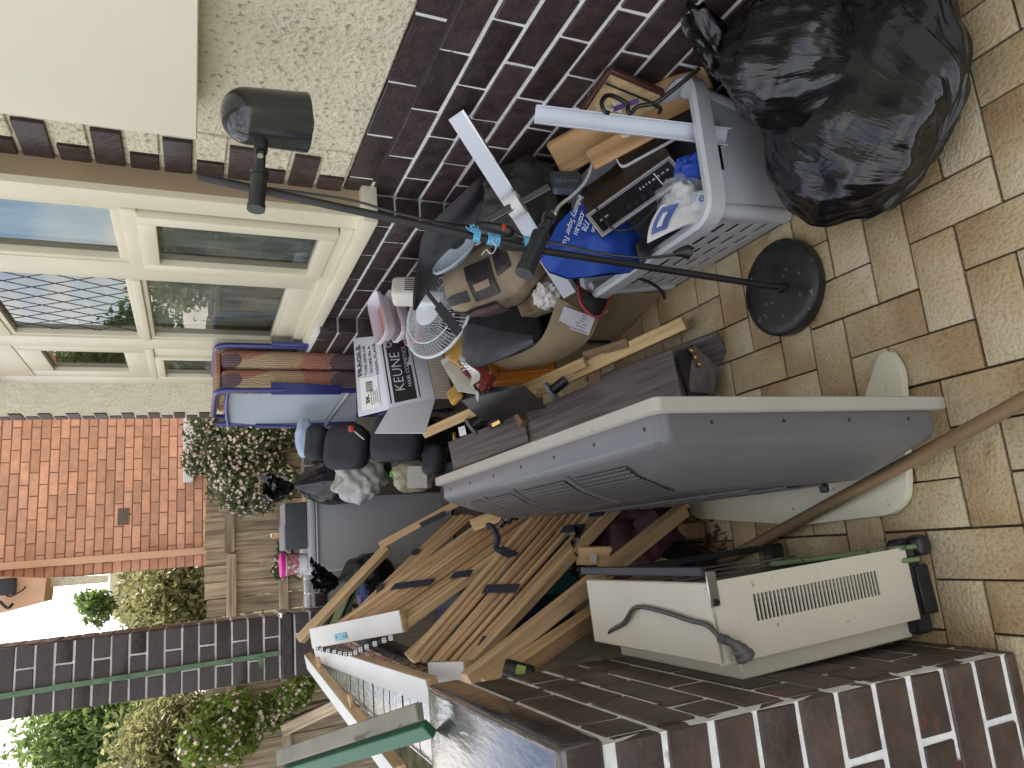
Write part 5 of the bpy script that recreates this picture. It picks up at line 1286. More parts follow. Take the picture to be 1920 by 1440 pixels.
dc = root('drawer_channel', 'white metal drawer side standing on end in front of carton', 'drawer side', P(875, 740, y=2.3))
d0, d1, d2, d3 = P(830, 685, y=2.32), P(862, 668, y=2.30), P(893, 738, y=2.16), P(858, 733, y=2.22)
M_drawer = mat('putty_metal', (0.50, 0.49, 0.45), 0.4, var=0.06)
n_d = (d1-d0).cross(d3-d0).normalized(); n_d = n_d if n_d.dot(CAM-d0) > 0 else -n_d
emit('plate', g_hex([d0, d1, d2, d3]+[p-n_d*0.003 for p in (d0, d1, d2, d3)]), M_drawer, dc, smooth=0)
bar('lip', d0+n_d*0.012, d1+n_d*0.012, 0.002, 0.024, M_drawer, dc, up=n_d); bar('lip', d1+n_d*0.010, d2+n_d*0.010, 0.002, 0.02, M_drawer, dc, up=n_d)
bar('foot', d2, P(897, 745, y=2.10), 0.03, 0.004, M_drawer, dc, up=(0, 0, 1))
M_redbook = mat('dark_red_cover', (0.16, 0.02, 0.02), 0.4, var=0.3, scale=14, spots=(0.5, 0.35, 0.22), spotscale=50, spotthr=0.62)
rb, n_r = slab('cookery_book', 'dark red book with white lettering under printed papers', 'book', [P(862, 692, y=2.24), P(885, 672, y=2.22), P(925, 700, y=2.10), P(903, 733, y=2.10)], 0.025, M_redbook)
text('lettering', 'SO', 0.018, pin(P(870, 690, y=2.205), P(868, 680, y=2.205), P(862, 693, y=2.215), 0.004), M_whiteink, rb)
pp = root('printed_paper', 'crumpled printed sheet of white paper lying on the red book', 'paper', P(885, 700, y=2.1))
p0, p1, p2, p3 = P(862, 664, y=2.20), P(873, 672, y=2.16), P(903, 712, y=2.03), P(886, 724, y=2.05)
emit('sheet', g_sheet(14, 8, lambda u, v: p0.lerp(p3, u).lerp(p1.lerp(p2, u), v)+Vector((0, -0.3, 1))*0.012*math.sin(u*7), 0.001), M_paper, pp)
for i in range(5): text('lettering', ['menu of the day', 'with a glass of', 'served cold', 'GST included', 'thank you'][i], 0.007, pin(p0.lerp(p3, .25+.12*i).lerp(p1.lerp(p2, .25+.12*i), .5)+Vector((0, -.006, .016)), p1.lerp(p2, .25+.12*i)+Vector((0, -.006, .016)), p0.lerp(p3, .1+.12*i).lerp(p1.lerp(p2, .1+.12*i), .5)+Vector((0, -.006, .016)), 0.002), M_ink, pp)
oc, n_o = slab('tool_case', 'orange plastic tool case standing on edge under the grey mat', 'case', [P(915, 680, y=2.36), P(1040, 670, y=2.20), P(1040, 712, y=2.14), P(922, 716, y=2.30)], 0.05, M_orange)
bar('case_ridge', P(918, 703, y=2.32), P(1038, 693, y=2.16), 0.006, 0.006, M_orange, oc, up=n_o); bar('case_latch', P(918, 702, y=2.315), P(934, 700, y=2.295), 0.02, 0.010, M_orange, oc, up=n_o)
bc, n_b = slab('tool_case', 'black tool case with yellow edge lying below the drawer side', 'case', [P(845, 735, y=2.36), P(900, 725, y=2.20), P(985, 722, y=2.02), P(865, 750, y=2.26)], 0.12, mat('black_case_plastic', (0.018, 0.019, 0.02), 0.35, var=0.2))
bar('yellow_edge', P(848, 731, y=2.34), P(858, 750, y=2.25), 0.05, 0.02, M_amber, bc, up=n_b, bev=0.006)
M_mat = mat('grey_foam', (0.075, 0.08, 0.09), 0.55, var=0.2, scale=16, bump=0.7, bscale=26, bdist=0.006)
ym = root('foam_mat', 'grey foam mat with rounded end curled beside the speaker', 'foam mat', P(930, 650, y=2.1))
g0 = [P(872, 640, y=2.20), P(880, 612, y=2.20), P(940, 625, y=2.12), P(1000, 635, y=2.02)]
g1 = [P(872, 660, y=2.19), P(890, 688, y=2.13), P(945, 672, y=2.07), P(1002, 642, y=2.0)]
sg0, sg1 = smooth_path(g0, 6), smooth_path(g1, 6)
emit('sheet', g_sheet(len(sg0), 8, lambda u, v: (lambda i: sg0[i].lerp(sg1[i], v)+Vector((-.3, -.8, .5))*0.02*math.sin(math.pi*v))(int(round(u*(len(sg0)-1)))), 0.01), M_mat, ym)
# pine battens ---------------------------------------------------------------
M_pine = wood('new_pine', (0.52, 0.34, 0.15), (0.62, 0.44, 0.22)); M_pine2 = wood('old_brown_batten', (0.20, 0.12, 0.06), (0.28, 0.18, 0.09))
tag(bar('pine_batten', P(795, 813, y=2.62), P(1098, 678, y=1.98), 0.035, 0.022, M_pine, up=(-.5, -.4, .8)), 'thin new pine batten running along the dark bed rail', 'batten')
tag(bar('pine_batten', P(930, 768, y=2.30), P(1285, 606, y=1.74), 0.042, 0.05, M_pine, up=(-.3, -.3, 1)), 'thick new pine batten whose sawn end sticks out over the tiles', 'batten')
tag(bar('brown_batten', P(1095, 668, y=2.0), P(1178, 642, y=1.87), 0.03, 0.018, M_pine2, up=(-.3, -.3, 1)), 'short old brown batten lying against the thick pine batten', 'batten')
tag(rod('dowel', P(905, 775, y=2.30), P(1010, 735, y=2.08), 0.011, M_pine), 'round pale dowel lying between pine battens and bed rail', 'dowel')
# dark bed rails --------------------------------------------------------------
M_rail = wood('grey_brown_veneer', (0.095, 0.078, 0.076), (0.135, 0.112, 0.11), rough=0.5, grain=14, var=0.25)
rl = root('bed_rail', 'wide grey brown veneered bed rail with screw feet lying beside television', 'bed rail', (0.44, 2.2, 0))
A0, A1 = P(1268, 652, y=1.66), P(862, 826, y=2.75)
wdir = Vector((-1, 0.1, 0.05)).normalized()
def quadslab(nm, a, b, w, t, m, par, wd=wdir, tn=None):
    a, b = Vector(a), Vector(b); c, d = b+wd*w, a+wd*w
    n_ = (b-a).cross(d-a).normalized(); n_ = n_ if n_.z > 0 else -n_
    L = (b-a).length; M = axes((a+b+c+d)/4-n_*t/2, (b-a).normalized(), n_.cross((b-a).normalized()), n_)
    return put(nm, mesh_of(nm, g_box(L, w, t, 0.002), m), par, M)
quadslab('board', A0, A1, 0.17, 0.028, M_rail, rl)
quadslab('board', P(1335, 628, y=1.62), P(1120, 710, y=1.96), 0.15, 0.022, M_rail, rl, wd=Vector((-0.75, 0.05, -0.65)).normalized())
e0 = P(1262, 655, y=1.655); e1 = P(1290, 740, y=1.64)
emit('end_block', g_bev(g_hex([P(1300, 645, y=1.63), P(1350, 692, y=1.62), P(1338, 738, y=1.64), P(1290, 735, y=1.65), P(1300, 645, y=1.66), P(1350, 692, y=1.65), P(1338, 738, y=1.67), P(1290, 735, y=1.69)]), 0.002), M_rail, rl)
emit('dark_recess', g_hex([P(1268, 665, y=1.64), P(1300, 645, y=1.64), P(1335, 735, y=1.65), P(1293, 745, y=1.65), P(1268, 665, y=1.72), P(1300, 645, y=1.72), P(1335, 735, y=1.73), P(1293, 745, y=1.73)]), M_ink, rl, smooth=0)
for i in range(3): bar('brass_catch', P(1294+7*i, 652+13*i, y=1.625), P(1300+7*i, 662+13*i, y=1.622), 0.010, 0.012, M_brass, rl)
r2 = root('bed_rail', 'narrow grey brown bed rail with a brass hinge lying on the wide rail', 'bed rail', P(900, 830, y=2.5))
quadslab('board', P(985, 772, y=2.32), P(845, 828, y=2.62), 0.11, 0.03, M_rail, r2)
bar('pine_cleat', P(972, 775, y=2.30), P(983, 795, y=2.27), 0.03, 0.03, M_pine2, r2)
bar('brass_hinge', P(922, 798, y=2.39), P(938, 790, y=2.36), 0.016, 0.004, M_brass, r2, up=(-.2, -.4, .9)); bar('latch_plate', P(916, 800, y=2.40), P(942, 786, y=2.36), 0.028, 0.003, M_black, r2, up=(-.2, -.4, .9))
for i in range(4): put('brass_bracket', mesh_of('brass_bracket', g_box(0.03, 0.012, 0.012, 0.002), M_brass), r2, Matrix.Translation(P(852+5*i, 818+11*i, y=2.62-0.01*i)))
patch('white_label', pin(P(868, 808, y=2.53), P(866, 798, y=2.53), P(860, 810, y=2.55), 0.004), 0.035, 0.035, M_paper, r2)
M_glide = mat('grey_felt_glide', (0.16, 0.18, 0.21), 0.7, var=0.2, scale=30)
def foot(cx, cy, sx2, sy2, ya, yb, par):
    a, b = P(cx, cy, y=ya), P(sx2, sy2, y=yb)
    rod('screw_foot', a, b, 0.017, M_black, par, 14); d = (b-a).normalized()
    rod('foot_disc', a-d*0.005, a+d*0.005, 0.036, M_glide, par, 26)
    rod('screw_pin', b, b+d*0.03, 0.003, M_chrome, par, 8)
foot(1034, 734, 1062, 712, 2.02, 1.98, rl); foot(884, 800, 908, 782, 2.42, 2.39, r2)
bar('white_clip', P(908, 778, y=2.37), P(915, 770, y=2.36), 0.03, 0.002, M_paper, r2, up=(-.5, -.6, .3))

# ================================================================== television, heater, stick
M_tvback = mat('grey_tv_plastic', (0.11, 0.113, 0.115), 0.33, var=0.05, scale=5, bump=0.08, bscale=300, bdist=0.0005)
M_tvbezel = mat('champagne_tv_bezel', (0.36, 0.345, 0.30), 0.38, var=0.05, scale=6, spots=(0.2, 0.19, 0.17), spotscale=35, spotthr=0.73)
tv = root('television', 'large silver grey flat television standing on a stand, seen from its back edge', 'television', (0.15, 1.5, 0.03))
ty0, ty1, tz0, tz1 = 0.945, 2.13, 0.06, 0.762
lean = lambda z: 0.0
def rr(y0, y1, z0, z1, r, x, k=7): return [Vector((x, p[0], p[1])) for p in rounded([(y0, z0), (y1, z0), (y1, z1), (y0, z1)], r, k)]
def loft(rings, cap0=True, cap1=True):
    V = [v for r in rings for v in r]; n = len(rings[0]); F = []
    for k in range(len(rings)-1):
        for i in range(n): F.append([k*n+i, k*n+(i+1) % n, (k+1)*n+(i+1) % n, (k+1)*n+i])
    if cap0: F.append(list(range(n))[::-1])
    if cap1: F.append([(len(rings)-1)*n+i for i in range(n)])
    return V, F
emit('bezel', loft([rr(ty0+.003, ty1-.003, tz0+.003, tz1-.003, .014, .207), rr(ty0, ty1, tz0, tz1, .016, .205), rr(ty0, ty1, tz0, tz1, .016, .184), rr(ty0+.004, ty1-.004, tz0+.004, tz1-.004, .014, .181)]), M_tvbezel, tv)
emit('screen', g_box(0.004, ty1-ty0-0.11, tz1-tz0-0.11, c=(0.2075, (ty0+ty1)/2, (tz0+tz1)/2)), mat('dark_screen', (0.008, 0.008, 0.009), 0.15), tv)
rings = [rr(ty0+.018, ty1-.018, tz0+.014, tz1-.014, .03, .1805), rr(ty0+.019, ty1-.019, tz0+.015, tz1-.015, .03, .142), rr(ty0+.022, ty1-.022, tz0+.017, tz1-.018, .03, .136), rr(ty0+.030, ty1-.03, tz0+.022, tz1-.030, .035, .125),
         rr(ty0+.085, ty1-.085, tz0+.045, tz1-.075, .06, .095), rr(ty0+.12, ty1-.12, tz0+.06, tz1-.13, .06, .075), rr(ty0+.15, ty1-.15, tz0+.08, tz1-.17, .05, .064), rr(ty0+.16, ty1-.16, tz0+.09, tz1-.18, .045, .062)]
emit('back_cover', loft(rings), M_tvback, tv, smooth=50)
def grille_mat():
    m, n, l, b = nodes_of('vent_mesh'); t = n.new('ShaderNodeTexCoord'); s_ = n.new('ShaderNodeSeparateXYZ'); l.new(t.outputs['Object'], s_.inputs[0])
    def wv(o, f):
        a_ = n.new('ShaderNodeMath'); a_.operation = 'MULTIPLY'; a_.inputs[1].default_value = f; l.new(o, a_.inputs[0])
        b_ = n.new('ShaderNodeMath'); b_.operation = 'SINE'; l.new(a_.outputs[0], b_.inputs[0]); return b_.outputs[0]
    v = n.new('ShaderNodeMath'); v.operation = 'ADD'; l.new(wv(s_.outputs[1], 520), v.inputs[0]); l.new(wv(s_.outputs[2], 640), v.inputs[1])
    r = n.new('ShaderNodeValToRGB'); r.color_ramp.elements[0].position = 0.0; r.color_ramp.elements[1].position = 0.35; r.color_ramp.elements[1].color = (0.012, 0.012, 0.013, 1); r.color_ramp.elements[0].color = (0.11, 0.113, 0.115, 1)
    l.new(v.outputs[0], r.inputs[0]); l.new(r.outputs[0], b.inputs['Base Color']); b.inputs['Roughness'].default_value = 0.4
    return m
M_vent = grille_mat()
def topslope(y, s): # point on the sloping top of the back, s from 0 (front) to 1
    prs = [(.125, tz1-.030), (.095, tz1-.075), (.075, tz1-.13), (.064, tz1-.17)]
    k = s*3; i = min(int(k), 2); t = k-i
    return Vector((prs[i][0]+(prs[i+1][0]-prs[i][0])*t, y, prs[i][1]+(prs[i+1][1]-prs[i][1])*t))
for (ya, yb) in ((1.12, 1.32), (1.36, 1.60), (1.64, 1.80), (1.83, 1.95)):
    emit('vent_grille', g_sheet(8, 8, lambda u, v: topslope(ya+(yb-ya)*v+0.02*u, 0.12+0.8*u)+Vector((-0.002, 0, 0.003)), 0.002), M_vent, tv)
for yy in (1.34, 1.62, 1.815): emit('vent_rib', g_tube([topslope(yy+0.02*t/6, 0.05+0.95*t/6)+Vector((-.001, 0, .002)) for t in range(7)], 0.006, 8), M_tvback, tv)
M_screw = mat('dark_screw', (0.02, 0.02, 0.02), 0.5)
for i in range(7):
    yy = ty0+0.06+i*0.17; emit('screw', g_xf(g_lathe([(0.0042, 0), (0.0035, 0.0012)], 12), Matrix.Translation((0.162, yy, tz1-0.0145))), M_screw, tv)
for i in range(4):
    emit('screw', g_xf(g_lathe([(0.0035, 0), (0.003, 0.001)], 12), axes((0.165, ty0+0.0178, tz0+0.1+i*0.16), (1, 0, 0), (0, 0, 1), (0, -1, 0))), M_screw, tv)
for k, zz in enumerate((0.20, 0.30, 0.40)):
    emit('back_rib', g_box(0.006, 0.7, 0.012, 0.003, c=(0.0595, 1.52, zz)), M_tvback, tv)
emit('socket_panel', g_box(0.004, 0.30, 0.05, c=(0.0605, 1.35, 0.255)), M_black, tv)
emit('cable_clip', g_box(0.02, 0.02, 0.014, 0.003, c=(0.053, 1.20, 0.16)), M_black, tv)
# stand
sp_ = [P(a, b, z=0.03) for a, b in ((1663, 655), (1687, 690), (1692, 770), (1698, 900), (1697, 935), (1672, 965), (1500, 985), (1300, 972), (1285, 940), (1330, 880), (1480, 860), (1560, 830), (1615, 760), (1643, 668))]
pl_ = rounded([(p.x, p.y) for p in sp_], 0.035, 4)
M_stand = mat('cream_tv_stand', (0.58, 0.55, 0.42), 0.38, var=0.05, spots=(0.16, 0.14, 0.10), spotscale=42, spotthr=0.70)
emit('stand_plate', g_bev(g_prism(pl_, 0.022, 0.006), 0.004), M_stand, tv)
emit('stand_neck', g_box(0.06, 0.34, 0.12, 0.01, 2, c=(0.13, 1.5, 0.07)), M_tvback, tv)

# heater ---------------------------------------------------------------------
M_heat = mat('aged_white_enamel', (0.56, 0.52, 0.42), 0.35, var=0.05, scale=4, spots=(0.30, 0.26, 0.18), spotscale=48, spotthr=0.70)
hA = Vector((-0.245, 1.09, 0.055))
hx = (P(1695, 1050, y=1.10)-P(1728, 1165, y=1.10)); hx.z = 0.010; hW = 0.145; hx.normalize()
hz = (P(1318, 1098, y=1.105)-P(1695, 1050, y=1.10)); hH = hz.length; hz.normalize()
hy_ = hz.cross(hx).normalized()
O = P(1726, 1160, y=1.10)
hM = axes(O, hx, hy_, hz)       # local x right, y back, z up
heater = root('gas_heater', 'aged white metal room heater with slotted front standing against brick pier', 'heater', (-0.2, 1.3, 0))
hD = 0.46
nsl = 34; zs = [0]
z_a, z_b = 0.10, 0.415
for i in range(nsl):
    c = z_a+(z_b-z_a)*i/(nsl-1); zs += [c-0.0031, c+0.0031]
zs.append(hH)
xs_ = [0.0, 0.062, 0.062+0.048, hW]
hol = {(1, 1+2*i) for i in range(nsl)}
put('front_panel', mesh_of('front_panel', g_perf(lambda u, v: ((u, 0, v), (0, -1, 0)), xs_, zs, hol, 0.003), M_heat, 0), heater, hM)
put('dark_inside', mesh_of('dark_inside', g_box(hW-0.02, 0.02, hH-0.05, c=(hW/2, 0.035, hH/2)), M_ink, 0), heater, hM)
put('case', mesh_of('case', g_box(hW-0.002, hD, 0.012, 0.003, c=(hW/2, hD/2, hH-0.006)), M_heat), heater, hM)
put('case_side', mesh_of('case_side', g_box(0.004, hD-0.006, hH-0.02, c=(0.002, hD/2+0.003, hH/2-0.008)), M_heat), heater, hM)
put('side_step', mesh_of('side_step', g_box(0.04, hD-0.03, hH-0.06, 0.003, c=(-0.0215, hD/2+0.02, hH/2-0.04)), M_heat), heater, hM)
put('reflector', mesh_of('reflector', g_box(0.02, hD-0.05, hH-0.03, c=(hW-0.05, hD/2, hH/2-0.01)), M_chrome), heater, hM)
for i in range(5): put('element_guard', mesh_of('element_guard', g_tube([(hW-0.012, 0.04+0.085*i, 0.02), (hW-0.012, 0.04+0.085*i, hH-0.02)], 0.003, 6), M_chrome), heater, hM)
put('frame_bar', mesh_of('frame_bar', g_box(0.018, hD+0.005, 0.012, 0.002, c=(hW+0.020, hD/2, hH+0.004)), M_blackm), heater, hM)
put('frame_bar', mesh_of('frame_bar', g_box(0.016, 0.016, hH*0.9, 0.002, c=(hW+0.006, hD-0.01, hH*0.45)), M_blackm), heater, hM)
put('handle_plate', mesh_of('handle_plate', g_box(0.062, 0.003, 0.022, 0.001, c=(hW-0.012, -0.004, hH-0.008)), M_chrome), heater, hM)
put('handle_screw', mesh_of('handle_screw', g_xf(g_lathe([(0.007, 0), (0.006, 0.004)], 14), axes((hW-0.036, -0.0055, hH-0.008), (1, 0, 0), (0, 0, 1), (0, -1, 0))), M_black), heater, hM)
M_greycord = mat('grey_flex', (0.07, 0.075, 0.07), 0.5)
hp = lambda x, y, z=hH+0.006: hM @ Vector((x, y, z))
cp = [hp(-0.03, hD-0.03, hH-0.05), hp(0.005, hD-0.07, hH-0.004), hp(0.035, hD-0.16), hp(0.07, 0.24), hp(0.066, 0.14), hp(0.055, 0.06), hp(0.050, 0.01), P(1350, 1196, y=1.085)]
tube('cord', cp, 0.0048, M_greycord, heater, n=8)
emit('plug', g_tube(smooth_path([P(1348, 1196, y=1.085), P(1362, 1200, y=1.083), P(1380, 1210, y=1.08), P(1393, 1225, y=1.078), P(1398, 1232, y=1.078)], 4), [0.006]*4+[0.0075]*4+[0.011]*2+[0.015]*3+[0.018]*3+[0.0185], 14), M_greycord, heater)
for k in range(3): rod('plug_rib', P(1350+6*k, 1196+2*k, y=1.084), P(1352+6*k, 1197+2*k, y=1.084), 0.0088, M_greycord, heater)
bar('plug_pin', P(1405, 1222, y=1.076), P(1414, 1226, y=1.073), 0.005, 0.0016, M_chrome, heater); bar('plug_pin', P(1402, 1236, y=1.076), P(1412, 1238, y=1.073), 0.005, 0.0016, M_brass, heater)
for k in (0.03, hD-0.04): put('foot', mesh_of('foot', g_box(hW+0.05, 0.035, 0.05, 0.006, c=(hW/2-0.01, k, -0.026)), M_blackm), heater, hM)
# green rail frame beside it
M_mossgreen = mat('faded_green_enamel', (0.13, 0.20, 0.09), 0.5, var=0.25, scale=20, spots=(0.05, 0.045, 0.03), spotscale=40, spotthr=0.62)
gr = root('metal_track', 'faded green metal track with a black foot beside the heater', 'metal track', (-0.08, 1.14, 0))
ga_, gb_ = P(1715, 1024, z=0.045), P(1446, 1058, y=1.20)
dirg = (gb_-ga_).normalized(); sdg = Vector((1, 0, 0)); sdg = (sdg-dirg*sdg.dot(dirg)).normalized()
for s in (0.0, -0.026): bar('flange', ga_+sdg*s, gb_+sdg*s, 0.010, 0.018, M_mossgreen, gr, up=(0, -1, 0))
bar('rusty_web', ga_+sdg*-0.013+Vector((0, .006, 0)), gb_+sdg*-0.013+Vector((0, .006, 0)), 0.016, 0.006, mat('rusty_dirt', (0.04, 0.032, 0.022), 0.9, var=0.5, scale=60, bump=0.8, bscale=90), gr, up=(0, -1, 0))
emit('foot', softbox(P(1722, 1022, z=0.022), (0.022, 0.02, 0.022), 3, 14, 0, 0.05), M_black, gr)
bar('foot_frame', P(1716, 1060, z=0.02), P(1738, 1150, z=0.02), 0.03, 0.04, M_blackm, gr)
# long stick
st0, st1 = P(1328, 1067, z=0.018), P(1935, 742, z=0.085)
M_stick = wood('dull_brown_handle', (0.17, 0.11, 0.055), (0.24, 0.16, 0.085), rough=0.6)
tag(rod('broom_handle', st0, st1+(st1-st0)*0.25, 0.0145, M_stick, n=16), 'long dull brown broom handle lying across the tiles and television stand', 'stick')

# ================================================================== bed parts leaning on the side wall
M_slat = wood('beech_slat', (0.38, 0.225, 0.11), (0.50, 0.325, 0.175), rough=0.45, grain=8)
M_slat2 = wood('pale_frame_timber', (0.42, 0.275, 0.14), (0.54, 0.375, 0.21), rough=0.5)
M_whiteface = mat('white_melamine', (0.62, 0.61, 0.59), 0.4, var=0.04, spots=(0.4, 0.38, 0.34), spotscale=30, spotthr=0.72)
M_navystrap = mat('navy_webbing', (0.012, 0.014, 0.035), 0.7, var=0.2, scale=80, bump=0.5, bscale=300)
def slats(name, label, A0, A1, B0, B1, n, w=0.045, t=0.012, straps=(), rails=True, railw=0.034, ends=True):
    """roll-up slat base: slats from the line A0-A1 (upper ends) to B0-B1 (lower ends)"""
    A0, A1, B0, B1 = map(Vector, (A0, A1, B0, B1))
    r = root(name, label, 'slatted bed base', (A0+B0+A1+B1)/4)
    nrm = (A1-A0).cross(B0-A0).normalized(); nrm = nrm if nrm.dot(CAM-A0) > 0 else -nrm
    sdir = (B0-A0).normalized(); spn = (A1-A0); spn = (spn-sdir*spn.dot(sdir)).length; spn2 = (B1-B0); spn2 = (spn2-sdir*spn2.dot(sdir)).length; w = 0.30*(spn+spn2)/(n-1); railw = max(0.022, 1.5*w)
    for i in range(n):
        u = i/(n-1); a = A0.lerp(A1, u)+nrm*random.uniform(-.006, .006); b = B0.lerp(B1, u)+nrm*random.uniform(-.006, .006)
        edge = rails and i in (0, n-1)
        bar('side_rail' if edge else 'slat', a, b, railw if edge else w, 0.034 if edge else 0.016, M_slat2 if edge else M_slat, r, bev=0.005, up=nrm+Vector((random.uniform(-.12, .12), random.uniform(-.12, .12), 0)))
    for s in straps:
        u0, u1 = (s[1], s[2]) if len(s) > 1 else (0.05, 0.95)
        p = A0.lerp(B0, s[0]).lerp(A1.lerp(B1, s[0]), u0)+nrm*0.016; q = A0.lerp(B0, s[0]).lerp(A1.lerp(B1, s[0]), u1)+nrm*0.016
        bar('strap', p, q, 0.035, 0.004, M_navystrap, r, up=nrm)
    return r
b3 = slats('slatted_base', 'rolled slatted bed base with navy straps leaning nearest the pier', P(772, 1240, y=2.30), P(880, 1252, y=2.02), P(1020, 952, y=2.30), P(1165, 940, y=2.02), 10, straps=((0.42, 0.25, 0.75), (0.80, 0.62, 0.9), (0.90, 0.8, 1.0), (0.12, 0.9, 1.0)), w=0.024)
b2 = slats('slatted_base', 'rolled slatted bed base with navy straps in the middle of the stack', P(632, 1180, y=2.75), P(752, 1172, y=2.45), P(905, 985, y=2.62), P(1062, 955, y=2.28), 10, straps=((0.36, 0.05, 0.62), (0.40, 0.8, 1.05)), w=0.024)
b1 = slats('slatted_base', 'rolled slatted bed base with navy straps lying closest to the grey cabinet', P(655, 1160, y=3.10), P(640, 1185, y=2.95), P(850, 968, y=3.05), P(885, 965, y=2.85), 8, straps=((0.30, 0.1, 0.9), (0.62, 0.0, 0.5)), w=0.02, rails=False)
# strap loop and hooks on the middle base
tube('strap_loop', [P(915, 985, y=2.30), P(925, 990, y=2.26), P(934, 1010, y=2.24), P(930, 1026, y=2.26), P(940, 1034, y=2.25)], 0.010, M_navystrap, b2, n=6)
bar('strap', P(938, 1030, y=2.24), P(968, 1044, y=2.23), 0.03, 0.006, M_navystrap, b2, up=(-.2, -.8, .5))
def board(name, label, cat, A, B, w, t, face_m, edge_m, up, parts=()):
    A, B = Vector(A), Vector(B); r = root(name, label, cat, (A+B)/2)
    M = frame(A, B, up); L = (B-A).length
    put('timber_core', mesh_of('timber_core', g_box(L, w, t-0.002, 0.002), edge_m), r, M)
    put('white_face', mesh_of('white_face', g_box(L-0.004, w-0.002, 0.0015), face_m), r, M @ Matrix.Translation((0, 0, t/2)))
    return r, M, L
# white faced boards at the upper ends
u1_ = Vector((0.0, -0.85, 0.5))
rB, MB_, LB_ = board('bed_board', 'white faced bed end board with a blue joining bracket over the slats', 'board', P(588, 1196, y=2.88), P(758, 1163, y=2.42), 0.072, 0.026, M_whiteface, M_slat2, u1_)
M_bluebr = mat('pale_blue_bracket', (0.20, 0.44, 0.55), 0.35)
put('joining_bracket', mesh_of('joining_bracket', g_box(0.07, 0.022, 0.004, 0.002), M_bluebr), rB, MB_ @ Matrix.Translation((-LB_*0.14, -0.012, 0.016)))
for s in (-1, 1): put('bracket_slot', mesh_of('bracket_slot', g_box(0.008, 0.004, 0.002), M_ink), rB, MB_ @ Matrix.Translation((-LB_*0.14+0.022*s, -0.012, 0.0185)))
rC, MC_, LC_ = board('bed_board', 'long white faced bed side board resting along the low side wall', 'board', P(597, 1222, y=3.05), P(815, 1296, y=1.80), 0.066, 0.03, M_whiteface, M_slat2, (-0.15, -0.55, 0.8))
for k in range(4): put('slot', mesh_of('slot', g_box(0.004, 0.010, 0.001), M_ink), rC, MC_ @ Matrix.Translation((-LC_*0.26+k*0.035, 0.012-(k % 2)*0.012, 0.0152)))
rD, MD_, LD_ = board('bed_board', 'long white faced bed board slanting outside the low side wall', 'board', P(580, 1238, y=3.20), P(755, 1460, y=1.75), 0.06, 0.03, M_whiteface, M_slat2, (-0.2, -0.5, 0.85))
for f_ in (0.22, 0.63): put('peg', mesh_of('peg', g_box(0.02, 0.05, 0.012, 0.002), M_slat2), rD, MD_ @ Matrix.Translation((LD_*(f_-0.5), 0.045, 0)))
rE, ME_, LE_ = board('bed_board', 'short white board end tucked behind the pier and slats', 'board', P(812, 1262, y=2.05), P(880, 1262, y=1.86), 0.06, 0.03, M_whiteface, M_slat2, (0.1, -0.9, 0.4))
# strip of white clips on a navy strap
cs = root('strap_of_clips', 'navy strap carrying a row of small white plastic clips', 'strap', P(660, 1210, y=2.5))
cpth = [P(597, 1216, y=2.72), P(630, 1222, y=2.60), P(660, 1226, y=2.50), P(690, 1212, y=2.42), P(735, 1195, y=2.34)]
sp2 = smooth_path(cpth, 6)
for i in range(len(sp2)-1): pass
emit('webbing', g_tube(sp2, 0.008, 6), M_navystrap, cs)
for i in range(0, len(sp2), 2):
    put('clip', mesh_of('clip', g_box(0.016, 0.014, 0.006, 0.002), M_white), cs, frame(sp2[i]-Vector((0.01, 0, 0)), sp2[i]+Vector((0.01, 0, 0)), (-.4, -.7, .5)) @ Matrix.Translation((0, 0, 0.010)))
    for s in (-1, 1): put('clip_hole', mesh_of('clip_hole', g_box(0.003, 0.005, 0.001), M_ink), cs, frame(sp2[i]-Vector((0.01, 0, 0)), sp2[i]+Vector((0.01, 0, 0)), (-.4, -.7, .5)) @ Matrix.Translation((0.0035*s, 0, 0.0135)))
# frame of the farthest base: pale bar then brown bar with bracket
tag(bar('frame_bar', P(562, 1200, y=3.30), P(728, 1026, y=3.15), 0.035, 0.045, M_slat2, up=(-.3, -.4, .9)), 'pale timber frame bar running up from pillar foot to cabinet corner', 'frame bar')
fb = root('frame_bar', 'brown timber frame bar with a black bracket in front of the cabinet', 'frame bar', P(800, 975, y=3.1))
bar('bar', P(714, 1022, y=3.16), P(878, 932, y=2.98), 0.03, 0.055, M_slat, fb, up=(-.3, -.5, .8))
bar('bracket_plate', P(788, 985, y=3.04), P(836, 962, y=2.98), 0.022, 0.006, M_blackm, fb, up=(-.4, -.7, .6))
# long square posts in front
tag(bar('square_post', P(876, 1278, y=1.72), P(1280, 957, y=1.80), 0.040, 0.040, M_slat2, up=(-.4, -.5, .8)), 'long square timber post slanting from the pier down to the tiles', 'post')
tag(bar('square_post', P(912, 1292, y=1.66), P(1250, 1060, y=1.80), 0.045, 0.035, M_slat, up=(-.4, -.5, .8)), 'lower square timber post disappearing behind the white heater', 'post')
tag(bar('square_post', P(765, 1232, y=2.42), P(890, 1115, y=2.42), 0.035, 0.035, M_slat, up=(-.4, -.5, .8)), 'short timber strut under the middle slatted base', 'post')
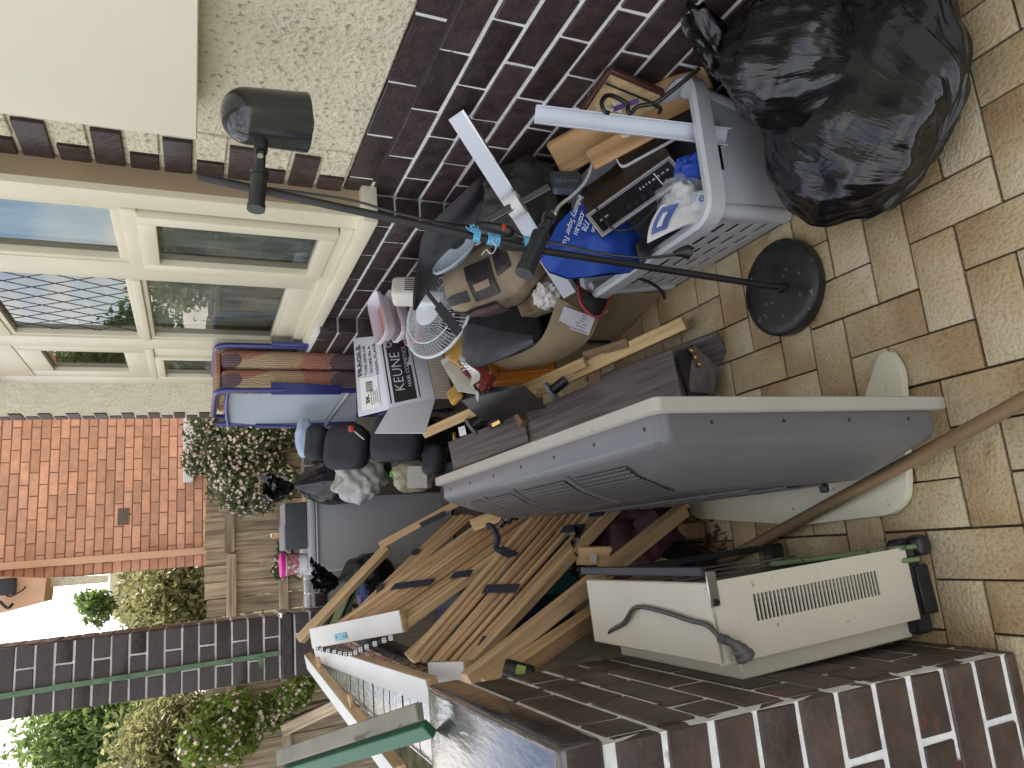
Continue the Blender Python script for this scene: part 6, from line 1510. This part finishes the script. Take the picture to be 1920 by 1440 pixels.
# pine boards at the lower right
rF = root('pine_board', 'broad pale pine board with a power socket behind the square post', 'board', P(1180, 1035, y=1.95))
bar('board', P(1080, 1042, y=2.02), P(1252, 1040, y=1.88), 0.055, 0.02, M_pine, rF, up=(-.2, -1, .3)); bar('end_strip', P(1240, 1018, y=1.88), P(1258, 1065, y=1.86), 0.018, 0.024, M_pine, rF, up=(-.2, -1, .3))
patch('socket_plate', pin(P(1110, 1048, y=1.985), P(1110, 1035, y=1.985), P(1095, 1048, y=1.99), 0.012), 0.026, 0.020, M_white, rF, 0.004)
rG = root('pine_board', 'broad pale pine board under the television stand edge', 'board', P(1220, 950, y=2.0))
bar('board', P(1140, 965, y=2.10), P(1282, 940, y=1.86), 0.075, 0.02, M_pine, rG, up=(-.2, -1, .3)); bar('end_strip', P(1270, 915, y=1.86), P(1287, 955, y=1.84), 0.02, 0.024, M_pine, rG, up=(-.2, -1, .3))
rH = root('pine_board', 'pale pine board with round dowel pegs behind television', 'board', P(950, 960, y=2.45))
bar('board', P(885, 985, y=2.55), P(1010, 938, y=2.40), 0.045, 0.02, M_pine, rH, up=(-.2, -1, .3))
for i in range(7): rod('peg', P(938+14*i, 985-6.5*i, y=2.36-.012*i), P(946+14*i, 975-6.5*i, y=2.34-.012*i), 0.012, M_black, rH); rod('peg_end', P(946+14*i, 975-6.5*i, y=2.345-.012*i), P(948+14*i, 973-6.5*i, y=2.335-.012*i), 0.007, M_pine, rH)
# dark can with a label, green tube along pier
can = root('spray_can', 'black can with a lime label wedged between posts and pier', 'can', P(975, 1255, y=1.62))
rod('can_body', P(948, 1252, y=1.64), P(998, 1266, y=1.60), 0.021, M_black, can, 20); rod('can_end', P(944, 1251, y=1.642), P(949, 1252, y=1.64), 0.018, M_chrome, can, 20)
patch('label', pin(P(976, 1256, y=1.592), P(985, 1258, y=1.59), P(975, 1245, y=1.592), 0.001), 0.022, 0.02, mat('lime_label', (0.35, 0.42, 0.10), 0.5), can)
M_tubeg = mat('dull_green_tube', (0.085, 0.085, 0.06), 0.4, var=0.15)
tag(rod('metal_tube', P(985, 1288, y=1.585), P(1125, 1238, y=1.56), 0.017, M_tubeg, n=16), 'dull grey green metal tube lying against the inner face of the pier', 'tube')
# green and grey stake leaning on the pier
stk = root('garden_stake', 'grey topped green garden stake leaning over the pier top', 'stake', P(800, 1370, y=1.45))
sa_, sb_ = P(540, 1448, y=1.95), P(806, 1366, y=1.50)
bar('green_side', sa_, sb_, 0.035, 0.02, mat('bright_green_paint', (0.02, 0.10, 0.05), 0.45, var=0.15), stk, up=(-.6, -.5, .6)); bar('grey_side', sa_+Vector((0.035, 0.0, 0.018)), sb_+Vector((0.035, 0.0, 0.018)), 0.034, 0.02, mat('grey_painted_wood', (0.20, 0.19, 0.15), 0.6, var=0.2, scale=12, spots=(0.08, 0.07, 0.05), spotscale=20, spotthr=0.66), stk, up=(.2, -.6, .8))
# junk in the shadow below the slats
jk = random.Random(11)
M_teal = mat('teal_plastic', (0.03, 0.14, 0.16), 0.4); M_maroon = mat('maroon_cloth', (0.05, 0.015, 0.018), 0.8, var=0.3, bump=0.5, bscale=40); M_dkblue = mat('dark_blue_crate', (0.02, 0.035, 0.09), 0.4)
tag(emit('storage_tub', g_box(0.30, 0.32, 0.5, 0.03, 3, c=(-0.20, 2.9, 0.25)), M_dkblue), 'dark blue plastic storage tub in shade under the slatted bases', 'storage tub')
tag(emit('plastic_tub', g_box(0.2, 0.2, 0.42, 0.03, 3, c=(-0.10, 2.48, 0.21)), M_teal), 'teal plastic tub half hidden below the slats', 'tub')
tag(emit('cloth_bundle', softbox((-0.06, 2.0, 0.13), (0.13, 0.18, 0.13), 2.2, 22, 4, 0.3, 2.2), M_maroon), 'maroon cloth bundle on the tiles beneath the slats', 'cloth')
rubbish_bag('small black rubbish bag on the tiles behind the white heater', (-0.16, 1.88, 0.10), (0.12, 0.15, 0.11), (-0.12, 2.02, 0.24), 7.7, n=60)
tag(emit('timber_offcut', g_box(0.05, 0.22, 0.1, 0.004, c=(-0.02, 1.93, 0.06)), M_pine2), 'short brown timber offcut on the tiles near the pine boards', 'offcut')
tag(emit('crate', g_bev(g_hex([P(1095, 985, y=2.2), P(1160, 975, y=2.12), P(1180, 1050, y=2.08), P(1110, 1060, y=2.16)]+[P(1095, 985, y=2.4), P(1160, 975, y=2.32), P(1180, 1050, y=2.28), P(1110, 1060, y=2.36)]), 0.004), M_card), 'shadowed brown carton behind the lower slats', 'carton')
lvs = leaves([((-0.05, 1.83, 0.008), (0.09, 0.12, 0.006), 1)], 60, 0.018)
tag(emit('dry_leaves', lvs, mat('dry_leaf', (0.14, 0.05, 0.03), 0.8, var=0.4), smooth=0), 'scatter of dry brown leaves on tiles near the stick', 'leaves', kind='stuff')

# ================================================================== far end of the porch
# grey cabinet
M_cab = mat('grey_cabinet_laminate', (0.38, 0.385, 0.385), 0.42, var=0.05, scale=3)
cbt = root('grey_cabinet', 'tall grey cabinet with a lipped lid at the end of the porch', 'cabinet', (0.12, 4.4, 0))
emit('carcass', g_box(0.405, 0.42, 0.80, 0.004, c=(0.122, 4.42, 0.40)), M_cab, cbt)
emit('lid', g_box(0.43, 0.45, 0.03, 0.008, 2, c=(0.122, 4.415, 0.828)), M_cab, cbt); emit('lid_lip', g_box(0.435, 0.455, 0.012, 0.004, c=(0.122, 4.414, 0.803)), M_cab, cbt)
emit('pine_edge', g_box(0.02, 0.40, 0.02, c=(0.325, 4.42, 0.855)), M_pine, cbt)
# black box on it
bb = root('black_box', 'charcoal card box with overlapping lid on top of the grey cabinet', 'box', (0.18, 4.4, 0.845))
M_bbx = mat('charcoal_card', (0.045, 0.05, 0.058), 0.55, var=0.1); M_bbl = mat('grey_lid_card', (0.26, 0.26, 0.29), 0.5, var=0.05)
emit('body', g_box(0.26, 0.24, 0.115, 0.006, 2, c=(0.185, 4.40, 0.903)), M_bbx, bb)
emit('lid', g_box(0.263, 0.243, 0.004, 0.001, c=(0.185, 4.40, 0.963)), M_bbl, bb); emit('lid_flap', g_box(0.14, 0.247, 0.006, 0.001, c=(0.125, 4.40, 0.9685)), M_bbl, bb)
# bucket
bu = root('plastic_tub', 'white printed plastic tub with a hot pink lid on the grey cabinet', 'tub', (-0.03, 4.36, 0.845))
Mt = Matrix.Translation((-0.025, 4.36, 0.845))
emit('pail', g_xf(g_lathe([(0.052, 0), (0.056, 0.02), (0.062, 0.12), (0.062, 0.122)], 30), Mt), mat('white_pail_print', (0.58, 0.60, 0.60), 0.4, var=0.08), bu)
emit('printed_label', g_xf(g_lathe([(0.0592, 0.045), (0.0622, 0.11)], 30, cap=False), Mt), mat('tub_label_print', (0.35, 0.12, 0.14), 0.4, var=0.5, scale=40, spots=(0.6, 0.6, 0.6), spotscale=60, spotthr=0.55), bu)
emit('lid', g_xf(g_lathe([(0.066, 0.118), (0.068, 0.122), (0.068, 0.140), (0.060, 0.143), (0.0, 0.141)], 30), Mt), mat('hot_pink_plastic', (0.75, 0.015, 0.33), 0.35, var=0.05), bu)
# folding bed
M_tubeblue = mat('navy_tube_paint', (0.035, 0.04, 0.20), 0.3, var=0.1, coat=0.3)
def mattress_mat():
    m, n, l, b = nodes_of('patterned_ticking'); t = n.new('ShaderNodeTexCoord'); mp_ = n.new('ShaderNodeMapping'); mp_.inputs['Scale'].default_value = (6, 6, 5); l.new(t.outputs['Object'], mp_.inputs[0])
    v = n.new('ShaderNodeTexVoronoi'); v.inputs['Scale'].default_value = 1.8; l.new(mp_.outputs[0], v.inputs['Vector'])
    r = n.new('ShaderNodeValToRGB'); r.color_ramp.interpolation = 'CONSTANT'; e = r.color_ramp.elements; e[0].color = (0.44, 0.30, 0.17, 1); e[1].position = 0.34; e[1].color = (0.42, 0.18, 0.12, 1)
    for p, c in ((0.58, (0.48, 0.36, 0.21, 1)), (0.86, (0.16, 0.10, 0.11, 1))): q = e.new(p); q.color = c
    s = n.new('ShaderNodeSeparateColor'); l.new(v.outputs['Color'], s.inputs[0]); l.new(s.outputs[0], r.inputs[0])
    w = n.new('ShaderNodeTexWave'); w.inputs['Scale'].default_value = 5; w.inputs['Distortion'].default_value = 6; w.inputs['Detail'].default_value = 3; l.new(mp_.outputs[0], w.inputs['Vector'])
    r2 = n.new('ShaderNodeValToRGB'); r2.color_ramp.elements[0].position = 0.05; r2.color_ramp.elements[0].color = (0.22, 0.2, 0.22, 1); r2.color_ramp.elements[1].position = 0.25; r2.color_ramp.elements[1].color = (1, 1, 1, 1); l.new(w.outputs['Fac'], r2.inputs[0])
    mm = n.new('ShaderNodeMix'); mm.data_type = 'RGBA'; mm.blend_type = 'MULTIPLY'; mm.inputs[0].default_value = 0.8; l.new(r.outputs[0], mm.inputs[6]); l.new(r2.outputs[0], mm.inputs[7]); l.new(mm.outputs[2], b.inputs['Base Color']); b.inputs['Roughness'].default_value = 0.8
    return m
M_matt = mattress_mat()
bed = root('folding_bed', 'folded guest bed with navy tube frame and patterned mattress by the window', 'folding bed', (0.8, 3.8, 0))
for (xa, xb) in ((0.905, 0.995), (0.81, 0.90)):
    V, F = g_box(xb-xa, 0.62, 0.98, 0.035, 4, c=((xa+xb)/2, 3.83, 0.835)); emit('mattress_half', (V, F), M_matt, bed)
def loop(x, y0, y1, z0, z1, nm):
    pts = [Vector((x, p[0], p[1])) for p in rounded([(y0, z0), (y1, z0), (y1, z1), (y0, z1)], 0.07, 6)]
    emit(nm, g_tube(pts, 0.0125, 10, closed=True), M_tubeblue, bed)
loop(1.008, 3.50, 4.15, 0.42, 1.345, 'tube_frame'); loop(0.79, 3.50, 4.15, 0.42, 1.345, 'tube_frame')
emit('top_cover', g_box(0.20, 0.60, 0.02, 0.008, 2, c=(0.90, 3.83, 1.335)), M_matt, bed)
M_greyfab = mat('blue_grey_bed_fabric', (0.36, 0.40, 0.44), 0.75, var=0.06, scale=5, bump=0.4, bscale=200)
g_a, g_b, g_c, g_d = P(432, 722, y=3.56), P(428, 795, y=3.98), P(668, 795, y=3.98), P(668, 722, y=3.54)
emit('fabric_deck', g_sheet(10, 12, lambda u, v: g_a.lerp(g_b, u).lerp(g_d.lerp(g_c, u), v)+Vector((0.012, 0, 0))*math.sin(v*5+u*3), 0.003), M_greyfab, bed)
tube('tube_leg', [g_a+Vector((0, -.01, .05)), g_a, g_d], 0.0125, M_tubeblue, bed, k=3); tube('tube_leg', [g_b+Vector((0, 0, .05)), g_b, g_c], 0.0125, M_tubeblue, bed, k=3)
tube('tube_cross', [P(430, 722, y=3.55), P(424, 760, y=3.76), P(428, 797, y=3.98)], 0.010, M_tubeblue, bed, k=3)
tube('tube_brace', [P(655, 735, y=3.55), P(610, 797, y=3.93)], 0.010, M_chrome, bed, k=0)
emit('hinge_plate', g_bev(g_hex([P(508, 716, y=3.50), P(508, 740, y=3.49), P(640, 740, y=3.47), P(640, 722, y=3.48)]+[P(508, 716, y=3.52), P(508, 740, y=3.51), P(640, 740, y=3.49), P(640, 722, y=3.50)]), 0.003), M_tubeblue, bed)
emit('hinge_plate', g_box(0.02, 0.03, 0.3, 0.004, c=(1.012, 3.475, 0.95)), M_tubeblue, bed)
emit('hinge_plate', g_bev(g_hex([P(478, 796, y=3.95), P(478, 803, y=3.95), P(600, 803, y=3.93), P(600, 796, y=3.93)]+[P(478, 796, y=3.97), P(478, 803, y=3.97), P(600, 803, y=3.95), P(600, 796, y=3.95)]), 0.003), M_tubeblue, bed)
for yy in (3.56, 4.08):
    for xx in (0.80, 1.0): emit('caster', g_xf(g_lathe([(0.03, -0.01), (0.03, 0.01)], 16), axes((xx, yy, 0.03), (0, 1, 0), (0, 0, 1), (1, 0, 0))), M_black, bed); rod('caster_stem', (xx, yy, 0.04), (xx, yy, 0.44), 0.011, M_tubeblue, bed)
# office chair pieces
M_seat = mat('black_seat_fabric', (0.020, 0.021, 0.028), 0.72, var=0.2, scale=8, bump=0.4, bscale=200)
def pad(nm, label, cat, c, right, upp, w, h, t, m=M_seat, stem=False):
    M = pin(P(*c[:2], y=c[2]), P(*right[:2], y=right[2]), P(*upp[:2], y=upp[2]), 0)
    r = root(nm, label, cat, M.translation)
    pts = rounded([(-w/2, -h/2), (w/2, -h/2), (w/2, h/2), (-w/2, h/2)], min(w, h)*0.38, 8); n = len(pts); V, F = [], []
    rings = [(0.0, t*0.62), (0.55, t*0.60), (0.85, t*0.46), (0.97, t*0.2), (1.0, 0), (0.97, -t*0.3), (0.85, -t*0.5), (0.0, -t*0.5)]
    for s, z in rings: V += [Vector((x*s, y*s, z+0.012*math.cos(y/h*3)*s)) for x, y in pts]
    for k in range(len(rings)-1):
        for i in range(n): F.append([k*n+i, k*n+(i+1) % n, (k+1)*n+(i+1) % n, (k+1)*n+i])
    put('cushion', mesh_of('cushion', (V, F), m, 60), r, M)
    put('shell', mesh_of('shell', g_prism([(x*0.9, y*0.9) for x, y in pts], t*0.3, -t*0.8), M_black), r, M)
    return r, M
rS, MS = pad('office_chair', 'upturned black office chair with rounded seat pad behind the carton', 'office chair', (648, 838, 3.25), (652, 792, 3.25), (600, 838, 3.35), 0.21, 0.22, 0.07)
rod('lever', P(655, 800, y=3.18), P(683, 824, y=3.14), 0.004, M_chrome, rS); emit('lever_grip', softbox(P(659, 804, y=3.17), (0.016, 0.012, 0.014), 3, 12, 0, 0.05), mat('red_lever', (0.45, 0.05, 0.05), 0.4), rS)
rS2, MS2 = pad('office_chair', 'black office chair seat pad lying next to the white carton flap', 'office chair', (742, 822, 2.95), (745, 780, 2.95), (690, 822, 3.05), 0.20, 0.24, 0.07)
rS3, MS3 = pad('black_chair', 'narrow black chair back standing behind the upturned office chair', 'chair', (592, 830, 3.42), (595, 795, 3.42), (578, 832, 3.46), 0.17, 0.10, 0.06)
rS4, MS4 = pad('chair_cushion', 'small dark cushion wedged beside the far end of the bed rails', 'cushion', (812, 862, 2.9), (815, 835, 2.9), (798, 862, 2.95), 0.13, 0.10, 0.05)
# pale blue cushion
pcu = emit('cushion', softbox(P(572, 822, y=3.75), (0.10, 0.05, 0.045), 2.4, 22, 12, 0.12), mat('pale_blue_cotton', (0.38, 0.47, 0.60), 0.8, var=0.08, bump=0.4, bscale=30))
tag(pcu, 'pale blue folded cushion on the end wall behind the black chairs', 'cushion')
# black bags and cloth between chairs and cabinet
rubbish_bag('black rubbish bag with a pale top standing between chairs and grey cabinet', P(612, 905, y=4.05)+Vector((0.0, 0, -0.06)), (0.12, 0.14, 0.19), P(546, 912, y=4.0), 2.6, n=80, nd=(-.3, 0, 1))
tag(emit('cloth_bundle', softbox(P(530, 908, y=4.06), (0.045, 0.05, 0.035), 2.2, 18, 3, 0.15), mat('cream_cloth', (0.58, 0.50, 0.42), 0.85, var=0.1)), 'cream cloth ball with red tie poking from the black bag', 'cloth')
M_fleece = mat('grey_fleece', (0.42, 0.41, 0.38), 0.95, var=0.12, scale=20, bump=0.7, bscale=200)
gcl = root('blanket', 'light grey fleece blanket heaped between chair and grey cabinet', 'blanket', P(680, 895, y=3.6))
def fleece(u, v):
    th = 2*math.pi*u; ph = math.pi*(v-.5); p = Vector((math.cos(ph)*math.cos(th), math.cos(ph)*math.sin(th), math.sin(ph)))
    k = 1+0.16*noise.noise(p*1.3+Vector((2, 1, 0)))+0.10*math.sin(6.5*(p.x+0.7*p.z)+2.6*noise.noise(p*1.5))*(0.6+0.4*abs(p.z))+0.05*math.sin(13*(p.z-0.6*p.x)+3*noise.noise(p*2.2))
    return P(675, 897, y=3.62)+Vector((p.x*0.115*k, p.y*0.12*k, p.z*0.13*k))
emit('fleece', g_grid(90, 50, fleece, closeu=True), M_fleece, gcl)
npb = root('plastic_bag', 'cream plastic bag with printed newspaper and green corner by the cabinet foot', 'plastic bag', P(775, 895, y=3.3))
emit('bag', softbox(P(775, 893, y=3.42), (0.075, 0.05, 0.10), 2.6, 24, 15, 0.16, 2.5), mat('cream_plastic_film', (0.50, 0.45, 0.30), 0.35, var=0.15, bump=0.5, bscale=18, bdist=0.01), npb)
nM = pin(P(783, 894, y=3.34), P(783, 870, y=3.33), P(755, 892, y=3.38), 0.004)
put('newspaper', mesh_of('newspaper', g_box(0.105, 0.10, 0.006, 0.002), mat('newsprint', (0.46, 0.45, 0.41), 0.8, var=0.2, scale=70, stretch=(1, 5, 1))), npb, nM)
emit('green_corner', softbox(P(737, 888, y=3.42), (0.02, 0.015, 0.016), 2.2, 10, 4, 0.3), mat('lime_green_film', (0.12, 0.45, 0.06), 0.4), npb)
tag(emit('dark_bag', softbox((0.50, 3.75, 0.25), (0.17, 0.25, 0.25), 2.6, 26, 21, 0.18, 2), M_bag), 'dark bag filling the gap below the chairs and fleece', 'bag')
tag(emit('dark_box', g_box(0.20, 0.3, 0.30, 0.01, c=(0.30, 3.35, 0.15)), M_bbx), 'charcoal box on the floor under the newspaper bag', 'box')
# by the pillar foot
gtub = root('green_tray', 'dull green plastic tray with dark rim near the pillar foot', 'tray', P(655, 1140, y=3.5))
tM_ = pin(P(650, 1135, y=3.45), P(665, 1100, y=3.5), P(625, 1135, y=3.65), 0)
put('tray', mesh_of('tray', g_prism(rounded([(-.12, -.07), (.12, -.07), (.12, .07), (-.12, .07)], .03), 0.02), mat('dull_green_plastic', (0.10, 0.17, 0.08), 0.45)), gtub, tM_)
put('rim', mesh_of('rim', g_tube([Vector((*p, 0.022)) for p in rounded([(-.12, -.07), (.12, -.07), (.12, .07), (-.12, .07)], .03)], 0.007, 8, closed=True), M_black), gtub, tM_)
rubbish_bag('black rubbish bag in the corner behind the pale frame bar', P(660, 1085, y=3.95)+Vector((0, 0, -0.10)), (0.12, 0.14, 0.13), P(632, 1090, y=3.95), 5.9, n=60)
tag(emit('rag', softbox(P(683, 1118, y=3.3), (0.05, 0.05, 0.03), 2.2, 16, 13, 0.35), mat('striped_rag', (0.05, 0.07, 0.16), 0.85, var=0.4, scale=16, spots=(0.45, 0.12, 0.10), spotscale=10, spotthr=0.6)), 'crumpled blue and red rag on the slats', 'rag')
tag(emit('post_stub', g_box(0.03, 0.03, 0.4, 0.003, c=(P(515, 1004, y=5.6).x, 5.6, P(508, 1004, y=5.6).z-0.2)), M_slat2), 'short wooden stake standing behind the black box', 'stake')
tag(emit('fallen_sheet', g_sheet(6, 6, lambda u, v: P(574, 1170, y=3.75).lerp(P(588, 1178, y=3.55), u).lerp(P(612, 1142, y=3.85).lerp(P(612, 1156, y=3.6), u), v), 0.004), M_whiteface), 'flat pale board leaning beside the pillar foot', 'board')
